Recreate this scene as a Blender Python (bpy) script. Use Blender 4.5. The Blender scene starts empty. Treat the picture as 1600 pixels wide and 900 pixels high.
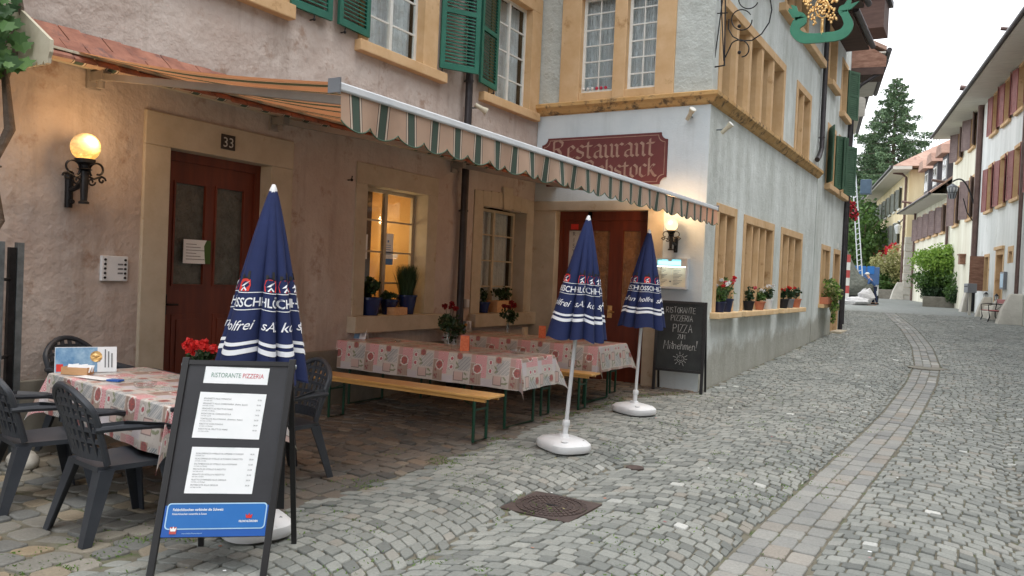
import bpy, math, random
import numpy as np
from mathutils import Vector, Matrix, noise as mn
R = math.radians
D = bpy.data
SC = bpy.context.scene
COL = SC.collection
rng = random.Random(7)
nr = np.random.RandomState(3)

# ------------------------------------------------------------------ camera
FPX, YAW, PIT, ROL = 1236.4, R(30.85), R(-0.92), R(2.47)
CAM = np.array([7.0, 0.0, 1.65])
_f = np.array([-math.sin(YAW)*math.cos(PIT), math.cos(YAW)*math.cos(PIT), math.sin(PIT)])
_r = np.array([math.cos(YAW), math.sin(YAW), 0.0]); _u = np.cross(_r, _f)
_c, _s = math.cos(ROL), math.sin(ROL)
AX = np.array([_c*_r+_s*_u, -_s*_r+_c*_u, _f])
cd = D.cameras.new('camera'); cam = D.objects.new('camera', cd); COL.objects.link(cam)
cd.sensor_width = 36.0; cd.lens = 36.0*FPX/1600.0; cd.clip_end = 3000; cd.clip_start = 0.05
m = Matrix.Identity(4)
for i in range(3):
    m[i][0], m[i][1], m[i][2], m[i][3] = AX[0][i], AX[1][i], -AX[2][i], CAM[i]
cam.matrix_world = m
SC.camera = cam

# ------------------------------------------------------------------ world, sun
W = D.worlds.new('World'); SC.world = W; W.use_nodes = True
nt = W.node_tree; nt.nodes.clear()
wo = nt.nodes.new('ShaderNodeOutputWorld'); bg = nt.nodes.new('ShaderNodeBackground')
sk = nt.nodes.new('ShaderNodeTexSky'); sk.sky_type = 'NISHITA'; sk.sun_disc = False
SUN_EL, SUN_AZ = R(72), R(100)
sk.sun_elevation = SUN_EL; sk.sun_rotation = SUN_AZ; sk.dust_density = 4; sk.air_density = 1
hs = nt.nodes.new('ShaderNodeHueSaturation'); hs.inputs['Saturation'].default_value = 0.25
mx = nt.nodes.new('ShaderNodeMix'); mx.data_type = 'RGBA'; mx.inputs['Factor'].default_value = 0.8
tc = nt.nodes.new('ShaderNodeTexCoord'); nz = nt.nodes.new('ShaderNodeTexNoise'); nz.inputs['Scale'].default_value = 1.6
nz.inputs['Detail'].default_value = 4
cr = nt.nodes.new('ShaderNodeValToRGB')
cr.color_ramp.elements[0].position = .3; cr.color_ramp.elements[0].color = (9.6, 9.9, 10.3, 1)
cr.color_ramp.elements[1].position = .7; cr.color_ramp.elements[1].color = (12.6, 12.8, 13.2, 1)
nt.links.new(tc.outputs['Generated'], nz.inputs['Vector']); nt.links.new(nz.outputs['Fac'], cr.inputs['Fac'])
nt.links.new(sk.outputs['Color'], hs.inputs['Color'])
nt.links.new(hs.outputs['Color'], mx.inputs['A']); nt.links.new(cr.outputs['Color'], mx.inputs['B'])
nt.links.new(mx.outputs['Result'], bg.inputs['Color']); bg.inputs['Strength'].default_value = 0.115
nt.links.new(bg.outputs['Background'], wo.inputs['Surface'])
sl = D.lights.new('sun', 'SUN'); sl.energy = 0.8; sl.angle = R(25); sl.color = (1, .96, .9)
so = D.objects.new('sun', sl); COL.objects.link(so)
sd = Vector((math.sin(SUN_AZ)*math.cos(SUN_EL), math.cos(SUN_AZ)*math.cos(SUN_EL), math.sin(SUN_EL)))
so.rotation_euler = sd.to_track_quat('Z', 'Y').to_euler(); so.location = (10, 5, 30)
vs = SC.view_settings; vs.view_transform = 'Standard'; vs.look = 'None'; vs.exposure = 0.92; vs.gamma = 1; vs.use_curve_mapping = False
SC.cycles.max_bounces = 7; SC.cycles.transparent_max_bounces = 12

# ------------------------------------------------------------------ measuring helpers
def pt(x, y, X=None, Y=None, Z=None):
    d = AX.T @ np.array([x-800, 450-y, FPX])
    for i, v in enumerate((X, Y, Z)):
        if v is not None:
            return CAM + d*(v-CAM[i])/d[i]
def dep(x, y, dd):
    return CAM + (AX.T @ np.array([x-800, 450-y, FPX]))*dd/FPX
GP = ((-60, 0), (12, 0), (16.4, .155), (25, .46), (35, .69), (48, .90), (70, 1.12), (400, 1.2))
GX = np.array([a for a, b in GP]); GZ = np.array([b for a, b in GP])
def g(y): return float(np.interp(y, GX, GZ))
class Fr:
    """wall frame: s along the wall, z up, d out of the wall"""
    def __init__(s, o, u, n): s.o, s.u, s.n = np.array(o, float), np.array(u, float), np.array(n, float)
    def p(s, a, z, d=0): v = s.o + s.u*a + s.n*d; return (v[0], v[1], z)
    def px(s, x, y):
        r = AX.T @ np.array([x-800, 450-y, FPX]); t = (s.n @ (s.o-CAM))/(s.n @ r); q = CAM+r*t
        return float(s.u @ (q-s.o)), float(q[2])
FA = Fr((.3, 0, 0), (0, 1, 0), (1, 0, 0))
FB = Fr((3.3, 0, 0), (0, 1, 0), (1, 0, 0))
FC = Fr((0, 11.85, 0), (1, 0, 0), (0, -1, 0))
def bend(o, deg):
    t = R(deg); return Fr(o, (-math.sin(t), math.cos(t), 0), (-math.cos(t), -math.sin(t), 0))
F1 = bend((7.95, 35, 0), 9.5); F3 = bend((5.1, 52.2, 0), 12); F4 = bend((1.64, 66.85, 0), 12)

# ------------------------------------------------------------------ materials
def lin(c):
    return tuple((v/12.92 if v <= .04045 else ((v+.055)/1.055)**2.4) for v in c)
def rgb(r, g_, b): return lin((r/255, g_/255, b/255))
def newmat(name):
    M_ = D.materials.new(name); M_.use_nodes = True
    return M_, M_.node_tree.nodes, M_.node_tree.links, M_.node_tree.nodes['Principled BSDF']
def mixc(N, L, fac, a, b, blend='MIX'):
    x = N.new('ShaderNodeMix'); x.data_type = 'RGBA'; x.blend_type = blend
    for k, v in (('Factor', fac), ('A', a), ('B', b)):
        if hasattr(v, 'links') or hasattr(v, 'is_linked'): L.new(v, x.inputs[k])
        elif k == 'Factor': x.inputs[k].default_value = v
        else: x.inputs[k].default_value = (*v, 1)
    return x.outputs['Result']
def mth(N, L, op, a, b=0.0, c=None):
    x = N.new('ShaderNodeMath'); x.operation = op
    for i, v in enumerate((a, b) if c is None else (a, b, c)):
        if hasattr(v, 'is_linked'): L.new(v, x.inputs[i])
        else: x.inputs[i].default_value = v
    return x.outputs[0]
def noisev(N, L, scale, detail=4, rough=.6, vec=None, dist=0, coord='Object', stretch=None):
    x = N.new('ShaderNodeTexNoise'); x.inputs['Scale'].default_value = scale; x.inputs['Detail'].default_value = detail
    x.inputs['Roughness'].default_value = rough; x.inputs['Distortion'].default_value = dist
    if vec is None:
        t = N.new('ShaderNodeTexCoord'); vec = t.outputs[coord]
    if stretch:
        mp = N.new('ShaderNodeMapping'); mp.inputs['Scale'].default_value = stretch; L.new(vec, mp.inputs['Vector']); vec = mp.outputs['Vector']
    L.new(vec, x.inputs['Vector']); return x.outputs['Fac']
def ramp(N, L, f, stops, interp='LINEAR'):
    x = N.new('ShaderNodeValToRGB'); x.color_ramp.interpolation = interp; e = x.color_ramp.elements
    while len(e) < len(stops): e.new(.5)
    for i, (p, c) in enumerate(stops):
        e[i].position = p; e[i].color = (*c, 1) if not isinstance(c, (int, float)) else (c, c, c, 1)
    L.new(f, x.inputs['Fac']); return x.outputs['Color']
def mat(name, c1, c2=None, rough=.7, scale=3., bump=(), metal=0, spots=None, stretch=None, spec=.5, coat=0, lo=.35, hi=.65, emit=None):
    """bump: list of (scale, strength, distance); spots: (scale, threshold, colour)"""
    M_, N, L, B = newmat(name)
    B.inputs['Roughness'].default_value = rough; B.inputs['Metallic'].default_value = metal
    B.inputs['Specular IOR Level'].default_value = spec; B.inputs['Coat Weight'].default_value = coat
    B.inputs['Base Color'].default_value = (*c1, 1)
    if c2 is not None:
        f = noisev(N, L, scale, 6, .65, stretch=stretch); f = ramp(N, L, f, ((lo, 0.), (hi, 1.)))
        col = mixc(N, L, f, c1, c2)
        if spots:
            f2 = ramp(N, L, noisev(N, L, spots[0], 5, .7), ((spots[1], 0.), (spots[1]+.12, 1.)))
            col = mixc(N, L, f2, col, spots[2])
        L.new(col, B.inputs['Base Color'])
    nrm = None
    for b in bump:
        bn = N.new('ShaderNodeBump'); bn.inputs['Strength'].default_value = b[1]; bn.inputs['Distance'].default_value = b[2]
        L.new(noisev(N, L, b[0], 5, .6), bn.inputs['Height'])
        if nrm: L.new(nrm, bn.inputs['Normal'])
        nrm = bn.outputs['Normal']
    if nrm: L.new(nrm, B.inputs['Normal'])
    if emit:
        B.inputs['Emission Color'].default_value = (*emit[0], 1); B.inputs['Emission Strength'].default_value = emit[1]
    return M_
def glass(name, tint=(.95, .97, .97), rough=.03, refl=.04):
    M_, N, L, B = newmat(name); N.remove(B); o = N['Material Output']
    t = N.new('ShaderNodeBsdfTransparent'); t.inputs['Color'].default_value = (*tint, 1)
    q = N.new('ShaderNodeBsdfGlossy'); q.inputs['Roughness'].default_value = rough
    lw = N.new('ShaderNodeLayerWeight'); lw.inputs['Blend'].default_value = .5
    bn = N.new('ShaderNodeBump'); bn.inputs['Strength'].default_value = .15; bn.inputs['Distance'].default_value = .01
    L.new(noisev(N, L, 3, 2), bn.inputs['Height']); L.new(bn.outputs['Normal'], q.inputs['Normal'])
    f = mth(N, L, 'ADD', mth(N, L, 'MULTIPLY', mth(N, L, 'POWER', lw.outputs['Facing'], 5.0), .8), refl)
    s = N.new('ShaderNodeMixShader'); L.new(f, s.inputs[0]); L.new(t.outputs[0], s.inputs[1]); L.new(q.outputs[0], s.inputs[2])
    L.new(s.outputs[0], o.inputs['Surface']); return M_
def emitm(name, col, st):
    M_, N, L, B = newmat(name); B.inputs['Base Color'].default_value = (0, 0, 0, 1)
    B.inputs['Emission Color'].default_value = (*col, 1); B.inputs['Emission Strength'].default_value = st; return M_

M = {}
M['plaster'] = mat('plaster_rose', rgb(180, 165, 156), rgb(198, 188, 181), .9, 1.3, ((1.6, 1., .07), (5, .6, .025), (38, .5, .006)), spots=(2.6, .56, rgb(162, 140, 126)))
M['bluewall'] = mat('plaster_pale_blue', rgb(196, 208, 214), rgb(210, 220, 224), .9, 1.2, ((3, .6, .02), (30, .5, .006)), spots=(9, .66, rgb(160, 166, 162)))
def add_streaks(m_, col, amt):
    N, L = m_.node_tree.nodes, m_.node_tree.links; B = N['Principled BSDF']; src = B.inputs['Base Color'].links[0].from_socket
    f = ramp(N, L, noisev(N, L, 3.2, 6, .7, stretch=(1, 1, .10)), ((.52, 0.), (.74, amt)))
    L.new(mixc(N, L, f, src, col), B.inputs['Base Color'])
add_streaks(M['plaster'], rgb(140, 124, 112), .55); add_streaks(M['bluewall'], rgb(160, 170, 172), .4)
M['greywall'] = mat('plaster_grey_rough', rgb(176, 182, 178), rgb(196, 202, 198), .95, 2., ((4, .9, .05), (22, .9, .015)), spots=(4, .6, rgb(140, 142, 134)))
def side_wall():
    M_, N, L, B = newmat('plaster_pale_weathered'); B.inputs['Roughness'].default_value = .92
    t = N.new('ShaderNodeTexCoord'); sx = N.new('ShaderNodeSeparateXYZ'); L.new(t.outputs['Object'], sx.inputs[0])
    a = ramp(N, L, noisev(N, L, 1.6, 7, .7, stretch=(1, 1, .35)), ((.36, rgb(184, 190, 185)), (.62, rgb(218, 224, 222))))
    b = ramp(N, L, noisev(N, L, 14, 6, .75), ((.6, 0.), (.72, 1.)))
    c = mixc(N, L, mth(N, L, 'MULTIPLY', b, .6), a, rgb(150, 152, 142))
    # stains that rise from the paving
    z = mth(N, L, 'ADD', sx.outputs[2], mth(N, L, 'MULTIPLY', noisev(N, L, 2.2, 6, .7), -.9))
    z = mth(N, L, 'ADD', z, mth(N, L, 'MULTIPLY', sx.outputs[1], -.03))
    f = ramp(N, L, z, ((.0, .6), (.22, .0)))
    c = mixc(N, L, f, c, rgb(138, 132, 116)); L.new(c, B.inputs['Base Color'])
    b1 = N.new('ShaderNodeBump'); b1.inputs['Strength'].default_value = .9; b1.inputs['Distance'].default_value = .03; L.new(noisev(N, L, 5, 6, .7), b1.inputs['Height'])
    b2 = N.new('ShaderNodeBump'); b2.inputs['Strength'].default_value = .6; b2.inputs['Distance'].default_value = .008; L.new(noisev(N, L, 40, 4), b2.inputs['Height'])
    L.new(b1.outputs[0], b2.inputs['Normal']); L.new(b2.outputs[0], B.inputs['Normal']); return M_
M['sidewall'] = side_wall()
M['white'] = mat('plaster_white', rgb(206, 210, 208), rgb(232, 235, 234), .92, 1.1, ((3, .6, .03), (16, .4, .01)), stretch=(1, 1, .16), spots=(1.1, .6, rgb(204, 206, 200)))
M['cream'] = mat('plaster_cream', rgb(212, 207, 186), rgb(236, 234, 218), .92, 1.1, ((3, .6, .03), (16, .4, .01)), stretch=(1, 1, .16), spots=(1.3, .6, rgb(208, 202, 184)))
M['yellow'] = mat('plaster_yellow', rgb(212, 194, 152), rgb(236, 222, 186), .92, .9, ((3, .6, .03),), stretch=(1, 1, .16), spots=(1.2, .6, rgb(206, 186, 148)))
M['stone'] = mat('sandstone_pale', rgb(176, 165, 145), rgb(192, 182, 164), .88, 3, ((7, .4, .01), (45, .3, .003)), spots=(3.5, .62, rgb(158, 138, 108)))
M['ochre'] = mat('sandstone_ochre', rgb(198, 162, 118), rgb(212, 180, 140), .88, 2.5, ((7, .4, .01), (45, .3, .003)), spots=(3., .6, rgb(170, 132, 88)))
M['sill'] = mat('sandstone_sill', rgb(216, 182, 136), rgb(230, 202, 160), .88, 3, ((7, .3, .01),), spots=(5, .62, rgb(176, 140, 96)))
M['cornice'] = mat('sandstone_stained', rgb(186, 146, 92), rgb(200, 164, 112), .9, 3, ((7, .5, .01),), spots=(6, .52, rgb(104, 86, 64)), stretch=(1, 1, 3))
M['reddoor'] = mat('red_brown_painted_wood', rgb(88, 36, 22), rgb(112, 48, 28), .5, 2, ((30, .15, .002),), stretch=(6, 6, .6))
M['whiteframe'] = mat('white_window_paint', rgb(226, 228, 224), rgb(214, 214, 208), .5, 6)
M['creamframe'] = mat('cream_window_paint', rgb(196, 184, 160), rgb(178, 164, 140), .55, 6)
M['green'] = mat('green_shutter_paint', rgb(30, 94, 78), rgb(40, 108, 90), .5, 4, ((40, .2, .002),), spots=(8, .66, rgb(24, 84, 66)))
M['dgreen'] = mat('dark_green_shutter_paint', rgb(52, 84, 64), rgb(66, 98, 76), .6, 4)
M['redsh'] = mat('dark_red_shutter_paint', rgb(122, 62, 58), rgb(146, 84, 78), .6, 3)
M['brownsh'] = mat('grey_brown_shutter_paint', rgb(112, 92, 90), rgb(132, 112, 108), .6, 3)
M['greysh'] = mat('grey_green_shutter_paint', rgb(96, 100, 92), rgb(116, 120, 110), .6, 3)
M['pane'] = glass('window_glass')
M['dpane'] = mat('dark_window_glass', rgb(58, 62, 66), rgb(92, 98, 102), .08, 1.5, spec=.8)
M['obscure'] = mat('textured_door_glass', rgb(62, 66, 62), rgb(92, 96, 90), .22, 9, ((26, 1., .02),), spec=.8)
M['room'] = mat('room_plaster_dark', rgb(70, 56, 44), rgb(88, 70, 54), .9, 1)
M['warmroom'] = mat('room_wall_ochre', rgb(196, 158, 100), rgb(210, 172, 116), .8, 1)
M['curtain'] = mat('net_curtain', rgb(196, 200, 204), rgb(222, 226, 228), .9, 6, ((10, .8, .05),), stretch=(8, 8, .4))
M['iron'] = mat('wrought_iron', rgb(30, 30, 32), rgb(48, 48, 50), .45, 12, ((60, .3, .002),), metal=.6)
M['steel'] = mat('galvanised_steel', rgb(104, 112, 116), rgb(136, 144, 148), .45, 8, metal=.7)
M['pipe'] = mat('dark_pipe_metal', rgb(48, 46, 48), rgb(66, 62, 64), .45, 5, metal=.4)
M['brownpipe'] = mat('brown_pipe_copper', rgb(92, 72, 68), rgb(112, 90, 84), .5, 3, metal=.3)
M['alu'] = mat('painted_aluminium', rgb(206, 212, 218), rgb(222, 226, 230), .35, 2)
M['armgrey'] = mat('awning_arm_paint', rgb(140, 134, 128), rgb(154, 148, 142), .4, 3)
M['tile'] = mat('clay_roof_tile', rgb(126, 80, 66), rgb(164, 112, 92), .8, 4, ((12, .5, .01),), spots=(5, .55, rgb(112, 82, 76)))
M['fartile'] = mat('old_roof_tile', rgb(150, 118, 104), rgb(176, 146, 130), .85, .8, ((3, .8, .05),), spots=(1.6, .55, rgb(124, 92, 82)))
M['slate'] = mat('slate_dark', rgb(62, 62, 68), rgb(84, 84, 90), .6, 1.4, ((5, .6, .03),))
M['soffit'] = mat('soffit_dark_wood', rgb(70, 52, 46), rgb(86, 66, 58), .8, 2, stretch=(1, 6, 6))
M['soffitlight'] = mat('soffit_pale_boards', rgb(190, 186, 176), rgb(206, 202, 192), .8, 2, stretch=(1, 6, 6))
M['oldwood'] = mat('old_wood', rgb(120, 84, 68), rgb(156, 120, 102), .85, 3, ((14, .5, .01),), stretch=(1, 5, 5))
M['paleboard'] = mat('weathered_cream_board', rgb(186, 178, 156), rgb(204, 198, 178), .8, 5, ((20, .3, .004),), spots=(5, .62, rgb(140, 132, 112)))
M['chair'] = mat('anthracite_plastic', rgb(46, 50, 57), rgb(58, 62, 68), .42, 3, ((160, .12, .001),))
M['pine'] = mat('varnished_pine', rgb(206, 156, 88), rgb(222, 176, 110), .35, 2, ((20, .1, .002),), stretch=(1, 14, 14))
M['legreen'] = mat('dark_green_tube', rgb(14, 62, 44), rgb(20, 76, 54), .4, 5, metal=.2)
M['plastic'] = mat('white_plastic', rgb(226, 228, 230), rgb(214, 216, 218), .38, 3, spots=(7, .66, rgb(190, 190, 186)))
M['polewhite'] = mat('white_pole_paint', rgb(224, 226, 228), rgb(208, 210, 212), .35, 6)
M['blueprint'] = mat('white_print', rgb(222, 226, 232), rgb(232, 234, 238), .7, 8)
M['redprint'] = mat('red_print', rgb(204, 46, 40), rgb(216, 60, 50), .7, 8)
M['blackprint'] = mat('black_print', rgb(24, 22, 26), rgb(34, 32, 34), .7, 8)
M['black'] = mat('black_board_paint', rgb(40, 41, 45), rgb(50, 51, 56), .5, 3, ((40, .1, .001),))
M['blackframe'] = mat('black_frame_lacquer', rgb(28, 28, 30), rgb(36, 36, 38), .4, 4)
M['slateboard'] = mat('chalkboard_slate', rgb(36, 40, 42), rgb(54, 58, 58), .75, 3, spots=(3, .6, rgb(66, 70, 70)))
M['chalk'] = mat('chalk', rgb(206, 208, 206), rgb(168, 170, 168), .95, 40)
M['paper'] = mat('white_paper', rgb(232, 236, 238), rgb(240, 242, 244), .5, 4)
M['ink'] = mat('grey_ink', rgb(96, 98, 102), rgb(120, 122, 126), .8, 30)
M['inkgreen'] = mat('green_ink', rgb(104, 142, 128), rgb(110, 150, 134), .8, 20)
M['inkred'] = mat('red_ink', rgb(190, 60, 76), rgb(200, 74, 88), .8, 20)
M['bluesign'] = mat('blue_sign_print', rgb(34, 104, 178), rgb(44, 116, 190), .35, 1.5)
M['bluesign2'] = mat('deep_blue_sign_print', rgb(28, 84, 166), rgb(34, 92, 174), .35, 1.5)
M['lightblue'] = mat('light_blue_print', rgb(170, 206, 232), rgb(180, 214, 236), .4, 3)
M['signred'] = mat('oxblood_sign_paint', rgb(96, 46, 46), rgb(106, 52, 50), .7, 2, spots=(9, .64, rgb(88, 42, 42)))
M['signtext'] = mat('faded_tan_letter_paint', rgb(164, 136, 120), rgb(146, 114, 100), .8, 9)
M['signgreen'] = mat('green_sign_paint', rgb(34, 116, 88), rgb(46, 128, 98), .45, 5, ((20, .3, .003),), spots=(9, .64, rgb(30, 92, 74)))
M['gold'] = mat('gold_leaf', rgb(214, 166, 96), rgb(238, 206, 150), .32, 14, ((30, 1., .01),), metal=.85)
M['bluepot'] = mat('blue_glazed_pot', rgb(18, 34, 78), rgb(26, 46, 96), .25, 5)
M['navypot'] = mat('navy_plastic_pot', rgb(26, 32, 62), rgb(34, 40, 72), .4, 5)
M['terra'] = mat('terracotta', rgb(176, 104, 76), rgb(192, 122, 92), .8, 6)
M['boxwood'] = mat('pale_box_wood', rgb(196, 150, 106), rgb(212, 170, 126), .7, 5, stretch=(1, 6, 6))
M['soil'] = mat('soil', rgb(52, 40, 30), rgb(66, 52, 40), .95, 30)
M['bark'] = mat('bark', rgb(84, 72, 62), rgb(112, 98, 86), .95, 9, ((14, 1., .03),), stretch=(1, 1, .3))
M['concrete'] = mat('concrete_planter', rgb(112, 108, 98), rgb(134, 130, 120), .9, 4, ((20, .4, .01),))
M['limestone'] = mat('limestone_block', rgb(184, 180, 170), rgb(206, 202, 192), .9, 2, ((5, .6, .03),))
M['castiron'] = mat('rusty_cast_iron', rgb(78, 68, 66), rgb(96, 84, 80), .6, 8, ((40, .4, .004),), metal=.35)
M['orange'] = mat('orange_card', rgb(216, 96, 52), rgb(236, 134, 86), .6, 40)
M['skin'] = mat('skin', rgb(206, 160, 134), rgb(214, 170, 144), .6, 6)
M['jacket'] = mat('blue_jacket_cloth', rgb(52, 84, 132), rgb(62, 96, 146), .85, 8)
M['trousers'] = mat('dark_blue_trouser_cloth', rgb(36, 46, 72), rgb(44, 54, 82), .85, 8)
M['cap'] = mat('white_cap_cloth', rgb(224, 222, 214), rgb(232, 230, 224), .85, 8)
M['tarp'] = mat('grey_green_tarpaulin', rgb(84, 88, 80), rgb(104, 108, 98), .55, 3, ((4, 1., .15),))
M['sack'] = mat('white_plastic_sack', rgb(214, 214, 214), rgb(198, 196, 198), .6, 4, ((7, 1., .06),))
M['vanblue'] = mat('blue_vehicle_paint', rgb(66, 98, 146), rgb(80, 112, 158), .3, 2)
M['vanwhite'] = mat('white_vehicle_paint', rgb(222, 224, 226), rgb(228, 230, 232), .3, 2)
M['redwhite'] = mat('red_warning_paint', rgb(176, 72, 70), rgb(190, 86, 82), .6, 4)
M['benchred'] = mat('red_bench_slat_paint', rgb(158, 80, 78), rgb(176, 98, 94), .6, 4)
M['lampglass'] = mat('lantern_glass', rgb(196, 200, 200), rgb(212, 214, 214), .3, 5)
M['grey'] = mat('grey_painted_metal', rgb(112, 116, 122), rgb(124, 128, 134), .5, 4)
def leafm(name, a, b, sub=.3):
    M_, N, L, B = newmat(name); B.inputs['Roughness'].default_value = .55
    gm = N.new('ShaderNodeNewGeometry')
    c = ramp(N, L, gm.outputs['Random Per Island'], ((0., a), (1., b)))
    L.new(c, B.inputs['Base Color']); o = N['Material Output']
    tr = N.new('ShaderNodeBsdfTranslucent'); L.new(c, tr.inputs['Color'])
    s = N.new('ShaderNodeMixShader'); s.inputs[0].default_value = sub
    L.new(B.outputs[0], s.inputs[1]); L.new(tr.outputs[0], s.inputs[2]); L.new(s.outputs[0], o.inputs['Surface']); return M_
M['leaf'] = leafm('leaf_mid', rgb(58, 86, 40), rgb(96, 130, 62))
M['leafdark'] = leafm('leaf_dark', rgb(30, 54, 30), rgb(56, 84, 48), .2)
M['leaflight'] = leafm('leaf_light', rgb(112, 150, 62), rgb(160, 190, 92), .4)
M['leafyel'] = leafm('leaf_yellowish', rgb(138, 146, 92), rgb(190, 184, 132), .3)
M['needle'] = leafm('conifer_needle', rgb(58, 84, 60), rgb(112, 138, 98), .2)
M['vine'] = leafm('vine_leaf', rgb(46, 84, 46), rgb(100, 140, 78), .4)
M['petalred'] = leafm('petal_red', rgb(196, 26, 30), rgb(226, 54, 50), .3)
M['petalpink'] = leafm('petal_pink', rgb(196, 42, 70), rgb(226, 84, 110), .3)
M['petalwhite'] = leafm('petal_white', rgb(226, 226, 226), rgb(244, 242, 240), .3)
M['roseleaf'] = leafm('rose_petal', rgb(110, 14, 22), rgb(150, 26, 32), .2)

def stone_mat(name, stops, joint, rough=.72, brown=None, stain=.4):
    M_, N, L, B = newmat(name); B.inputs['Roughness'].default_value = rough
    gm = N.new('ShaderNodeNewGeometry')
    c = ramp(N, L, gm.outputs['Random Per Island'], stops)
    f = ramp(N, L, noisev(N, L, 60, 5, .7), ((.3, .78), (.7, 1.1)))
    c = mixc(N, L, 1., c, f, 'MULTIPLY')
    lg = ramp(N, L, noisev(N, L, .8, 5, .65), ((.35, (.80, .81, .80)), (.65, (1.08, 1.06, 1.03))))
    c = mixc(N, L, 1., c, lg, 'MULTIPLY')
    if brown:
        t = N.new('ShaderNodeTexCoord'); 
        f3 = ramp(N, L, noisev(N, L, 1.4, 5, .7), ((.42, 0.), (.6, stain)))
        c = mixc(N, L, f3, c, brown)
    L.new(c, B.inputs['Base Color'])
    bn = N.new('ShaderNodeBump'); bn.inputs['Strength'].default_value = .6; bn.inputs['Distance'].default_value = .006
    L.new(noisev(N, L, 25, 5, .7), bn.inputs['Height']); L.new(bn.outputs[0], B.inputs['Normal']); return M_
M['cobble'] = stone_mat('granite_sett', ((0., rgb(108, 112, 110)), (.18, rgb(128, 132, 129)), (.90, rgb(150, 153, 149)), (.955, rgb(142, 138, 130)), (.975, rgb(150, 153, 150)), (.992, rgb(156, 159, 155)), (1., rgb(200, 202, 200))), None)
M['strip'] = stone_mat('strip_sett', ((0., rgb(128, 130, 130)), (.7, rgb(150, 151, 148)), (.95, rgb(146, 140, 132)), (1., rgb(186, 188, 186))), None)
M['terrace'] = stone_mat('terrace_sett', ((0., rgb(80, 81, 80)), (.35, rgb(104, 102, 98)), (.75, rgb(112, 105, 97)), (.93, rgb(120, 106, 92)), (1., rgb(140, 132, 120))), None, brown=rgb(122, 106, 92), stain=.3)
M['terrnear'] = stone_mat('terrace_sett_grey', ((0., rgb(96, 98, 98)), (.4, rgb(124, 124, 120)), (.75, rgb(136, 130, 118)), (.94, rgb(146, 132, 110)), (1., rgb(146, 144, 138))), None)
M['joint'] = mat('earth_and_moss_joint', rgb(96, 92, 80), rgb(116, 112, 98), .95, 6, ((60, .6, .006),), spots=(3.2, .54, rgb(74, 88, 48)))
M['farroad'] = mat('distant_sett_paving', rgb(116, 120, 118), rgb(136, 140, 137), .85, 4, ((9, .6, .02),), spots=(1.2, .6, rgb(128, 130, 126)))
M['grass'] = leafm('joint_grass', rgb(72, 104, 40), rgb(112, 142, 66), .3)

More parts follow.
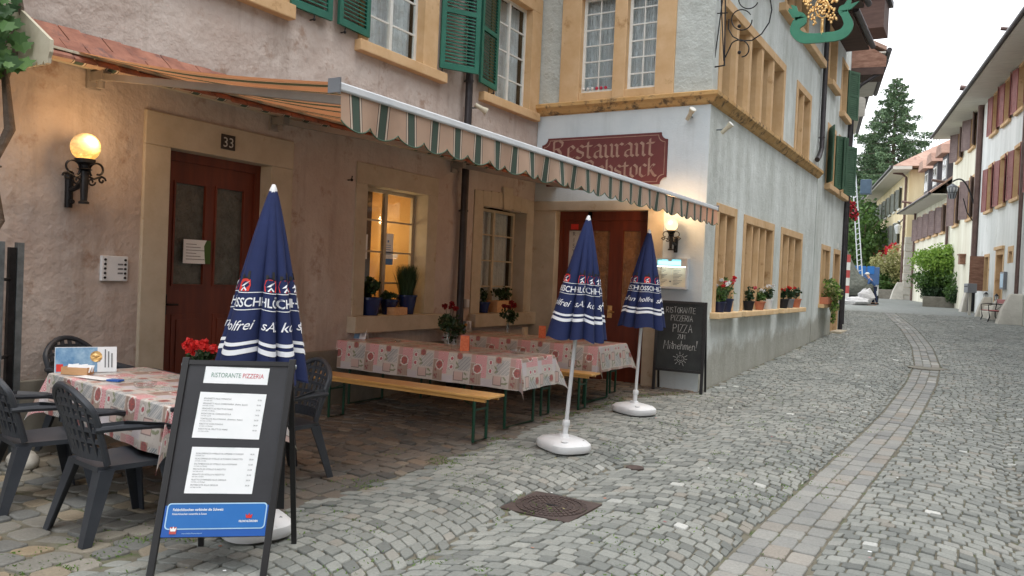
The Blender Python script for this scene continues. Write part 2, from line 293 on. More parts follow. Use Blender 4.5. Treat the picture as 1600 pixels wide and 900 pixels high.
# ------------------------------------------------------------------ objects
class Thing:
    def __init__(s, name, label, cat, loc=(0, 0, 0), rz=0, group=None, tilt=None):
        o = D.objects.new(name, None); COL.objects.link(o); o.empty_display_size = .1
        o.location = loc
        if tilt is None: o.rotation_euler = (0, 0, rz); rm = Matrix.Rotation(rz, 4, 'Z')
        else: o.rotation_euler = (tilt[0], tilt[1], rz); rm = o.rotation_euler.to_matrix().to_4x4()
        o['label'] = label; o['category'] = cat
        if group: o['group'] = group
        s.o = o; s.inv = (Matrix.Translation(Vector(loc)) @ rm).inverted()
def tagit(o, label, cat, group=None, kind=None):
    if kind: o['kind'] = kind
    if label: o['label'] = label
    if cat: o['category'] = cat
    if group: o['group'] = group
    return o
class MB:
    def __init__(s): s.v = []; s.f = []; s.m = []; s.mi = 0; s.X = None
    def add(s, vs, fs):
        b = len(s.v)
        if s.X is not None: vs = [tuple(s.X @ Vector(v)) for v in vs]
        s.v += [tuple(map(float, v)) for v in vs]
        s.f += [tuple(b+i for i in f) for f in fs]; s.m += [s.mi]*len(fs); return s
    def quad(s, a, b, c, d): return s.add((a, b, c, d), ((0, 1, 2, 3),))
    def box(s, x0, x1, y0, y1, z0, z1):
        v = [(x, y, z) for z in (z0, z1) for y in (y0, y1) for x in (x0, x1)]
        return s.add(v, ((0, 2, 3, 1), (4, 5, 7, 6), (0, 1, 5, 4), (2, 6, 7, 3), (0, 4, 6, 2), (1, 3, 7, 5)))
    def fbox(s, F, s0, s1, z0, z1, d0, d1):
        v = [F.p(a, z, d) for z in (z0, z1) for d in (d0, d1) for a in (s0, s1)]
        return s.add(v, ((0, 2, 3, 1), (4, 5, 7, 6), (0, 1, 5, 4), (2, 6, 7, 3), (0, 4, 6, 2), (1, 3, 7, 5)))
    def bar(s, p, q, w, h, up=(0, 0, 1)):
        p, q = Vector(p), Vector(q); d = (q-p).normalized(); up = Vector(up)
        if abs(d.dot(up)) > .98: up = Vector((0, 1, 0))
        a = d.cross(up).normalized()*w/2; b = a.cross(d).normalized()*h/2
        v = [c+i*a+j*b for c in (p, q) for j in (-1, 1) for i in (-1, 1)]
        return s.add(v, ((0, 2, 3, 1), (4, 5, 7, 6), (0, 1, 5, 4), (2, 6, 7, 3), (0, 4, 6, 2), (1, 3, 7, 5)))
    def tube(s, pts, r, n=8, cap=True):
        pts = [Vector(p) for p in pts]; k = len(pts); rs = r if isinstance(r, (list, tuple)) else [r]*k
        vs, fs = [], []; ref = None
        for i, p in enumerate(pts):
            t = (pts[min(i+1, k-1)]-pts[max(i-1, 0)])
            t = t.normalized() if t.length > 1e-9 else Vector((0, 0, 1))
            if ref is None: a = t.cross(Vector((0, 0, 1)) if abs(t.z) < .9 else Vector((1, 0, 0))).normalized(); ref = 1
            else:
                a = a-t*a.dot(t)
                a = a.normalized() if a.length > 1e-6 else t.orthogonal().normalized()
            b = t.cross(a).normalized()
            for j in range(n):
                w = 2*math.pi*j/n; vs.append(p+(a*math.cos(w)+b*math.sin(w))*rs[i])
        for i in range(k-1):
            for j in range(n):
                fs.append((i*n+j, i*n+(j+1) % n, (i+1)*n+(j+1) % n, (i+1)*n+j))
        if cap: fs.append(tuple(range(n-1, -1, -1))); fs.append(tuple(range((k-1)*n, k*n)))
        return s.add(vs, fs)
    def lathe(s, prof, c=(0, 0, 0), n=20, sx=1, sy=1, axis='z', sup=None):
        vs, fs = [], []
        for r, z in prof:
            for j in range(n):
                w = 2*math.pi*j/n; ca, sa = math.cos(w), math.sin(w)
                if sup:
                    ca = math.copysign(abs(ca)**sup, ca); sa = math.copysign(abs(sa)**sup, sa)
                x, y = r*ca*sx, r*sa*sy
                if axis == 'z': vs.append((c[0]+x, c[1]+y, c[2]+z))
                elif axis == 'x': vs.append((c[0]+z, c[1]+x, c[2]+y))
                else: vs.append((c[0]+x, c[1]+z, c[2]+y))
        k = len(prof)
        for i in range(k-1):
            for j in range(n): fs.append((i*n+j, i*n+(j+1) % n, (i+1)*n+(j+1) % n, (i+1)*n+j))
        fs.append(tuple(range(n-1, -1, -1))); fs.append(tuple(range((k-1)*n, k*n)))
        return s.add(vs, fs)
    def ball(s, c, r, n=14, k=8, sx=1, sy=1, sz=1):
        prof = [(r*math.sin(math.pi*i/k)+1e-4, -r*math.cos(math.pi*i/k)*sz) for i in range(k+1)]
        return s.lathe(prof, c, n, sx, sy)
    def prism(s, poly, f0, f1):
        """poly 2-D points; f0/f1 map (a,b) to 3-D for the two faces"""
        n = len(poly); vs = [f0(a, b) for a, b in poly]+[f1(a, b) for a, b in poly]
        fs = [tuple(range(n)), tuple(range(2*n-1, n-1, -1))]+[(i, n+i, n+(i+1) % n, (i+1) % n) for i in range(n)]
        return s.add(vs, fs)
    def build(s, name, mats, parent=None, world=False, smooth=False, bevel=0, bseg=2, label=None):
        if not isinstance(mats, (list, tuple)): mats = [mats]
        me = D.meshes.new(name); vs = s.v; root = None
        if parent is not None:
            root = parent; 
            if isinstance(parent, Thing):
                if world: vs = [tuple(parent.inv @ Vector(v)) for v in vs]
                po = parent.o
            else: po = parent
        me.from_pydata(vs, [], s.f)
        for m_ in mats: me.materials.append(m_ if not isinstance(m_, str) else M[m_])
        if len(mats) > 1: me.polygons.foreach_set('material_index', s.m)
        if smooth: me.polygons.foreach_set('use_smooth', [True]*len(s.f))
        me.validate(); me.update()
        o = D.objects.new(name, me); COL.objects.link(o)
        if parent is not None: o.parent = po
        if bevel:
            b = o.modifiers.new('bevel', 'BEVEL'); b.width = bevel; b.segments = bseg; b.limit_method = 'ANGLE'; b.angle_limit = R(40)
        if smooth and not bevel:
            try: me.set_sharp_from_angle(angle=R(40))
            except Exception: pass
        if label: o['label'] = label
        o['_w'] = 0; del o['_w']
        return o
class SubW:
    """world-space builder that lands in the root's local space, under a part (sub-part)"""
    def __init__(s, thing, part): s.inv = thing.inv; s.o = part
def sub(thing, part):
    t = Thing.__new__(Thing); t.o = part; t.inv = thing.inv; return t
def copy_tree(o, parent=None):
    c = o.copy(); COL.objects.link(c)
    if parent is not None: c.parent = parent
    for ch in list(o.children): copy_tree(ch, c)
    return c
def quads(name, V, mats, parent=None, mi=None):
    V = np.asarray(V, np.float32).reshape(-1, 3); n = len(V)//4
    me = D.meshes.new(name); me.vertices.add(len(V)); me.vertices.foreach_set('co', V.ravel())
    me.loops.add(n*4); me.loops.foreach_set('vertex_index', np.arange(n*4, dtype=np.int32))
    me.polygons.add(n); me.polygons.foreach_set('loop_start', np.arange(0, n*4, 4, dtype=np.int32))
    if not isinstance(mats, (list, tuple)): mats = [mats]
    for m_ in mats: me.materials.append(M[m_])
    if mi is not None: me.polygons.foreach_set('material_index', np.asarray(mi, np.int32))
    me.update(calc_edges=True); o = D.objects.new(name, me); COL.objects.link(o)
    if parent is not None: o.parent = parent.o if isinstance(parent, Thing) else parent
    return o
def rand_quads(C, size, asp=.6, up=.0, rs=nr, diamond=True):
    """one little leaf per centre, random orientation"""
    n = len(C); a = rs.normal(size=(n, 3)); a[:, 2] = a[:, 2]*(1-up); a /= np.linalg.norm(a, axis=1)[:, None]
    b = rs.normal(size=(n, 3)); b -= (a*b).sum(1)[:, None]*a; b /= np.linalg.norm(b, axis=1)[:, None]
    s = (size*(.6+.8*rs.rand(n)))[:, None]
    if diamond: q = np.stack([C-a*s*.5, C+b*s*asp*.5+a*s*.05, C+a*s*.5, C-b*s*asp*.5+a*s*.05], 1)
    else: q = np.stack([C-a*s*.5-b*s*asp*.5, C+a*s*.5-b*s*asp*.5, C+a*s*.5+b*s*asp*.5, C-a*s*.5+b*s*asp*.5], 1)
    return q.reshape(-1, 3)
def blob(n, c, r, rs=nr, clumps=8, spread=.45, shell=.5):
    """points in uneven clumps inside an ellipsoid"""
    c = np.array(c); r = np.array(r); d = rs.normal(size=(clumps, 3)); d /= np.linalg.norm(d, axis=1)[:, None]
    cc = d*(rs.rand(clumps, 1)**.4)*(1-spread*.6)
    k = rs.randint(0, clumps, n); q = rs.normal(size=(n, 3)); q /= np.linalg.norm(q, axis=1)[:, None]
    q *= (shell+(1-shell)*rs.rand(n, 1))*spread*(.7+.5*rs.rand(clumps))[k][:, None]
    return c+(cc[k]+q)*r
def text(s, size, mname, F, parent, name='lettering', align='CENTER', depth=.001, shear=0, bold=0, world=True, fit=None):
    """F maps (x, y, d) to 3-D; flat lettering with a hair of thickness"""
    cu = D.curves.new('t', 'FONT'); cu.body = s; cu.size = size; cu.align_x = align; cu.shear = shear; cu.offset = bold*size; cu.resolution_u = 3
    ob = D.objects.new('t', cu); COL.objects.link(ob)
    dg = bpy.context.evaluated_depsgraph_get(); me = D.meshes.new_from_object(ob.evaluated_get(dg))
    kx = 1 if not fit else fit/(max(v.co.x for v in me.vertices)-min(v.co.x for v in me.vertices))
    vs = [F(v.co.x*kx, v.co.y, depth) for v in me.vertices]; fs = [tuple(p.vertices) for p in me.polygons]
    D.objects.remove(ob); D.curves.remove(cu); D.meshes.remove(me)
    b = MB(); b.add(vs, fs); return b.build(name, mname, parent, world=world)

# ------------------------------------------------------------------ ground
def ground():
    b = MB(); ys = [-60, 0, 6, 12, 14, 16.4, 20, 25, 30, 35, 40, 48, 60, 70, 100, 200, 420]; xs = [-300, -60, -20, 0, 3, 6, 9, 14, 40, 120, 320]
    vs = [(x, y, g(y)-.015) for y in ys for x in xs]; n = len(xs)
    b.add(vs, [(j*n+i, j*n+i+1, (j+1)*n+i+1, (j+1)*n+i) for j in range(len(ys)-1) for i in range(n-1)])
    o = b.build('ground', 'joint'); o['kind'] = 'structure'
    b = MB(); ys = [37.8, 40, 44, 48, 54, 60, 70, 100, 160]
    def xr(y): return (-8-(y-38)*.5, 9.5-(y-38)*.1)
    vs = []
    for y in ys: a, c = xr(y); vs += [(a+(c-a)*i/6, y, g(y)-.004) for i in range(7)]
    b.add(vs, [(j*7+i, j*7+i+1, (j+1)*7+i+1, (j+1)*7+i) for j in range(len(ys)-1) for i in range(6)])
    o = b.build('distant_road', 'farroad'); o['kind'] = 'structure'
ground()
XS = ((-2, 5.9), (5.5, 5.96), (10, 6.08), (15, 6.14), (17.8, 6.08), (21.5, 5.76), (27.5, 5.0), (37, 3.6), (48, 2.0))
def stripx(y): return np.interp(y, [a for a, b in XS], [b for a, b in XS])
def rightwall(y): return 7.95-(y-35)*math.tan(R(9.5))
def terr(y): return np.interp(y, [-5, 2, 5.2, 8.5, 10.5, 11.8, 12.2], [3.1, 2.95, 2.98, 2.75, 2.8, 3.3, 3.3])
def stones(name, C, mname, jit=.006, joint=.009, h=.0, tiltj=.003, octa=True, drop=.03, rnd=.10):
    """C: (n,4,2) ground cells; builds rounded setts"""
    n = len(C); C = C+nr.uniform(-jit, jit, C.shape); mid = C.mean(1, keepdims=True)
    e = np.linalg.norm(C-mid, axis=2, keepdims=True); A = mid+(C-mid)*(1-joint*1.3/e)
    if octa:
        P = []
        for i in range(4):
            p, a, c = A[:, i], A[:, i-1], A[:, (i+1) % 4]; r = rnd*(.6+.8*nr.rand(n, 1))
            P += [p+(a-p)*r, p+(c-p)*r]
        A = np.stack(P, 1)
    k = A.shape[1]; mid = A.mean(1, keepdims=True)
    z0 = np.interp(A[:, :, 1], GX, GZ)
    zt = nr.normal(0, tiltj, (n, 1))+((A-mid)@nr.normal(0, .016, (n, 2, 1)))[:, :, 0]
    def ring(s, dz): return np.concatenate([mid+(A-mid)*s, (z0+dz+(zt if dz > -.02 else 0))[:, :, None]], 2)
    rings = [ring(.90, .0+h), ring(.975, -.003+h), ring(1., -.010+h), ring(1.01, -drop)]
    V = np.stack(rings, 1).reshape(-1, 3); nv = 4*k; base = np.arange(n)[:, None]*nv
    top = base+np.arange(k)[None]
    q = np.array([[r*k+i, r*k+(i+1) % k, (r+1)*k+(i+1) % k, (r+1)*k+i][::-1] for r in range(3) for i in range(k)])
    sides = (base[:, :, None]+q[None]).reshape(-1)
    li = np.concatenate([top.reshape(-1), sides]); ls = np.concatenate([np.arange(n)*k, n*k+np.arange(n*3*k)*4])
    me = D.meshes.new(name); me.vertices.add(len(V)); me.vertices.foreach_set('co', V.astype(np.float32).ravel())
    me.loops.add(len(li)); me.loops.foreach_set('vertex_index', li.astype(np.int32))
    me.polygons.add(len(ls)); me.polygons.foreach_set('loop_start', ls.astype(np.int32))
    sm = np.ones(len(ls), bool); sm[:n] = False; me.polygons.foreach_set('use_smooth', sm)
    me.materials.append(M[mname]); me.update(calc_edges=True)
    o = D.objects.new(name, me); COL.objects.link(o); o['kind'] = 'structure'; return o
MH = [pt(793, 785, Z=0), pt(850, 768, Z=0), pt(930, 792, Z=0), pt(875, 815, Z=0)]
MHc = np.mean(MH, 0)
MHR = .275
def arcs():
    Wd, s, A = 1.5, .104, .31
    cells = []
    for lane in range(-1, 5):
        for side in (0, 1):
            pass
    x0 = 2.3
    lanes = [(1.28+i*Wd) for i in range(8)]
    for lx in lanes:
        for k in range(int(-.5/s), int(39/s)):
            dl = .045 if k % 2 else -.045; La, Lc = lx+dl, lx+Wd+dl
            y0 = k*s; off = nr.rand()*.1; x = La-off
            while x < Lc:
                w = .112*(.8+.4*nr.rand()); a, c = max(x, La), min(x+w, Lc); x += w
                if c-a < .035: continue
                def cv(q): t = (q-lx-Wd/2)/(Wd/2); return A*(1-t*t)
                cells.append(((a, y0+cv(a)), (c, y0+cv(c)), (c, y0+s+cv(c)), (a, y0+s+cv(a))))
    C = np.array(cells)
    # the lanes follow the drainage strip as the street bends
    sh = stripx(C[:, :, 1])-6.0; fade = np.clip((C[:, :, 1]-14)/8, 0, 1); C[:, :, 0] += sh*fade
    c = C.mean(1); x, y = c[:, 0], c[:, 1]
    ex = C[:, :, 0]-stripx(C[:, :, 1]); sd_ = np.sign(c[:, 0]-stripx(c[:, 1]))[:, None]
    C[:, :, 0] = np.where((ex*sd_ < .236), stripx(C[:, :, 1])+sd_*.236, C[:, :, 0]); wd_ = C[:, :, 0].max(1)-C[:, :, 0].min(1)
    c = C.mean(1); x, y = c[:, 0], c[:, 1]
    ok = (x > np.where(y < 24, terr(y), -9)+.06) & (np.abs(x-stripx(y)) > .25) & (wd_ > .03) & (x < rightwall(y)-.15)
    ok &= ~((y > 11.8) & (x < np.where(y < 25.2, 3.36, 3.3-(y-25.2)*.3))) & (y < 38.1)
    vx, vy = C[:, :, 0]-MHc[0], C[:, :, 1]-MHc[1]; q_ = MHR+.008; ins = (np.abs(vx) < q_) & (np.abs(vy) < q_); hx = np.abs(vx) > np.abs(vy)
    C[:, :, 0] = np.where(ins & hx, MHc[0]+np.sign(vx)*q_, C[:, :, 0]); C[:, :, 1] = np.where(ins & ~hx, MHc[1]+np.sign(vy)*q_, C[:, :, 1])
    dx, dy = x-MHc[0], y-MHc[1]; ok &= ~((np.abs(dx) < MHR-.005) & (np.abs(dy) < MHR-.005))
    for q in ((1447, 575), (990, 730)):
        z = pt(*q, Z=.19 if q[0] > 1200 else 0); ok &= ((x-z[0])**2+(y-z[1])**2) > (.36 if q[0] > 1200 else .10)**2
    # only where the lens or a side step could see
    v = np.stack([x, y, np.interp(y, GX, GZ)], 1)-CAM; dpt = v@AX[2]; uu = (v@AX[0])/np.maximum(dpt, .1)*FPX
    ok &= (dpt > .3) & (np.abs(uu) < 1300) & (y > .6)
    C = C[ok]; y = y[ok]
    near = y < 11
    stones('cobblestones', C[near], 'cobble', jit=.0035, joint=.0062)
    stones('cobblestones', C[~near], 'cobble', jit=.006, joint=.0085, octa=False)
arcs()
def strip():
    cells = []
    for col in range(3):
        y = .5
        while y < 38:
            l = .16+.1*nr.rand(); a = -.222+col*.148
            cells.append(((stripx(y)+a, y), (stripx(y)+a+.148, y), (stripx(y+l)+a+.148, y+l), (stripx(y+l)+a, y+l))); y += l
    stones('drainage_strip', np.array(cells), 'strip', jit=.004, joint=.006, h=-.003)
strip()
def terrace():
    cells = []; x = -.0
    y = .6
    while y < 12:
        h = (.15 if y < 4.2 else .115)+.04*nr.rand(); x = .25+.1*nr.rand()-.1; 
        while x < 3.4:
            w = (.15 if y < 4.2 else .12)+.10*nr.rand(); 
            cx = x+w/2
            wob = lambda q: .05*math.sin(q*2.1+y*.7)+.03*math.sin(q*5)
            if cx < terr(y+h/2)+.06: cells.append(((x, y+wob(x)), (x+w, y+wob(x+w)), (x+w, y+h+wob(x+w)), (x, y+h+wob(x))))
            x += w
        y += h
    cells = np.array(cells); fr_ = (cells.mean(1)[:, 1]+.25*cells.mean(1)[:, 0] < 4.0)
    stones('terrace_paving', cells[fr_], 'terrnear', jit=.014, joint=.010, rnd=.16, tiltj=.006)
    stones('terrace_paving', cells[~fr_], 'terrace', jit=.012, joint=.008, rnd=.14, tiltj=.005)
terrace()
def grass():
    P = []
    for i in range(2200):
        y = 1.5+nr.rand()**1.6*12; x = 2.4+nr.rand()*3.6
        if i % 3 == 0: x = terr(y)+nr.normal()*.12
        if mn.noise(Vector((x*1.3, y*1.3, 0))) < .02: continue
        k = nr.randint(3, 12); P.append(np.stack([x+nr.normal(size=k)*.03, y+nr.normal(size=k)*.03, np.full(k, -.006)+nr.rand(k)*.012], 1))
    C = np.concatenate(P); o = quads('grass', rand_quads(C, .022, .35), 'grass'); o['kind'] = 'stuff'; tagit(o, 'small green weeds growing in the joints between setts', 'grass', kind='stuff')
grass()
def manholes():
    t = Thing('manhole_cover', 'square rusty brown cast iron cover with rings set in the cobbles', 'manhole cover', (MHc[0], MHc[1], 0), 0)
    b = MB(); b.box(-MHR, MHR, -MHR, MHR, -.03, -.004); b.build('frame', 'castiron', t)
    b = MB()
    for i, r in enumerate((.05, .095, .14, .19, .24)):
        n = 12+8*i
        for j in range(n):
            a0, a1 = 2*math.pi*j/n, 2*math.pi*(j+.72)/n; ri, ro = r-.018, r+.018
            vs = [(q*math.cos(a), q*math.sin(a), z) for z in (-.0035, .003) for q, a in ((ri, a0), (ro, a0), (ro, a1), (ri, a1))]
            b.add(vs, ((4, 5, 6, 7), (0, 1, 5, 4), (1, 2, 6, 5), (2, 3, 7, 6), (3, 0, 4, 7)))
    b.build('ring_relief', 'castiron', t)
    b = MB(); b.box(-.05, .05, -.012, .012, -.0035, .004); b.build('lifting_slot', 'blackprint', t)
    z = pt(1447, 575, Z=.19); b = MB(); zz = g(z[1]); b.lathe([(.33, -.02), (.33, .004), (.3, .006), (.29, .003), (.001, .004)], (z[0], z[1], zz+.0), 28)
    tagit(b.build('manhole_cover', 'concrete'), 'round pale concrete filled cover lying on the drainage strip', 'manhole cover')
    z = pt(992, 730, Z=0); b = MB(); b.lathe([(.08, -.02), (.08, .001), (.065, .003), (.05, 0), (.001, .001)], (z[0], z[1], 0), 18)
    tagit(b.build('valve_cover', 'castiron'), 'tiny round iron valve cover beyond the square manhole cover', 'valve cover')
manholes()

# ------------------------------------------------------------------ building helpers
def wall(b, F, s0, s1, z0, z1, holes, depth=.25, back=True, step=None):
    """wall sheet with openings; reveals run back by depth"""
    ss = sorted({s0, s1, *[v for h in holes for v in h[:2]]}); zs = sorted({z0, z1, *[v for h in holes for v in h[2:4]]})
    ss = [v for v in ss if s0 <= v <= s1]; zs = [v for v in zs if z0 <= v <= z1]
    for i in range(len(ss)-1):
        for j in range(len(zs)-1):
            cs, cz = (ss[i]+ss[i+1])/2, (zs[j]+zs[j+1])/2
            if any(h[0] < cs < h[1] and h[2] < cz < h[3] for h in holes): continue
            b.quad(F.p(ss[i], zs[j]), F.p(ss[i+1], zs[j]), F.p(ss[i+1], zs[j+1]), F.p(ss[i], zs[j+1]))
            if back: b.quad(F.p(ss[i], zs[j], -depth), F.p(ss[i+1], zs[j], -depth), F.p(ss[i+1], zs[j+1], -depth), F.p(ss[i], zs[j+1], -depth))
    for h in holes:
        a, c, e, f = h[:4]
        for p, q in (((a, e), (c, e)), ((c, e), (c, f)), ((c, f), (a, f)), ((a, f), (a, e))):
            b.quad(F.p(*p), F.p(*q), F.p(*q, -depth), F.p(*p, -depth))
def surround(b, F, s0, s1, z0, z1, w, d=.012, depth=.2, wt=None, bottom=False, inner=.004):
    """stone frame round an opening, with its own reveal lining"""
    wt = w if wt is None else wt
    b.fbox(F, s0-w, s0+inner, z0, z1-.004, -depth, d); b.fbox(F, s1-inner, s1+w, z0, z1-.004, -depth, d)
    b.fbox(F, s0-w, s1+w, z1-.004, z1+wt, -depth, d)
    if bottom: b.fbox(F, s0-w, s1+w, z0-w, z0, -depth, d)
def window(T_, F, s0, s1, z0, z1, depth, cols=2, rows=4, fr='whiteframe', leafs=2, pane='pane', bar=.022, st=.045, curtain=True, room='room', roomd=.7, name='window', lab=None, single=False):
    b = MB(); d1, d0 = -depth+.04, -depth
    b.fbox(F, s0, s0+st, z0, z1, d0, d1); b.fbox(F, s1-st, s1, z0, z1, d0, d1)
    b.fbox(F, s0+st, s1-st, z0, z0+st, d0, d1); b.fbox(F, s0+st, s1-st, z1-st, z1, d0, d1)
    mids = [s0+(s1-s0)*i/leafs for i in range(1, leafs)]
    for m_ in mids: b.fbox(F, m_-st*.6, m_+st*.6, z0+st, z1-st, d0, d1+.012)
    if cols:
        for L_ in range(leafs):
            a, c = s0+(s1-s0)*L_/leafs, s0+(s1-s0)*(L_+1)/leafs
            for i in range(1, cols): b.fbox(F, a+(c-a)*i/cols-bar/2, a+(c-a)*i/cols+bar/2, z0+st, z1-st, d0+.012, d1-.003)
    for j in range(1, rows): zz = z0+(z1-z0)*j/rows; b.fbox(F, s0+st, s1-st, zz-bar/2, zz+bar/2, d0+.008, d1-.006)
    o = b.build(name, fr, T_, world=True, label=lab); sp = sub(T_, o)
    b = MB(); b.fbox(F, s0+.01, s1-.01, z0+.01, z1-.01, d0+.016, d0+.022); b.build('pane', pane, sp, world=True)
    if pane == 'pane':
        if curtain:
            b = MB(); n = 44; vs = []
            for i in range(n+1):
                a = s0+(s1-s0)*i/n; w = d0-.10+.018*math.sin(i*1.7)+.01*math.sin(i*.6)
                vs += [F.p(a, z0, w), F.p(a, z1, w)]
            b.add(vs, [(2*i, 2*i+2, 2*i+3, 2*i+1) for i in range(n)]); b.build('curtain', 'curtain', sp, world=True, smooth=True)
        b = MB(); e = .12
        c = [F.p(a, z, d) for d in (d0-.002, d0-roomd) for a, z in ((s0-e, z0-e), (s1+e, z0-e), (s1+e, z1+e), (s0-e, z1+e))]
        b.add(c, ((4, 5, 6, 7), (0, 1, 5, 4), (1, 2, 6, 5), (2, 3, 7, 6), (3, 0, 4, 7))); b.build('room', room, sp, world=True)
    return o
def shutter(T_, F, hs, z0, z1, w, ang, side, mname, louv=True, t=.035, n=None, hinge=.02):
    """hinged at s=hs; side +1 opens away along +s; ang 0 = flat on the wall"""
    b = MB(); ca, sa = math.cos(ang), math.sin(ang)
    U = F.u*side*ca+F.n*sa; Nn = F.n*ca-F.u*side*sa
    G = Fr(F.o+F.u*hs+F.n*(hinge+t/2), U, Nn)
    f = .07 if w > .4 else .05
    b.fbox(G, 0, f, z0, z1, -t/2, t/2); b.fbox(G, w-f, w, z0, z1, -t/2, t/2)
    zm = z0+(z1-z0)*.5
    for za, zb in ((z0, z0+f), (z1-f, z1), (zm-f/2, zm+f/2)): b.fbox(G, f, w-f, za, zb, -t/2, t/2)
    step = .048 if n is None else (z1-z0)/n
    z = z0+f+step*.4
    while z < z1-f:
        if abs(z-zm) > f*.6:
            vs = []
            for a in (f, w-f):
                for dd, zz in ((-t*.42, z+.012), (t*.42, z-.014)):
                    for k in (-.004, .004): vs.append(G.p(a, zz+k, dd))
            b.add(vs, ((0, 2, 3, 1), (4, 5, 7, 6), (0, 1, 5, 4), (2, 6, 7, 3), (0, 4, 6, 2), (1, 3, 7, 5)))
        z += step
    if n is not None: b.fbox(G, f, w-f, z0+f, z1-f, -.006, .006)
    return b.build('shutter', mname, T_, world=True)
def gable_roof(T_, F, s0, s1, zE, out, back, rise, mname, sof='soffit', t=.12, gutter=True, name='roof', endb=True, gm='pipe'):
    b = MB(); zr = zE+rise; sl = rise/back
    P = lambda a, d: F.p(a, zE+(-d)*sl, d)
    ov = 0
    top = [(s0, out), (s1, out), (s1, -back), (s0, -back)]
    b.add([F.p(a, zE+.0-d*sl+t-out*0, d) for a, d in top]+[F.p(a, zE-d*sl, d) for a, d in top], ((0, 1, 2, 3), (7, 6, 5, 4), (0, 4, 5, 1), (1, 5, 6, 2), (3, 2, 6, 7), (0, 3, 7, 4)))
    bk = [(s0, -back), (s1, -back), (s1, -2*back), (s0, -2*back)]
    b.add([F.p(a, zE+back*sl-(-d-back)*sl+t, d) for a, d in bk]+[F.p(a, zE+back*sl-(-d-back)*sl, d) for a, d in bk], ((0, 1, 2, 3), (7, 6, 5, 4), (0, 4, 5, 1), (1, 5, 6, 2), (3, 2, 6, 7), (0, 3, 7, 4)))
    o = b.build(name, mname, T_, world=True); sp = sub(T_, o)
    b = MB(); zs = zE-out*sl-.03; b.fbox(F, s0, s1, zs-.05, zs, 0.002, out-.02); b.build('soffit', sof, sp, world=True)
    if gutter:
        b = MB(); b.tube([F.p(s0-.02, zs+.03, out+.07), F.p(s1+.02, zs+.03, out+.07)], .075, 10); b.build('gutter', gm, sp, world=True, smooth=True)
    return o, zs
def simple_house(F, s0, s1, z0, z1, depth, b=None):
    """ends and back of a house whose front is F (front drawn by wall())"""
    b = b or MB()
    for a in (s0, s1): b.quad(F.p(a, z0, 0), F.p(a, z1, 0), F.p(a, z1, -depth), F.p(a, z0, -depth))
    b.quad(F.p(s0, z0, -depth), F.p(s1, z0, -depth), F.p(s1, z1, -depth), F.p(s0, z1, -depth))
    return b

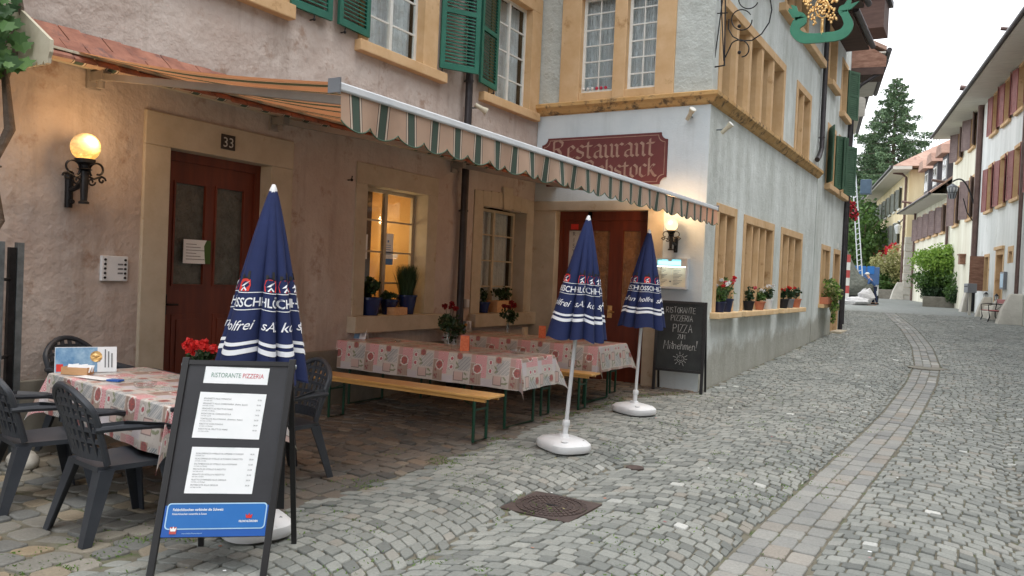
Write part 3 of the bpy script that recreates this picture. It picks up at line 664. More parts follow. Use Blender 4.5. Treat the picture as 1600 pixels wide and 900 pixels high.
# ------------------------------------------------------------------ the rose plaster house with the awning
def rose_house():
    T_ = Thing('plaster_house', 'rose grey lumpy plaster house with green shutters behind the striped awning', 'house', (.3, 5, 0))
    F = FA
    door = (4.77, 6.0, 0, 2.72); w1 = (7.58, 8.83, 1.06, 2.71); w2 = (10.24, 11.58, 1.04, 2.70)
    u0 = (4.9, 6.1, 4.5, 6.1); u1 = (7.47, 8.58, 4.44, 6.1); u2 = (10.42, 11.5, 4.41, 6.1)
    holes = [(a-.27*0, c, e, f) for a, c, e, f in (door, w1, w2, u0, u1, u2)]
    b = MB(); Z1 = 8.7
    # front as a fine grid so the render has real lumps
    sx = sorted({-3., 11.848, *np.round(np.arange(-2.9, 11.8, .12), 3), *[v for h in holes for v in h[:2]]})
    sz = sorted({-.1, Z1, *np.round(np.arange(0, 5.4, .12), 3), *[v for h in holes for v in h[2:]]})
    def lump(s, z):
        q = Vector((s*1.1, z*1.1, 0)); v = mn.noise(q)*.030+mn.noise(q*2.7)*.020+mn.noise(q*6)*.010
        e = min([max(h[0]-.3-s, s-h[1]-.3, h[2]-.3-z, z-h[3]-.3) for h in holes]); e = max(0, min(1, e/.25))
        return v*e-.006
    idx = {}
    for s in sx:
        for z in sz: idx[(s, z)] = len(b.v); b.v.append(tuple(map(float, F.p(s, z, lump(s, z)))))
    for i in range(len(sx)-1):
        for j in range(len(sz)-1):
            cs, cz = (sx[i]+sx[i+1])/2, (sz[j]+sz[j+1])/2
            if any(h[0] < cs < h[1] and h[2] < cz < h[3] for h in holes): continue
            b.f.append((idx[(sx[i], sz[j])], idx[(sx[i+1], sz[j])], idx[(sx[i+1], sz[j+1])], idx[(sx[i], sz[j+1])])); b.m.append(0)
    simple_house(F, -3, 11.84, -.1, Z1, 7, b)
    b.build('wall', 'plaster', T_, world=True, smooth=True)
    gable_roof(T_, F, -3.3, 11.8, 9.0, .9, 4, 3, 'tile')
    # stone door case
    a, c, e, f = door
    b = MB(); b.fbox(F, a-.27, a, 0, f, -.22, .03); b.fbox(F, c, c+.31, 0, f, -.22, .03); b.fbox(F, a-.27, c+.31, f, f+.31, -.22, .032)
    b.fbox(F, a-.3, c+.34, -.02, .1, -.2, .1)
    dc = b.build('door_case', 'stone', T_, world=True, bevel=.008)
    b = MB(); zc, sc = 2.875, F.px(353, 220)[0]; b.fbox(F, sc-.085, sc+.085, zc-.075, zc+.075, .032, .04); npl = b.build('number_plate', 'blackframe', sub(T_, dc), world=True)
    text('33', .14, 'chalk', lambda x, y, d: F.p(sc+x, zc-.05+y, .042), sub(T_, npl) if False else sub(T_, dc), 'number')
    # door: frame, panels, glass
    b = MB(); d0 = -.2
    b.fbox(F, a, a+.07, .1, f, d0, d0+.06); b.fbox(F, c-.07, c, .1, f, d0, d0+.06); b.fbox(F, a+.07, c-.07, f-.09, f, d0, d0+.06)
    la, lc = a+.07, c-.07; gz0, gz1 = 1.42, 2.42; m1 = (la+lc)/2
    gl = [(la+.13, m1-.07, gz0, gz1), (m1+.07, lc-.13, gz0, gz1)]; Fd = Fr(F.o+F.n*(d0+.035), F.u, F.n)
    wall(b, Fd, la, lc, .1, f-.09, gl, .04)
    for x0, x1, *_ in gl:
        b.fbox(Fd, x0, x1, .32, 1.12, 0, .008); b.fbox(Fd, x0+.05, x1-.05, .37, 1.07, .008, .018)
        for q0, q1, r0, r1 in ((x0-.02, x1+.02, gz0-.02, gz0), (x0-.02, x1+.02, gz1, gz1+.02), (x0-.02, x0, gz0, gz1), (x1, x1+.02, gz0, gz1)): b.fbox(Fd, q0, q1, r0, r1, 0, .012)
    do = b.build('door', 'reddoor', T_, world=True); dsub = sub(T_, do)
    b = MB(); [b.fbox(Fd, g_[0], g_[1], g_[2], g_[3], -.03, -.022) for g_ in gl]; b.build('glass', 'obscure', dsub, world=True)
    b = MB(); hz = 1.22; b.fbox(Fd, la+.02, la+.07, hz-.1, hz+.1, 0, .012); b.tube([Fd.p(la+.045, hz, .012), Fd.p(la+.045, hz, .06), Fd.p(la+.16, hz, .06)], .01, 8); b.build('handle', 'iron', dsub, world=True)
    b = MB(); p0 = F.px(299, 377); p1 = F.px(343, 414); s0 = p0[0]+.02; b.fbox(Fd, s0, s0+.32, 1.63, 1.87, .0185, .021); nt_ = b.build('paper_notice', 'paper', dsub, world=True)
    b = MB(); 
    for k in range(6): b.fbox(Fd, s0+.03, s0+.03+.12+.05*((k*7) % 3), 1.82-k*.03, 1.826-k*.03, .0215, .0225)
    b.build('notice_lettering', 'ink', dsub, world=True)
    b = MB(); b.prism([(.26, 0), (.32, 0), (.32, .24), (.27, .24), (.24, .18), (.25, .08)], lambda x, y: Fd.p(s0+x, 1.63+y, .0215), lambda x, y: Fd.p(s0+x, 1.63+y, .0225)); b.build('notice_print', 'leaf', dsub, world=True)
    # ground floor windows
    for (a, c, e, f), room, sw in ((w1, 'warmroom', (.21, .23)), (w2, 'room', (.25, .25))):
        b = MB(); b.fbox(F, a-sw[0], a, e, f, -.3, .014); b.fbox(F, c, c+sw[1], e, f, -.3, .014)
        wt = .26
        if room == 'warmroom': b.fbox(F, a-sw[0], c+sw[1], f, f+wt, -.3, .016)
        else:
            mdd = (a+c)/2; h = .1
            for q in range(8):
                t0, t1 = a-sw[0]+(c-a+.5)*q/8, a-sw[0]+(c-a+.5)*(q+1)/8; k = 1-abs((t0+t1)/2-mdd)/.95
                b.fbox(F, t0, t1, f-.02+.05*k, f+.22+.05*k, -.2, .016)
            b.prism([(-.11, f), (.11, f), (.15, f+.36), (-.15, f+.36)], lambda x, y: F.p(mdd+x, y, .045), lambda x, y: F.p(mdd+x, y, 0))
        b.build('window_surround', 'stone', T_, world=True, bevel=.006)
        b = MB(); b.fbox(F, a-.27, c+.3, e-.205, e, -.3, .13); b.build('window_sill', 'stone', T_, world=True, bevel=.01)
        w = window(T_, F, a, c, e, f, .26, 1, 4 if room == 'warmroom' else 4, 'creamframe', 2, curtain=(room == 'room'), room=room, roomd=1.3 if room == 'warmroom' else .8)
        if room == 'warmroom':
            ws = sub(T_, w)
            bm_ = emitm('bulb_glow', (1, .72, .34), 16)
            for q in range(3):
                b = MB(); b.ball(F.p(a+.80+.12*(q % 2), 2.02+.05*q, -.75-.08*q), .05, 12, 8); b.build('lit_bulb', bm_, ws, world=True, smooth=True)
            ld = D.lights.new('room_lamp', 'POINT'); ld.energy = 4.0; ld.color = (1, .72, .42); ld.shadow_soft_size = .12; lo = D.objects.new('room_lamp', ld); COL.objects.link(lo); lo.parent = w; lo.location = T_.inv @ Vector(F.p(a+.7, 2.2, -.6))
            b = MB(); b.fbox(F, a+.62, a+.82, 1.72, 2.14, -.228, -.226); pw = b.build('menu_sheet', 'paper', ws, world=True)
            b = MB(); b.fbox(F, a+.62, a+.82, 1.72, 1.80, -.2255, -.2245); b.fbox(F, a+.70, a+.73, 2.02, 2.05, -.2255, -.2245)
            for k in range(5): b.fbox(F, a+.66, a+.77, 1.86+k*.03, 1.866+k*.03, -.2255, -.2245)
            b.build('sheet_print', 'bluesign', ws, world=True)
            b = MB(); b.fbox(F, a+.0, a+.56, e+.0, f, -.42, -.40); b.build('dark_panel', 'room', ws, world=True)  # panel added behind the left casement so that pane looks dark
            b = MB(); b.fbox(F, a+.06, a+.3, 1.78, 2.1, -.228, -.226); b.build('menu_sheet', 'paper', ws, world=True)
            b = MB()
            for k in range(7): b.fbox(F, a+.09, a+.25, 1.83+k*.034, 1.838+k*.034, -.2255, -.2245)
            b.build('sheet_print', 'ink', ws, world=True)
    # upper windows
    for (a, c, e, f), sill in ((u0, (4.4, 6.2, 4.34, 4.5)), (u1, (7.25, 9.05, 4.30, 4.438)), (u2, (10.0, 11.75, 4.27, 4.408))):
        rj = .32 if a != u0[0] else .1
        b = MB(); b.fbox(F, a-.17, a, e, f, -.14, .02); b.fbox(F, c, c+rj, e, f, -.14, .02); b.fbox(F, a-.17, c+rj, f, f+.25, -.14, .022); b.build('window_surround', 'ochre', T_, world=True, bevel=.006)
        b = MB(); b.fbox(F, *sill, -.2, .10); b.build('window_sill', 'ochre', T_, world=True, bevel=.012)
        window(T_, F, a, c, e, f, .15, 1, 4, 'whiteframe', 2)
    for hs, w, ang, sd_ in ((6.17, .6, R(3), 1), (7.45, .58, R(4), -1), (8.93, .6, R(30), 1), (10.41, .6, R(8), -1)):
        shutter(T_, F, hs, 4.50, 6.15, w, ang, sd_, 'green')
    # shutter hooks
    for s in (6.5, 7.0, 8.95, 10.3, 7.22):
        z = 4.44 if s != 7.22 else 2.72
        b = MB(); b.tube([F.p(s, z, 0), F.p(s, z, .06), F.p(s, z+.05, .07)], .008, 6); b.ball(F.p(s, z, .065), .018, 8, 6); b.build('shutter_hook', 'iron', T_, world=True)
    # low plinth band
    b = MB(); 
    b.fbox(F, 6.34, 11.8, -.1, .66, -.02, .035); b.fbox(F, -3, 4.47, -.1, .62, -.02, .035)
    b.build('plinth', 'concrete', T_, world=True, bevel=.01)
    return T_
rose_house()
def bell_panel():
    T_ = Thing('doorbell_panel', 'pale metal doorbell panel with ten round buttons beside the left door', 'doorbell', FA.p(4.25, 1.56, 0))
    b = MB(); b.fbox(FA, 4.125, 4.375, 1.445, 1.67, -.01, .025); b.build('plate', 'alu', T_, world=True, bevel=.006)
    for i in range(5):
        for s in (4.155, 4.345):
            b = MB(); b.lathe([(.011, .0), (.011, .008), (.001, .009)], FA.p(s, 1.475+i*.04, .025), 12, axis='x'); b.build('button', 'blackprint', T_, world=True)
    for i in range(3): b = MB(); b.fbox(FA, 4.275, 4.325, 1.508+i*.04, 1.523+i*.04, .0255, .027); b.build('name_tag', 'ink', T_, world=True)
bell_panel()

def scroll(c, r, a0, turns, U, V, n=26, sh=.72):
    P = []
    for i in range(n):
        t = i/(n-1); rr = r*(1-sh*t); a = a0+turns*2*math.pi*t
        P.append(np.array(c)+np.array(U)*rr*math.cos(a)+np.array(V)*rr*math.sin(a))
    return P
def wall_lamp(F, s, z, out, label, scale=1., power=28, globe=True):
    base = F.p(s, z-.3, 0); T_ = Thing('wall_lamp', label, 'lamp', base)
    n_, u_ = F.n, F.u; V = (0, 0, 1)
    P = lambda a, zz, d: F.p(s+a*scale, z+zz*scale, d)
    b = MB(); o = out
    b.tube([P(0, -.5, .03), P(0, -.2, .03)], [.03, .035], 10); b.tube([P(0, -.45, .02), P(0, -.45, .09)], .02, 8)
    b.tube([P(0, -.36, .03), P(0, -.33, o*.6), P(0, -.24, o)], .022, 10)
    b.tube([P(0, -.46, o), P(0, -.2, o)], [.026*scale, .034*scale], 12); b.lathe([(.04, 0), (.042, .015), (.02, .03)], P(0, -.47, o), 14)
    b.lathe([(.02, -.20*scale), (.06*scale, -.185*scale), (.03*scale, -.17*scale), (.035*scale, -.15*scale), (.075*scale, -.13*scale), (.08*scale, -.10*scale)], F.p(s, z, o), 18)
    b.build('bracket', 'iron', T_, world=True, smooth=True)
    for sg in (-1, 1):
        b = MB(); c = np.array(P(sg*.11, -.18, o)); U = np.array(u_)*sg
        b.tube(scroll(c, .075*scale, math.pi*1.25, -.9, U, V, sh=.55), .009*scale, 6)
        b.tube(scroll(np.array(P(sg*.15, -.26, o)), .035*scale, 0, 1.1, U, V, sh=.8), .009*scale, 6)
        b.tube(scroll(np.array(P(sg*.06, -.28, o)), .035*scale, 0, -1.1, U, V, sh=.8), .008*scale, 6)
        b.tube([P(sg*.03, -.24, o), P(sg*.08, -.255, o), P(sg*.15, -.225, o)], .009*scale, 6); b.build('scroll', 'iron', T_, world=True)
    if globe:
        mm, N, L, B = newmat('marbled_glowing_globe'); f = noisev(N, L, 7, 5, .65, dist=1.6, stretch=(1, 1, 3.2))
        c = ramp(N, L, f, ((.36, (1, .72, .24)), (.47, (1, .50, .10)), (.57, (.55, .20, .02)), (.64, (1, .56, .14)))); L.new(c, B.inputs['Emission Color']); B.inputs['Base Color'].default_value = (.7, .5, .3, 1)
        t = N.new('ShaderNodeTexCoord'); sx = N.new('ShaderNodeSeparateXYZ'); L.new(t.outputs['Normal'], sx.inputs[0])
        st = mth(N, L, 'MULTIPLY_ADD', sx.outputs[2], -.45, .50); L.new(st, B.inputs['Emission Strength']); B.inputs['Roughness'].default_value = .15
        gm_ = mm
    else: gm_ = emitm('clear_globe_glow', (1, .66, .30), 1.3)
    b = MB(); b.ball(F.p(s, z+.0, o), .115*scale, 26, 18); gl = b.build('globe', gm_, T_, world=True, smooth=True)
    ld = D.lights.new('lamp_bulb', 'POINT'); ld.energy = power; ld.color = (1, .6, .28); ld.shadow_soft_size = .1*scale
    lo = D.objects.new('lamp_bulb', ld); COL.objects.link(lo); lo.parent = T_.o; lo.location = T_.inv @ Vector(F.p(s, z+.06, o+.14*scale))
    return T_
wall_lamp(FA, 3.81, 2.56, .25, 'lit marbled globe wall lamp on scrolled black iron bracket left of the door', 1., 8)

# ------------------------------------------------------------------ tiled pent roof ledge above the awning
def pent_roof():
    T_ = Thing('pent_roof', 'narrow clay tiled pent roof with scalloped end board above the awning', 'roof ledge', (.3, 3.3, 3.3))
    b = MB(); tw = .19
    for row in range(2):
        y = 3.30; k = 0
        while y < 11.7:
            x0, x1 = .31+row*.2, .31+row*.2+.24; z0, z1 = 3.56-row*.155, 3.56-row*.155-.19; j = rng.uniform(-.008, .008); yy = y+(tw/2 if row else 0)
            b.add([(x0, yy, z0+j), (x1, yy, z1+j), (x1, yy+tw-.012, z1+j+.006), (x0, yy+tw-.012, z0+j+.006), (x0, yy, z0+j-.022), (x1, yy, z1+j-.022), (x1, yy+tw-.012, z1+j-.016), (x0, yy+tw-.012, z0+j-.016)],
                  ((0, 1, 2, 3), (7, 6, 5, 4), (0, 4, 5, 1), (1, 5, 6, 2), (2, 6, 7, 3), (3, 7, 4, 0))); y += tw
    b.build('roof_tile', 'tile', T_, world=True, label='overlapping rows of red clay tiles')
    b = MB(); b.box(.31, .72, 3.32, 11.7, 3.26, 3.28); b.build('soffit_board', 'paleboard', T_, world=True)
    poly = [(.31, 3.08)]
    for i in range(7):
        a = .31+.09*i; poly += [(a+.03, 3.075), (a+.045, 3.10), (a+.06, 3.075)]
    poly += [(.95, 3.08), (.955, 3.12), (.975, 3.16), (.975, 3.25), (.44, 3.60), (.31, 3.60)]
    poly = [(min(x, .975), z) for x, z in poly]
    b = MB(); b.prism(poly, lambda x, z: (x, 3.262, z), lambda x, z: (x, 3.29, z)); b.build('end_board', 'paleboard', T_, world=True)
pent_roof()

# ------------------------------------------------------------------ awning
PER = .283
def stripe_mat(name, trans):
    M_, N, L, B = newmat(name); B.inputs['Roughness'].default_value = .85
    t = N.new('ShaderNodeTexCoord'); sx = N.new('ShaderNodeSeparateXYZ'); L.new(t.outputs['Object'], sx.inputs[0])
    u = mth(N, L, 'FRACT', mth(N, L, 'DIVIDE', sx.outputs[1], PER))
    be, gr_, wh, br = rgb(192, 168, 148), rgb(74, 94, 84), rgb(214, 206, 192), rgb(84, 68, 58)
    c = ramp(N, L, u, ((0., be), (.26, br), (.285, wh), (.33, br), (.35, gr_), (.58, br), (.60, wh), (.65, br), (.675, be)), 'CONSTANT')
    c = mixc(N, L, 1., c, ramp(N, L, noisev(N, L, 3, 4), ((.3, .86), (.7, 1.05))), 'MULTIPLY')
    L.new(c, B.inputs['Base Color'])
    if trans:
        tr = N.new('ShaderNodeBsdfTranslucent'); L.new(mixc(N, L, 1., c, (1., .52, .28), 'MULTIPLY'), tr.inputs['Color']); s = N.new('ShaderNodeMixShader'); s.inputs[0].default_value = trans
        L.new(B.outputs[0], s.inputs[1]); L.new(tr.outputs[0], s.inputs[2]); L.new(s.outputs[0], N['Material Output'].inputs['Surface'])
    return M_
def awning():
    y0, y1 = 3.63, 11.6; XB, ZB = 3.5, 2.765
    T_ = Thing('awning', 'long beige and green striped folding awning with scalloped valance over the terrace', 'awning', (.3, y0, 0))
    fab = stripe_mat('striped_awning_cloth', .4); val = stripe_mat('striped_valance_cloth', .25)
    b = MB(); ny, nx = 66, 10; vs = []
    for j in range(ny+1):
        for i in range(nx+1):
            t = i/nx; y = y0+(y1-y0)*j/ny; sag = -.05*math.sin(math.pi*t)*(1+.35*math.sin(j*.9))
            vs.append((.47+(XB-.47)*t, y, 3.34+(ZB+.03-3.34)*t+sag))
    b.add(vs, [(j*(nx+1)+i, j*(nx+1)+i+1, (j+1)*(nx+1)+i+1, (j+1)*(nx+1)+i) for j in range(ny) for i in range(nx)])
    b.build('canopy_cloth', fab, T_, world=True, smooth=True)
    b = MB(); n = int((y1-y0)/PER*14); vs = []; fs = []
    for i in range(n+1):
        y = y0+(y1-y0)*i/n; ph = ((y-y0)/PER) % 1; q = abs(((ph+.5) % 1)-.5)*2    # scallop: cusp between the green bands
        q = abs(math.sin(math.pi*((y-y0)/PER+.0)))
        low = .175+.055*q**.7
        w = .016*math.sin(2*math.pi*(y-y0)/PER*.5+.6)+.012*math.sin((y-y0)*9)
        for k in range(5):
            t = k/4; vs.append((XB+.045+w*t, y, ZB-.03-low*t))
    b.add(vs, [(i*5+k, (i+1)*5+k, (i+1)*5+k+1, i*5+k+1) for i in range(n) for k in range(4)])
    v = b.build('valance', val, T_, world=True, smooth=True)
    b = MB(); b.tube([vs[i*5+4] for i in range(n+1)], .0045, 5); b.build('valance_hem', 'dgreen', sub(T_, v), world=True)
    b = MB(); b.box(XB, XB+.06, y0-.02, y1+.02, ZB-.028, ZB+.026); b.box(XB-.03, XB, y0-.02, y1+.02, ZB-.026, ZB+.01); b.build('front_bar', 'alu', T_, world=True, bevel=.01)
    for y in (y0-.025, y1+.025): b = MB(); b.box(XB-.035, XB+.064, y-.006, y+.006, ZB-.04, ZB+.05); b.build('end_cap', 'grey', T_, world=True)
    b = MB(); b.tube([(.47, 3.42, 3.30), (.47, y1, 3.30)], .062, 16); b.build('cloth_roll', stripe_mat('striped_roll_cloth', 0), T_, world=True, smooth=True)
    def arm(p, q, w=.05, h=.055): b.bar(p, q, w, h)
    for pa, pe in (((.42, 4.0, 3.20), (3.46, 3.82, 2.72)), ((.42, 6.02, 3.2), (1.6, 7.3, 3.02))):
        b = MB(); arm(pa, pe); b.ball(pe, .045, 10, 8); b.build('arm', 'armgrey', T_, world=True, smooth=False)
    b = MB(); arm((1.6, 7.3, 3.02), (3.46, 6.3, 2.72)); b.build('arm', 'armgrey', T_, world=True)
    b = MB(); arm((.42, 9.4, 3.2), (1.6, 10.5, 3.0)); b.build('arm', 'armgrey', T_, world=True)
    b = MB(); arm((1.6, 10.5, 3.0), (3.46, 9.6, 2.72)); b.build('arm', 'armgrey', T_, world=True)
    for y in (4.0, 6.02, 9.4):
        b = MB(); b.box(.3, .5, y-.04, y+.04, 3.16, 3.24); b.box(.3, .33, y-.06, y+.06, 3.1, 3.3); b.tube([(.42, y, 3.1), (.42, y, 3.26)], .03, 10); b.build('wall_bracket', 'armgrey', T_, world=True)
awning()

# ------------------------------------------------------------------ the pale blue corner house
def mullions(T_, F, s0, s1, z0, z1, n, w=.13, d=.0, depth=.3, mname='ochre'):
    b = MB()
    for i in range(1, n):
        c = s0+(s1-s0)*i/n
        P = [(c-w/2+.03, d), (c+w/2-.03, d), (c+w/2, -.08), (c+w/2, -depth), (c-w/2, -depth), (c-w/2, -.08)]
        b.prism(P, lambda a, dd: F.p(a, z0, dd), lambda a, dd: F.p(a, z1, dd))
        b.build('mullion', mname, T_, world=True); b = MB()
def case(T_, F, s0, s1, z0, z1, w=.15, depth=.3, mname='ochre', wt=None, d=.02):
    b = MB(); surround(b, F, s0, s1, z0, z1, w, d, depth, wt); return b.build('window_surround', mname, T_, world=True, bevel=.006)
def corner_house():
    T_ = Thing('corner_house', 'pale blue grey corner house with ochre stone windows and gothic lettered sign', 'house', (3.3, 11.85, 0))
    # front part facing the terrace
    e0, e1 = .74, 2.38
    door = (e0-.01, e1+.01, -.02, 2.78)
    b = MB(); wall(b, FC, .3, 3.3, -.1, 4.42, [door], .3); b.build('wall', 'bluewall', T_, world=True)
    wA = (1.06, 1.66, 4.72, 6.3); wB = (1.88, 2.39, 4.72, 6.3)
    b = MB(); wall(b, FC, .3, 3.3, 4.42, 8.75, [(1.05, 2.40, 4.56, 6.31)], .3); b.build('wall', 'greywall', T_, world=True, label='rough grey plaster above the cornice')
    b = MB(); b.fbox(FC, 1.06, 2.39, 4.565, 4.718, -.3, .02); b.fbox(FC, .70, 1.06, 4.57, 6.3, -.29, .04); b.fbox(FC, 2.39, 2.70, 4.57, 6.3, -.3, .04); b.fbox(FC, 1.66, 1.88, 4.57, 6.3, -.2, .04); b.fbox(FC, .70, 2.70, 6.3, 6.6, -.3, .045); b.build('window_surround', 'ochre', T_, world=True, bevel=.01)
    for w in (wA, wB): window(T_, FC, w[0], w[1], w[2], w[3], .12, 2, 6, 'whiteframe', 1, st=.05)
    # lace at the bottom of the panes
    # cornice wrapping the corner
    b = MB(); prof = [(.0, 4.38), (.05, 4.40), (.09, 4.46), (.14, 4.50), (.14, 4.555), (.0, 4.60)]
    def ring_pts(d, z): return [(.3, 11.85-d, z), (3.3+d, 11.85-d, z), (3.3+d, 20.79, z)]
    vs = [p for d, z in prof for p in ring_pts(d, z)]
    b.add(vs, [(i*3+j, i*3+j+1, (i+1)*3+j+1, (i+1)*3+j) for i in range(len(prof)-1) for j in range(2)]+[tuple(i*3+2 for i in range(len(prof)))])
    b.build('cornice', 'cornice', T_, world=True)
    # entrance
    b = MB(); b.fbox(FC, .3, .74, -.05, 2.77, -.2, .03); b.fbox(FC, 2.38, 2.64, -.05, 2.77, -.2, .03); b.fbox(FC, .3, 2.64, 2.77, 2.93, -.2, .04); b.build('door_case', 'stone', T_, world=True, bevel=.008)
    dd = -.2; Fd = Fr(FC.o+FC.n*(dd+.04), FC.u, FC.n)
    gl = [(e0+.16, e0+.42, 1.35, 2.45), (1.36, 1.66, 1.15, 2.45), (1.90, 2.2, 1.15, 2.45)]
    b = MB(); wall(b, Fd, e0, e1, -.02, 2.77, gl, .05)
    for x0, x1 in ((e0, e0+.06), (e1-.06, e1), (e0+.52, e0+.60)): b.fbox(Fd, x0, x1, 0, 2.77, 0, .03)
    b.fbox(Fd, e0+.06, e1-.06, 2.62, 2.77, 0, .03)
    for x0, x1 in ((1.36, 1.66), (1.90, 2.2), (e0+.14, e0+.44)): b.fbox(Fd, x0, x1, .25, .95, 0, .012)
    do = b.build('door', 'reddoor', T_, world=True); ds = sub(T_, do)
    b = MB(); [b.fbox(Fd, *g_, -.04, -.03) for g_ in gl[1:]]; b.build('glass', mat('warm_door_glass', rgb(150, 108, 66), rgb(112, 78, 48), .16, 5, ((24, 1., .015),), spec=.8), ds, world=True)
    b = MB(); b.fbox(Fd, *gl[0], -.04, -.03); b.build('frosted_glass', 'lampglass', ds, world=True)
    for i, ch in enumerate('RISTORANTE'):
        text(ch, .1, 'ink', lambda x, y, d, i=i: Fd.p(e0+.25+x, 2.36-i*.10+y, -.028), ds, 'lettering')
    b = MB(); b.fbox(Fd, e0+.2, e0+.34, 2.47, 2.56, .001, .004); b.fbox(Fd, e0+.2, e0+.34, 2.50, 2.56, .004, .005); b.build('red_sticker', 'redprint', ds, world=True)
    b = MB(); b.fbox(Fd, 1.68, 1.76, 1.02, 1.22, 0, .01); b.tube([Fd.p(1.72, 1.12, .01), Fd.p(1.72, 1.12, .06), Fd.p(1.82, 1.12, .06)], .011, 8); b.build('handle', 'gold', ds, world=True)
    # street side
    lows = [FB.px(1120, 316), FB.px(1150, 328), FB.px(1163, 331), FB.px(1209, 353), FB.px(1223, 357), FB.px(1253, 362)]
    L = [(12.52, 13.42, 1.2, 2.80, 2), (14.18, 16.22, 1.2, 2.76, 4), (17.15, 19.1, 1.2, 2.76, 3)]
    U_ = [(12.3, 16.55, 4.62, 6.02, 5), (18.0, 19.35, 4.62, 6.0, 2)]
    V_ = [(12.6, 14.8, 7.2, 8.3, 3), (16.5, 18.6, 7.2, 8.3, 3)]
    b = MB(); wall(b, FB, 11.85, 20.79, -.1, 8.75, [w[:4] for w in L+U_+V_], .32)
    b.quad((3.3, 20.79, -.1), (-3, 20.79, -.1), (-3, 20.79, 8.75), (3.3, 20.79, 8.75)); b.quad((-3, 20.79, -.1), (-3, 12, -.1), (-3, 12, 8.75), (-3, 20.79, 8.75))
    b.build('wall', 'sidewall', T_, world=True, label='weathered pale plaster side along the street')
    b = MB()
    for i, w in enumerate(L):
        case(T_, FB, w[0], w[1], w[2], w[3], .14); mullions(T_, FB, w[0], w[1], w[2], w[3], w[4], .14)
        window(T_, FB, w[0], w[1], w[2], w[3], .31, 0, 5, 'whiteframe', w[4], bar=.025)
        b = MB(); b.fbox(FB, w[0]-.22, w[1]+.24, 1.10, 1.197, -.3, .15); b.build('window_sill', 'sill', T_, world=True, bevel=.012)
    for w in U_: case(T_, FB, w[0], w[1], w[2], w[3], .16, wt=.15); mullions(T_, FB, w[0], w[1], w[2], w[3], w[4], .2 if w[4] > 3 else .16); window(T_, FB, w[0], w[1], w[2], w[3], .31, 0, 4, 'whiteframe', w[4])
    for w in V_:
        case(T_, FB, w[0], w[1], w[2], w[3], .16, wt=.15); mullions(T_, FB, w[0], w[1], w[2], w[3], w[4], .16); window(T_, FB, w[0], w[1], w[2], w[3], .31, 0, 4, 'whiteframe', w[4])
    b = MB(); b.fbox(FB, 15.9, 20.5, 7.04, 7.2, -.1, .14); b.fbox(FB, 12.3, 15.1, 7.04, 7.2, -.1, .14); b.build('window_sill', 'ochre', T_, world=True, bevel=.012)
    gable_roof(T_, FB, 11.6, 20.79, 9.25, .9, 3.5, 2.6, 'fartile')
    b = MB(); b.quad((.3, 11.85, 8.75), (3.3, 11.85, 8.75), (-.2, 11.85, 11.85), (-3, 11.85, 9.2)); b.quad((3.3, 11.85, 8.75), (3.3, 20.79, 8.75), (3.3, 20.79, 9.0), (3.3, 11.85, 9.0)); b.build('gable', 'greywall', T_, world=True)
    # bird lace: little flower row behind the left pane
    for i in range(6):
        x = 1.1+.08*i; b = MB(); b.ball((x, 11.93, 4.80), .028, 8, 6); b.build('pane_ornament', 'petalpink' if i > 2 else 'petalwhite', T_, world=True)
    return T_
corner_house()

def downpipe(label, F, s, z0, z1, r=.05, mname='pipe', kick=0, off=.09, zb=None, group=None):
    T_ = Thing('downpipe', label, 'downpipe', F.p(s, z0, off), group=group)
    P = [F.p(s, z1, off), F.p(s, z0+(.35 if kick else 0), off)]
    if kick: P += [F.p(s-kick*.5, z0+.12, off), F.p(s-kick, z0, off)]
    b = MB(); b.tube(P, r, 12); b.build('pipe', mname, T_, world=True, smooth=True)
    z = z0+.6
    while z < z1:
        b = MB(); b.tube([F.p(s, z, off), F.p(s, z+.03, off)], r+.008, 12); b.fbox(F, s-.012, s+.012, z+.005, z+.025, 0, off); b.build('clip', mname, T_, world=True); z += 1.9
    return T_
downpipe('dark downpipe between the two terrace windows of the rose plaster house', FA, 9.6, .05, 8.4, .055)
downpipe('dark downpipe on the pale wall above the street windows', FB, 20.62, 4.75, 8.55, .06, kick=.5)

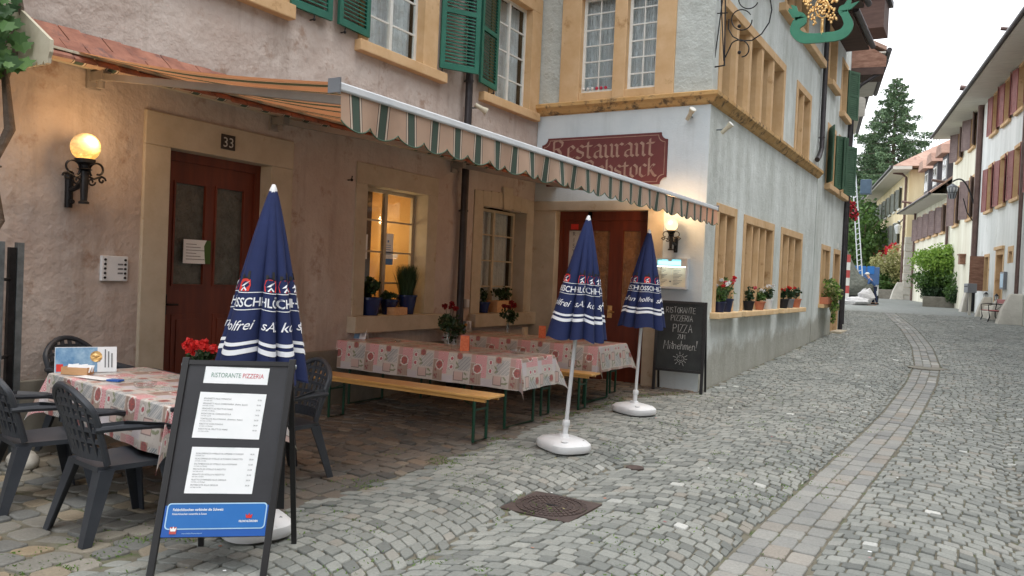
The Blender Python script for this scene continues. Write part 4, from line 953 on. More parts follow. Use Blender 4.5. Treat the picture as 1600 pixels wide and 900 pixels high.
# gothic sign
LET = {'R': ([[(.02, 1.22), (.2, 1.4), (.22, .12), (.04, 0)], [(.22, 1.36), (.55, 1.46), (.78, 1.26), (.74, .98), (.5, .8), (.26, .78)], [(.46, .8), (.66, .5), (.7, .14), (.92, .0)]], 1.08),
 'e': ([[(.1, .86), (.1, .14), (.3, 0), (.5, .14)], [(.1, .86), (.32, 1), (.5, .78), (.12, .46)]], .6),
 's': ([[(.5, .84), (.28, 1), (.08, .8), (.1, .6), (.46, .4), (.46, .14), (.24, 0), (.02, .14)]], .6),
 't': ([[(.17, 1.22), (.17, .14), (.34, 0), (.46, .1)], [(-.02, .92), (.42, .92)]], .52),
 'a': ([[(.06, .84), (.28, 1), (.45, .86), (.45, .12), (.6, .02)], [(.44, .56), (.12, .42), (.08, .14), (.26, 0), (.44, .16)]], .68),
 'u': ([[(-.02, .94), (.1, .84), (.1, .14), (.26, 0), (.46, .18)], [(.38, .98), (.48, .88), (.48, .12), (.62, .02)]], .7),
 'r': ([[(-.02, .94), (.1, .84), (.1, .12), (.22, .02)], [(.12, .78), (.3, 1), (.46, .88)]], .52),
 'n': ([[(-.02, .94), (.1, .84), (.1, .12), (.2, .02)], [(.12, .8), (.32, 1), (.48, .86), (.48, .12), (.6, .02)]], .7),
 'b': ([[(.1, 1.5), (.1, .14), (.28, 0), (.5, .18), (.5, .8), (.32, 1), (.12, .76)]], .66),
 'o': ([[(.08, .8), (.08, .2), (.28, 0), (.5, .2), (.5, .8), (.3, 1), (.08, .8)]], .66),
 'c': ([[(.5, .84), (.3, 1), (.08, .8), (.08, .2), (.28, 0), (.5, .15)]], .58),
 'k': ([[(.1, 1.5), (.1, .1), (.0, 0)], [(.12, .6), (.34, .98), (.5, .9), (.2, .56)], [(.22, .55), (.46, .12), (.62, .02)]], .66)}
def gothic(b, word, x, y, h, F, xs=1.3):
    nib = np.array([math.cos(R(38)), math.sin(R(38))])*.215*h; k = 0
    for ch in word:
        st, adv = LET[ch]
        for s in st:
            q = [np.array((p[0]*xs, p[1]))*h+np.array((x, y)) for p in s]
            for p0, p1 in zip(q, q[1:]):
                k += 1; d = .0005*(k % 9)
                v = [p0-nib/2, p0+nib/2, p1+nib/2, p1-nib/2]; b.add([F(a, c, d) for a, c in v], ((0, 1, 2, 3),))
        x += adv*h*xs
    return x
def gothic_sign():
    x0, x1, z0, z1 = .42, 2.65, 3.18, 3.99; T_ = Thing('restaurant_sign', 'oxblood wall sign with scooped corners and faded gothic letters reading Restaurant Rebstock', 'sign', (1.5, 11.85, z0))
    def outline(i):
        r = .11; P = []
        for cx, cz, a in ((x0+i, z0+i, 90), (x1-i, z0+i, 180), (x1-i, z1-i, 270), (x0+i, z1-i, 360)):
            for k in range(7): w = R(a-15*k); P.append((cx+r*math.cos(w), cz+r*math.sin(w)))
        return P
    f = lambda d: (lambda x, z: FC.p(x, z, d))
    b = MB(); b.prism(outline(0), f(.03), f(.002)); b.build('board', 'signred', T_, world=True)
    b = MB(); P, Q = outline(.035), outline(.045); n = len(P)
    b.add([FC.p(*p, .0315) for p in P]+[FC.p(*p, .0315) for p in Q], [(i, (i+1) % n, n+(i+1) % n, n+i) for i in range(n)]); b.build('border_line', 'signtext', T_, world=True)
    b = MB(); Fm = lambda a, c, d: FC.p(a, c, .032+d); e = gothic(b, 'Restaurant', x0+.17, z0+.45, .218, Fm); b.build('lettering', 'signtext', T_, world=True)
    b = MB(); e = gothic(b, 'Rebstock', x0+.78, z0+.12, .198, Fm, 1.22); b.build('lettering', 'signtext', T_, world=True)
gothic_sign()
wall_lamp(FC, 2.86, 2.52, .26, 'lit clear globe lamp on black iron scrolls above the glowing menu box', .82, 15, globe=False)
def menu_case():
    T_ = Thing('menu_case', 'glass fronted menu box with bright cyan light strip beside the entrance', 'menu box', FC.p(2.81, 1.54, 0))
    x0, x1, z0, z1 = 2.53, 3.08, 1.55, 2.02
    b = MB(); b.fbox(FC, x0, x1, z0, z0+.02, 0, .11); b.fbox(FC, x0, x1, z1-.02, z1, 0, .11); b.fbox(FC, x0, x0+.02, z0+.02, z1-.02, 0, .11); b.fbox(FC, x1-.02, x1, z0+.02, z1-.02, 0, .11); b.fbox(FC, x0+.02, x1-.02, z0+.02, z1-.02, 0, .01); b.fbox(FC, x0+.02, x1-.02, z1-.13, z1-.12, .01, .1)
    b.fbox(FC, (x0+x1)/2-.03, (x0+x1)/2+.03, z1-.05, z1-.02, .1, .112); b.fbox(FC, x0+.02, x0+.07, z1-.12, z1-.02, .09, .105); b.fbox(FC, x1-.1, x1-.02, z1-.12, z1-.02, .09, .105); b.build('case', 'alu', T_, world=True)
    b = MB(); b.fbox(FC, x0+.08, x1-.11, z1-.105, z1-.04, .05, .09); b.build('light_strip', emitm('menu_strip_glow', (.28, .9, 1), 1.5), T_, world=True)
    b = MB(); b.fbox(FC, x0+.03, x1-.03, z1-.135, z1-.125, .08, .1); b.build('tube_light', emitm('menu_tube_glow', (.95, 1, .92), 5), T_, world=True)
    for i in range(2):
        xa = x0+.03+i*.245; b = MB(); b.fbox(FC, xa, xa+.24, z0+.03, z1-.14, .011, .014); pg = b.build('menu_page', mat('cream_paper', rgb(222, 218, 196), rgb(230, 226, 206), .7, 5), T_, world=True)
        b = MB()
        for k in range(11): b.fbox(FC, xa+.03, xa+.1+.1*((k*5 % 4)/4), z0+.06+k*.022, z0+.066+k*.022, .0145, .0155)
        if i: b.fbox(FC, xa-.03, xa-.0, z0+.1, z0+.12, .0155, .016)
        b.build('page_print', 'ink', sub(T_, pg), world=True)
menu_case()
def spot(F, s, z, label, dirv):
    T_ = Thing('spotlight', label, 'spotlight', F.p(s, z, 0), group='spotlights under the cornice')
    b = MB(); p = np.array(F.p(s, z, .0)); q = np.array(F.p(s, z, .14)); b.tube([p, q], .012, 8); b.tube([q, q+np.array((0, 0, .03))], .014, 8); b.build('bracket', 'steel', T_, world=True)
    d = np.array(dirv, float); d /= np.linalg.norm(d); b = MB(); b.tube([q-d*.08, q+d*.03, q+d*.1, q+d*.12], [.032, .034, .05, .055], 14); hd = b.build('housing', 'paleboard', T_, world=True, smooth=True)
    b = MB(); b.tube([q+d*.118, q+d*.126], .046, 14); b.build('lens', 'whiteframe', sub(T_, hd), world=True)
p = pt(1090, 172, Y=11.7); spot(FC, 3.02, 4.20, 'cream spotlight on the front wall just under the corner of the cornice', (.6, -.5, .7))
spot(FB, 12.2, 4.05, 'cream spotlight on the street wall under the cornice corner', (.7, -.1, .6))
spot(FA, 9.82, 4.12, 'small grey lamp head on the rose plaster between the upper windows', (.6, .6, -.4))

def sign_bracket():
    T_ = Thing('hanging_sign', 'green sea serpent tavern sign with gilded ornament hung on black iron scrollwork', 'sign', (3.3, 11.95, 5))
    Y = 11.95; Q = lambda x, y: tuple(pt(x, y, Y=Y))
    def ln(b, pts, r=.009): b.tube([Q(*p) for p in pts], r, 6)
    b = MB()
    ln(b, [(1121, -40), (1115, 105)], .011); ln(b, [(1134, -40), (1132, 103)], .011); ln(b, [(1115, 105), (1133, 102)], .011); ln(b, [(1133, -30), (1117, 90)]); ln(b, [(1126, -20), (1131, 95)]); ln(b, [(1120, 21), (1137, 20)])
    b.tube([Q(1110, 87), Q(1117, 87)], .015, 6)
    def circ(cx, cy, r, a0, a1, n=26, sp=0): return [(cx+(r-sp*i/n)*math.cos(R(a0+(a1-a0)*i/n)), cy+(r-sp*i/n)*math.sin(R(a0+(a1-a0)*i/n))) for i in range(n+1)]
    ln(b, [(1133, 90)]+circ(1157, 78, 17, 215, 440, sp=6), .010); ln(b, circ(1159, 31, 16, 0, 330), .009)
    ln(b, [(1139, 30)]+[(1138, 45), (1145, 57), (1158, 64), (1175, 63), (1190, 53), (1202, 35), (1206, 15), (1203, -5), (1192, -25)], .010)
    ln(b, circ(1168, -2, 17, 20, 260, sp=5), .009)
    b.tube([Q(1125, -35), Q(1300, -45)], .015, 6); ln(b, [(1290, -44), (1291, -5)], .008)
    b.build('iron_bracket', 'iron', T_, world=True)
    for c in ((1155, 41), (1155, 82)): b = MB(); b.ball(Q(*c), .028, 8, 6); b.build('iron_rosette', 'iron', T_, world=True)
    # serpent outline from body centre line
    cl = [(1233, 14, 1), (1244, 22, 5), (1252, 30, 9.5), (1244, 40, 7.5), (1243, 50, 8), (1254, 59, 8.5), (1272, 60, 7.5), (1290, 58.5, 7.5), (1308, 56, 7.5), (1320, 50, 7.5), (1326, 38, 7.5), (1321, 24, 6.5), (1317, 16, 7), (1326, 8, 3), (1330, -4, .8)]
    pts = []; n = 60
    px_ = np.array(cl, float); tt = np.linspace(0, len(cl)-1, n)
    def cr_(t):
        i = int(min(max(t, 0), len(cl)-1.001)); f = t-i; P = [px_[max(i-1, 0)], px_[i], px_[i+1], px_[min(i+2, len(cl)-1)]]
        return .5*((2*P[1])+(-P[0]+P[2])*f+(2*P[0]-5*P[1]+4*P[2]-P[3])*f*f+(-P[0]+3*P[1]-3*P[2]+P[3])*f**3)
    C = [cr_(t) for t in tt]; Lf, Rt = [], []
    for i in range(n):
        d = C[min(i+1, n-1)][:2]-C[max(i-1, 0)][:2]; d /= np.linalg.norm(d); nrm = np.array((-d[1], d[0])); w = C[i][2]
        Lf.append(C[i][:2]+nrm*w); Rt.append(C[i][:2]-nrm*w)
    b = MB(); vs = []
    for i in range(n):
        for s_ in (Lf, Rt):
            for y in (Y-.02, Y+.02): q = pt(s_[i][0], s_[i][1], Y=Y); vs.append((q[0], y, q[2]))
    fs = []
    for i in range(n-1):
        a = i*4; c = a+4; fs += [(a, a+2, c+2, c), (a+1, c+1, c+3, a+3), (a, c, c+1, a+1), (a+2, a+3, c+3, c+2)]
    b.add(vs, fs)
    for tri in ([(1236, 8), (1245, 10), (1249, 26), (1241, 22)], [(1231, 16), (1244, 18), (1250, 30), (1238, 28)], [(1343, 2), (1326, 8), (1318, 18), (1330, 14)], [(1316, 12), (1326, -2), (1330, 2), (1323, 16)]):
        b.prism(tri, lambda x, y: (pt(x, y, Y=Y)[0], Y-.017, pt(x, y, Y=Y)[2]), lambda x, y: (pt(x, y, Y=Y)[0], Y+.017, pt(x, y, Y=Y)[2]))
    b.build('serpent', 'signgreen', T_, world=True)
    b = MB(); gq = lambda x, y, dy=0: (pt(x, y, Y=Y)[0], Y+dy, pt(x, y, Y=Y)[2])
    b.tube([gq(1284, 54), gq(1285, 30)], .022, 8)
    # oval of grapes and leaves
    b.tube([gq(1285+11*math.cos(t), 13+15*math.sin(t)) for t in np.linspace(0, 2*math.pi, 24)], .012, 6, cap=False)
    for i in range(60):
        a = rng.uniform(0, 6.28); r = math.sqrt(rng.random()); b.ball(gq(1285+9*r*math.cos(a), 13+13*r*math.sin(a), rng.uniform(-.02, .02)), .017, 6, 4)
    for cx, cy, n_ in ((1270, 25, 22), (1301, 24, 22), (1262, 2, 30), (1303, -4, 26)):
        for i in range(n_):
            a = rng.uniform(0, 6.28); r = math.sqrt(rng.random()); b.ball(gq(cx+7*r*math.cos(a), cy+(14 if cy > 10 else 10)*r*math.sin(a), rng.uniform(-.02, .02)), .019, 6, 4)
    b.build('gilded_ornament', 'gold', T_, world=True, smooth=True)
sign_bracket()

# ------------------------------------------------------------------ next house on the left side
def shuttered_house():
    T_ = Thing('street_house', 'narrow pale house with dark green shutters and ochre windows after the corner house', 'house', (3.3, 20.8, .3))
    F = Fr((3.3, 0, 0), (0, 1, 0), (1, 0, 0)); s0, s1 = 20.84, 25.1
    low = (21.9, 23.0, 1.25, 2.68); door = (23.85, 24.75, .35, 2.66)
    up = [(21.95, 23.05, 4.38, 5.86), (23.75, 24.75, 4.38, 5.86)]; up2 = [(21.6, 22.6, 7.0, 8.3), (23.7, 24.6, 6.6, 8.0)]
    b = MB(); wall(b, F, s0, s1, 0, 8.7, [low, door]+up+up2, .3); simple_house(F, s0, s1, 0, 8.7, 6, b); b.build('wall', 'sidewall', T_, world=True)
    gable_roof(T_, F, s0, 24.2, 9.0, .62, 3, 2.4, 'fartile')
    case(T_, F, *low, .13); mullions(T_, F, *low, 2); window(T_, F, *low, .31, 0, 4, 'whiteframe', 2)
    case(T_, F, *door, .13)
    b = MB(); b.fbox(F, door[0], door[1], .35, 2.66, -.3, -.25); b.fbox(F, door[0]+.1, door[1]-.1, .5, 1.2, -.25, -.235); b.fbox(F, door[0]+.1, door[1]-.1, 1.4, 2.5, -.25, -.235); b.build('door', 'oldwood', T_, world=True)
    b = MB(); b.fbox(F, door[0]-.15, door[1]+.15, .2, .47, 0, .3); b.build('doorstep', 'stone', T_, world=True, bevel=.015)
    b = MB(); b.fbox(F, 24.2, 24.4, 2.84, 2.97, 0, .02); b.build('number_plate', 'whiteframe', T_, world=True)
    b = MB(); b.fbox(F, low[0]-.2, low[1]+.2, 1.15, 1.248, -.3, .14); b.build('window_sill', 'sill', T_, world=True, bevel=.01)
    for w in up+up2:
        case(T_, F, *w, .12); window(T_, F, *w, .2, 1, 4, 'whiteframe', 2)
        b = MB(); b.fbox(F, w[0]-.2, w[1]+.2, w[2]-.14, w[2]-.002, -.2, .15); b.build('window_sill', 'ochre', T_, world=True, bevel=.01)
    for w in up:
        shutter(T_, F, w[0]-.01, w[2]+.03, w[3]-.02, .5, R(22), -1, 'dgreen', n=24); shutter(T_, F, w[1]+.01, w[2]+.03, w[3]-.02, .5, R(28), 1, 'dgreen', n=24)
    shutter(T_, F, up2[1][1]+.01, up2[1][2], up2[1][3], .5, R(28), 1, 'dgreen', n=24)
shuttered_house()
downpipe('black downpipe with rusty clips at the far end of the green shuttered house', FB, 25.16, .42, 7.6, .06, off=.06)
def far_left():
    fr = bend((3.3, 25.3, 0), 10); fr.n = -fr.n
    T_ = Thing('street_house', 'house beyond the downpipe showing only its tiled eave with old wood gable', 'house', (3.0, 28, .5))
    b = MB(); wall(b, fr, .3, 6, 0, 9.1, [], .2, back=False); simple_house(fr, .3, 6, 0, 9.1, 6, b); b.build('wall', 'white', T_, world=True)
    gable_roof(T_, fr, .3, 6, 9.3, .95, 3, 1.6, 'fartile', sof='soffitlight')
    b = MB(); b.prism([(0.0, 8.3), (.95, 8.3), (.95, 8.6), (0.0, 9.25)], lambda d, z: fr.p(.26, z, d), lambda d, z: fr.p(.34, z, d)); b.build('gable_boards', 'oldwood', T_, world=True)
    b = MB(); b.fbox(fr, .26, 1.2, 8.08, 8.3, 0, .9); b.build('eave_beam', 'soffit', T_, world=True)
    b = MB(); b.tube([fr.p(.35, 8.5, .98), fr.p(.35, 8.2, .9), fr.p(.33, 7.8, .3), fr.p(.33, 7.5, .1), fr.p(.33, .6, .1)], .05, 10); b.build('drain_pipe', 'pipe', T_, world=True, smooth=True)
    T_ = Thing('street_house', 'further left house showing a pale boxed eave behind the tiled one', 'house', (1.9, 34, .7))
    b = MB(); wall(b, fr, 7, 15, 0, 9.3, [], .2, back=False); simple_house(fr, 7, 15, 0, 9.3, 6, b); b.build('wall', 'cream', T_, world=True)
    gable_roof(T_, fr, 7, 15, 9.5, .75, 3, 1.8, 'fartile', sof='soffitlight')
    b = MB(); b.prism([(0, 8.2), (.75, 8.2), (.75, 8.85), (0, 9.4)], lambda d, z: fr.p(6.98, z, d), lambda d, z: fr.p(7.05, z, d)); b.build('gable_boards', 'soffitlight', T_, world=True)
    T_ = Thing('street_house', 'tall dark roofed house whose dormer shows above the left eaves', 'house', (-1, 27, .5))
    b = MB(); b.box(-2.5, 3.15, 25.6, 27.2, 0, 8.2); b.build('wall', 'cream', T_, world=True)
    q = pt(1375, 20, Y=30); b = MB(); b.box(q[0]-1.2, q[0]+.18, 29.6, 31, q[2]-.62, q[2]+.55); b.build('dormer', 'soffit', T_, world=True)
    b = MB(); b.box(q[0]-1.3, q[0]+.3, 29.4, 31.2, q[2]+.5, q[2]+.7); b.build('dormer_roof', 'slate', T_, world=True)
far_left()

# ------------------------------------------------------------------ right side of the street
def far_window(T_, F, s0, s1, z0, z1, cs='ochre', sh=None, shw=.5, a1=R(20), a2=R(20), depth=.22, sill=True, bars=3, w=.13, n=16, fr='whiteframe', leafs=2, ez=None):
    case(T_, F, s0, s1, z0, z1, w, depth+.02, cs)
    window(T_, F, s0, s1, z0, z1, depth, 0, bars, fr, leafs, pane='dpane', bar=.03)
    if sill: b = MB(); b.fbox(F, s0-.16, s1+.16, z0-.12, z0-.002, -.1, .12); b.build('window_sill', cs, T_, world=True)
    if sh:
        if a1 is not None: shutter(T_, F, s0-.02, z0+.02, z1-.02, shw, a1, -1, sh, n=n)
        if a2 is not None: shutter(T_, F, s1+.02, z0+.02, z1-.02, shw, a2, 1, sh, n=n)
def right_house():
    T_ = Thing('street_house', 'tall white house with dark red shutters behind the red bench on the right', 'house', F1.p(0, .7, 0))
    F = F1; s0, s1 = -24, 8.35
    l1 = [(5.15, 6.35, 5.4, 7.35), (2.55, 3.75, 5.4, 7.35), (-.05, 1.15, 5.4, 7.35), (-2.9, -1.7, 5.4, 7.35)]
    l2 = [(4.75, 5.95, 8.75, 10.5), (2.35, 3.55, 8.75, 10.5), (-.1, 1.1, 8.75, 10.5), (-2.9, -1.7, 8.75, 10.5)]
    door = (2.35, 3.6, 1.25, 3.35); sw = (.72, 1.28, 2.95, 3.4); gw = (5.25, 6.1, 1.85, 3.35)
    more = [(a-4.2*k, a-4.2*k+1.2, z0, z1) for k in range(0, 4) for a in (-6.6,) for z0, z1 in ((2., 3.6), (5.4, 7.35), (8.75, 10.5))]
    b = MB(); wall(b, F, s0, s1, 0, 11.4, l1+l2+[door, sw, gw]+more, .3); simple_house(F, s0, s1, 0, 11.4, 9, b); b.build('wall', 'white', T_, world=True)
    o, zs = gable_roof(T_, F, s0-.3, s1+8.9, 11.72, 1.15, 4.5, 4.2, 'slate', sof='soffitlight', gm='pipe')
    for w in l1+l2: far_window(T_, F, *w, sh='redsh', shw=.58, a1=R(14), a2=R(9))
    for w in more: far_window(T_, F, *w, sh='redsh', shw=.58, a1=R(10), a2=R(10), n=10)
    case(T_, F, *door, .2); b = MB(); b.fbox(F, door[0]-.2, door[1]+.2, 3.55, 3.68, 0, .1); b.build('door_hood', 'ochre', T_, world=True)
    b = MB(); b.fbox(F, door[0], door[1], 1.25, 3.35, -.3, -.24); b.fbox(F, door[0]+.1, door[1]-.1, 1.4, 2.1, -.24, -.225); b.fbox(F, door[0]+.1, door[1]-.1, 2.2, 3.2, -.24, -.225); b.build('door', 'oldwood', T_, world=True)
    b = MB(); b.fbox(F, door[0]-.5, door[1]+.5, .4, 1.02, 0, .45); b.fbox(F, door[0]-.2, door[1]+.2, 1.0, 1.22, 0, .35); b.build('doorstep', 'limestone', T_, world=True, bevel=.02)
    case(T_, F, *sw, .2); b = MB(); b.fbox(F, sw[0], sw[1], sw[2], sw[3], -.29, -.25); b.build('small_window', 'dpane', T_, world=True)
    case(T_, F, *gw, .13, d=.03); b = MB(); b.fbox(F, gw[0], gw[1], gw[2], gw[3], -.29, -.2); b.build('ground_window', 'dpane', T_, world=True); shutter(T_, F, gw[1]+.03, gw[2], gw[3]+.05, .55, R(80), 1, 'oldwood', n=10)
    b = MB(); b.fbox(F, 1.42, 2.12, 1.93, 2.62, 0, .12); pn = b.build('notice_case', 'grey', T_, world=True); b = MB(); b.fbox(F, 1.5, 2.04, 2.0, 2.55, .12, .125); b.build('glass', 'lightblue', sub(T_, pn), world=True)
    # dormer with red edge
    q = pt(1565, 50, X=9.6); 
    b = MB(); b.fbox(F, -3, 1.9, 12.6, 14.1, -2.6, -.2); b.build('dormer', 'soffit', T_, world=True)
    b = MB(); b.fbox(F, -3.4, 2.3, 14.1, 14.35, -2.8, .25); b.build('dormer_roof', 'redsh', T_, world=True)
    return zs
right_house()
def cream_house():
    T_ = Thing('street_house', 'cream house with grey brown shutters between the red shuttered house and the low house', 'house', F1.p(9, .8, 0))
    F = F1; s0, s1 = 8.36, 17.2
    hi = [(14.1, 15.6, 9.0, 11.0), (10.2, 11.5, 9.0, 11.0)]; lo = [(14.3, 15.7, 5.45, 7.45), (10.0, 11.3, 5.45, 7.45)]
    b = MB(); wall(b, F, s0, s1, 0, 11.4, hi+lo, .3); simple_house(F, s0, s1, 0, 11.4, 9, b); b.build('wall', 'cream', T_, world=True)
    for w in hi+lo: far_window(T_, F, *w, sh='brownsh', shw=.62, a1=R(20), a2=R(30))
    b = MB(); b.fbox(F, 11.3, 11.9, 3.2, 3.7, 0, .25); b.fbox(F, 11.2, 12., 3.66, 3.72, 0, .3); b.build('wall_box', 'oldwood', T_, world=True)
cream_house()
def low_house():
    T_ = Thing('street_house', 'low cream house with three dark slate dormers and closed row of shutters', 'house', F3.p(0, 1, 0))
    F = F3; s0, s1 = -.1, 13
    ws = [(1.5+i*2.35, 2.6+i*2.35, 5.35, 6.95) for i in range(5)]
    b = MB(); wall(b, F, s0, s1, 0, 8.1, ws, .3); simple_house(F, s0, s1, 0, 8.1, 9, b); b.build('wall', 'cream', T_, world=True)
    for w in ws: far_window(T_, F, *w, sh='brownsh', shw=.55, a1=R(25), a2=R(25), n=12)
    gable_roof(T_, F, s0, s1+.4, 8.35, 1.1, 4.5, 3.6, 'fartile', sof='soffitlight')
    for i in range(3):
        s = 2.3+i*3.3; b = MB(); b.fbox(F, s, s+1.7, 8.3, 10.2, -2.6, -.1); d_ = b.build('dormer', 'slate', T_, world=True); sp = sub(T_, d_)
        b = MB(); b.fbox(F, s+.25, s+1.45, 8.7, 9.9, -.1, -.07); b.fbox(F, s+.8, s+.9, 8.7, 9.9, -.07, -.05); b.build('window', 'whiteframe', sp, world=True)
        b = MB(); b.fbox(F, s+.35, s+.8, 8.8, 9.8, -.069, -.06); b.fbox(F, s+.9, s+1.35, 8.8, 9.8, -.069, -.06); b.build('pane', 'dpane', sp, world=True)
        b = MB(); b.prism([(s-.25, 10.15), (s+1.95, 10.15), (s+1.5, 10.75), (s+.2, 10.75)], lambda a, z: F.p(a, z, .3), lambda a, z: F.p(a, z, -3)); b.build('dormer_roof', 'fartile', sp, world=True)
    b = MB(); b.fbox(F, 7.4, 8.3, 4.1, 4.6, 0, .06); b.build('plaque', 'brownsh', T_, world=True)
low_house()
def yellow_house():
    T_ = Thing('street_house', 'pale yellow hip roofed house with red window flowers far down the street', 'house', F4.p(0, 1.1, 0))
    F = F4; s0, s1 = -.4, 21.5
    w1 = [(3.6+i*2.95, 4.7+i*2.95, 5.5, 7.3) for i in range(6)]; w2 = [(3.6+i*2.95, 4.7+i*2.95, 8.35, 10.0) for i in range(6)]
    b = MB(); wall(b, F, s0, s1, 0, 10.9, w1+w2, .3); simple_house(F, s0, s1, 0, 10.9, 10, b); b.build('wall', 'yellow', T_, world=True)
    for w in w1+w2: far_window(T_, F, *w, cs='whiteframe', sh='greysh', shw=.55, a1=R(20), a2=R(20), n=10)
    o = 1.3; P = [F.p(s0-o, 11.0, o), F.p(s1+o, 11.0, o), F.p(s1+o, 11.0, -10-o), F.p(s0-o, 11.0, -10-o), F.p(s0+5, 14.8, -5), F.p(s1-5, 14.8, -5)]
    b = MB(); b.add(P, ((0, 1, 5, 4), (1, 2, 5), (2, 3, 4, 5), (3, 0, 4), (3, 2, 1, 0))); rf = b.build('roof', 'fartile', T_, world=True); sp = sub(T_, rf)
    b = MB(); b.add([F.p(a, z, d) for z in (10.75, 10.98) for a, d in ((s0-o, o), (s1+o, o), (s1+o, .01), (s0-o, .01))], ((0, 1, 2, 3), (4, 7, 6, 5), (0, 4, 5, 1), (0, 3, 7, 4), (1, 5, 6, 2), (2, 6, 7, 3))); b.build('soffit', 'soffitlight', sp, world=True)
    b = MB(); b.tube([F.p(s0-o, 10.95, o+.08), F.p(s1+o, 10.95, o+.08)], .1, 8); b.build('gutter', 'pipe', sp, world=True)
    b = MB(); zb = [0.9+.55*i for i in range(9)]
    for i, z in enumerate(zb): b.fbox(F, s0-.05-.03*(i % 2), s0+.35+.12*(i % 2), z, z+.53, -1.5, .06+.02*(i % 2))
    b.build('corner_stones', 'limestone', T_, world=True, bevel=.03)
    for w in w1:
        n = 260; c = np.stack([nr.uniform(w[0]-.5, w[1]+.5, n), nr.normal(5.15, .16, n), nr.uniform(.1, .5, n)], 1)
        C = np.array([T_.inv @ Vector(F.p(*v)) for v in c]); quads('flower_box', rand_quads(C, .2, .8), ('petalred', 'petalpink'), T_, np.arange(n) % 2)
yellow_house()
PG = 'downpipes on the right hand houses'
def dp2(F, s, z0, z1, r, label, mn_='brownpipe', boot=True):
    T_ = Thing('downpipe', label, 'downpipe', F.p(s, z0, .12), group=PG)
    b = MB(); b.tube([F.p(s, z0, .12), F.p(s, z1, .12), F.p(s, z1+.25, .4), F.p(s, z1+.35, 1.05)], r, 12); b.build('pipe', mn_, T_, world=True, smooth=True)
    if boot: b = MB(); b.tube([F.p(s, z0, .12), F.p(s, z0+1.3, .12)], r+.02, 12); b.build('iron_foot', 'iron', T_, world=True, smooth=True)
dp2(F1, 8.3, .88, 11.1, .13, 'thick brown downpipe between the red shuttered house and the cream house')
dp2(F1, -.85, 1.3, 11.1, .07, 'thin brown downpipe right of the notice case above the boundary stone', boot=False)
dp2(F3, .15, 1.0, 7.9, .08, 'downpipe between the cream house and the low dormer house', boot=False)
dp2(F3, 12.4, 1.0, 7.9, .08, 'downpipe at the far corner of the low dormer house', boot=False)
dp2(F4, .3, 1.1, 10.4, .09, 'downpipe beside the corner blocks of the yellow house', boot=False)
def boundary(F, s, w, h, label, lean=.25, d=.5, z0=None):
    z0 = g(F.p(s, 0, 0)[1]) if z0 is None else z0
    T_ = MB(); 
    T_.add([F.p(a, z, dd) for z, k in ((z0-.05, 1.), (z0+h*.5, .8), (z0+h, .5)) for a, dd in ((s-w/2*k, 0), (s+w/2*k, 0), (s+w/2*k, d*k), (s-w/2*k, d*k))], ((0, 1, 5, 4), (1, 2, 6, 5), (2, 3, 7, 6), (3, 0, 4, 7), (4, 5, 9, 8), (5, 6, 10, 9), (6, 7, 11, 10), (7, 4, 8, 11), (8, 9, 10, 11), (3, 2, 1, 0)))
    o = T_.build('guard_stone', 'limestone', None, bevel=.05, bseg=3); tagit(o, label, 'guard stone', 'stone wheel guards at the wall foot')
boundary(F1, 8.9, .8, 1.2, 'white stone wheel guard left of the thick downpipe')
boundary(F1, 4.2, .5, .85, 'stone wheel guard left of the door carrying a small lantern', d=.6)
boundary(F1, 2.0, .6, .8, 'stone wheel guard behind the bench carrying a small lantern', d=.5)
boundary(F1, -1.3, .6, 1.1, 'large stone wheel guard at the right edge of the photo', d=.8)
boundary(F4, -.2, .7, 1.3, 'white stone guard at the foot of the blocks of the yellow house', d=.9)
def small_lantern(s, z, label):
    p = F1.p(s, z, .22); T_ = Thing('lantern', label, 'lantern', p, group='small lanterns beside the right door')
    b = MB(); b.lathe([(.08, 0), (.09, .02), (.07, .03)], n=8); b.lathe([(.1, .17), (.05, .23), (.02, .27)], n=8); [b.tube([(.07*math.cos(a), .07*math.sin(a), .03), (.08*math.cos(a), .08*math.sin(a), .17)], .008, 5) for a in (0, 1.57, 3.14, 4.71)]; b.build('cage', 'iron', T_)
    b = MB(); b.lathe([(.055, .03), (.065, .17)], n=8); b.build('glass', 'lampglass', T_)
small_lantern(4.2, .72+.82, 'small black lantern on the wheel guard left of the door')
small_lantern(2.0, .70+.78, 'small black lantern on the wheel guard behind the bench')
def street_lamp():
    s = 8.3; T_ = Thing('street_lamp', 'grey glass street lantern on a curved iron arm from the thick downpipe', 'street lamp', F1.p(s, 5, .3))
    q = pt(1488, 300, Y=F1.p(s+.2, 0, 2.2)[1]); e = np.array(F1.p(s, 5.9, .2)); l = np.array([q[0], q[1], q[2]])
    b = MB(); P = [e+(l+np.array((0, 0, .5))-e)*t+np.array((0, 0, .55*math.sin(math.pi*t))) for t in np.linspace(0, 1, 14)]; b.tube(P, .035, 8)
    b.tube([e+np.array((0, 0, -.8)), e+(l-e)*.3+np.array((0, 0, -.55)), e+(l-e)*.5+np.array((0, 0, .0))], .025, 6); b.build('arm', 'iron', T_, world=True)
    b = MB(); b.lathe([(.12, -.32), (.23, .2), (.24, .25), (.12, .33), (.03, .4)], l, 8); 
    b.build('hood', 'grey', T_, world=True)
    b = MB(); b.lathe([(.1, -.3), (.245, .19)], l, 6); b.build('glass', 'lampglass', T_, world=True)
    b = MB(); [b.tube([l+np.array((.125*math.cos(a), .125*math.sin(a), -.32)), l+np.array((.25*math.cos(a), .25*math.sin(a), .2))], .012, 5) for a in np.linspace(0, 6.28, 7)[:-1]]; b.tube([l+np.array((.19*math.cos(a), .19*math.sin(a), -.03)) for a in np.linspace(0, 6.28, 13)], .01, 5); b.build('cage', 'iron', T_, world=True)
street_lamp()
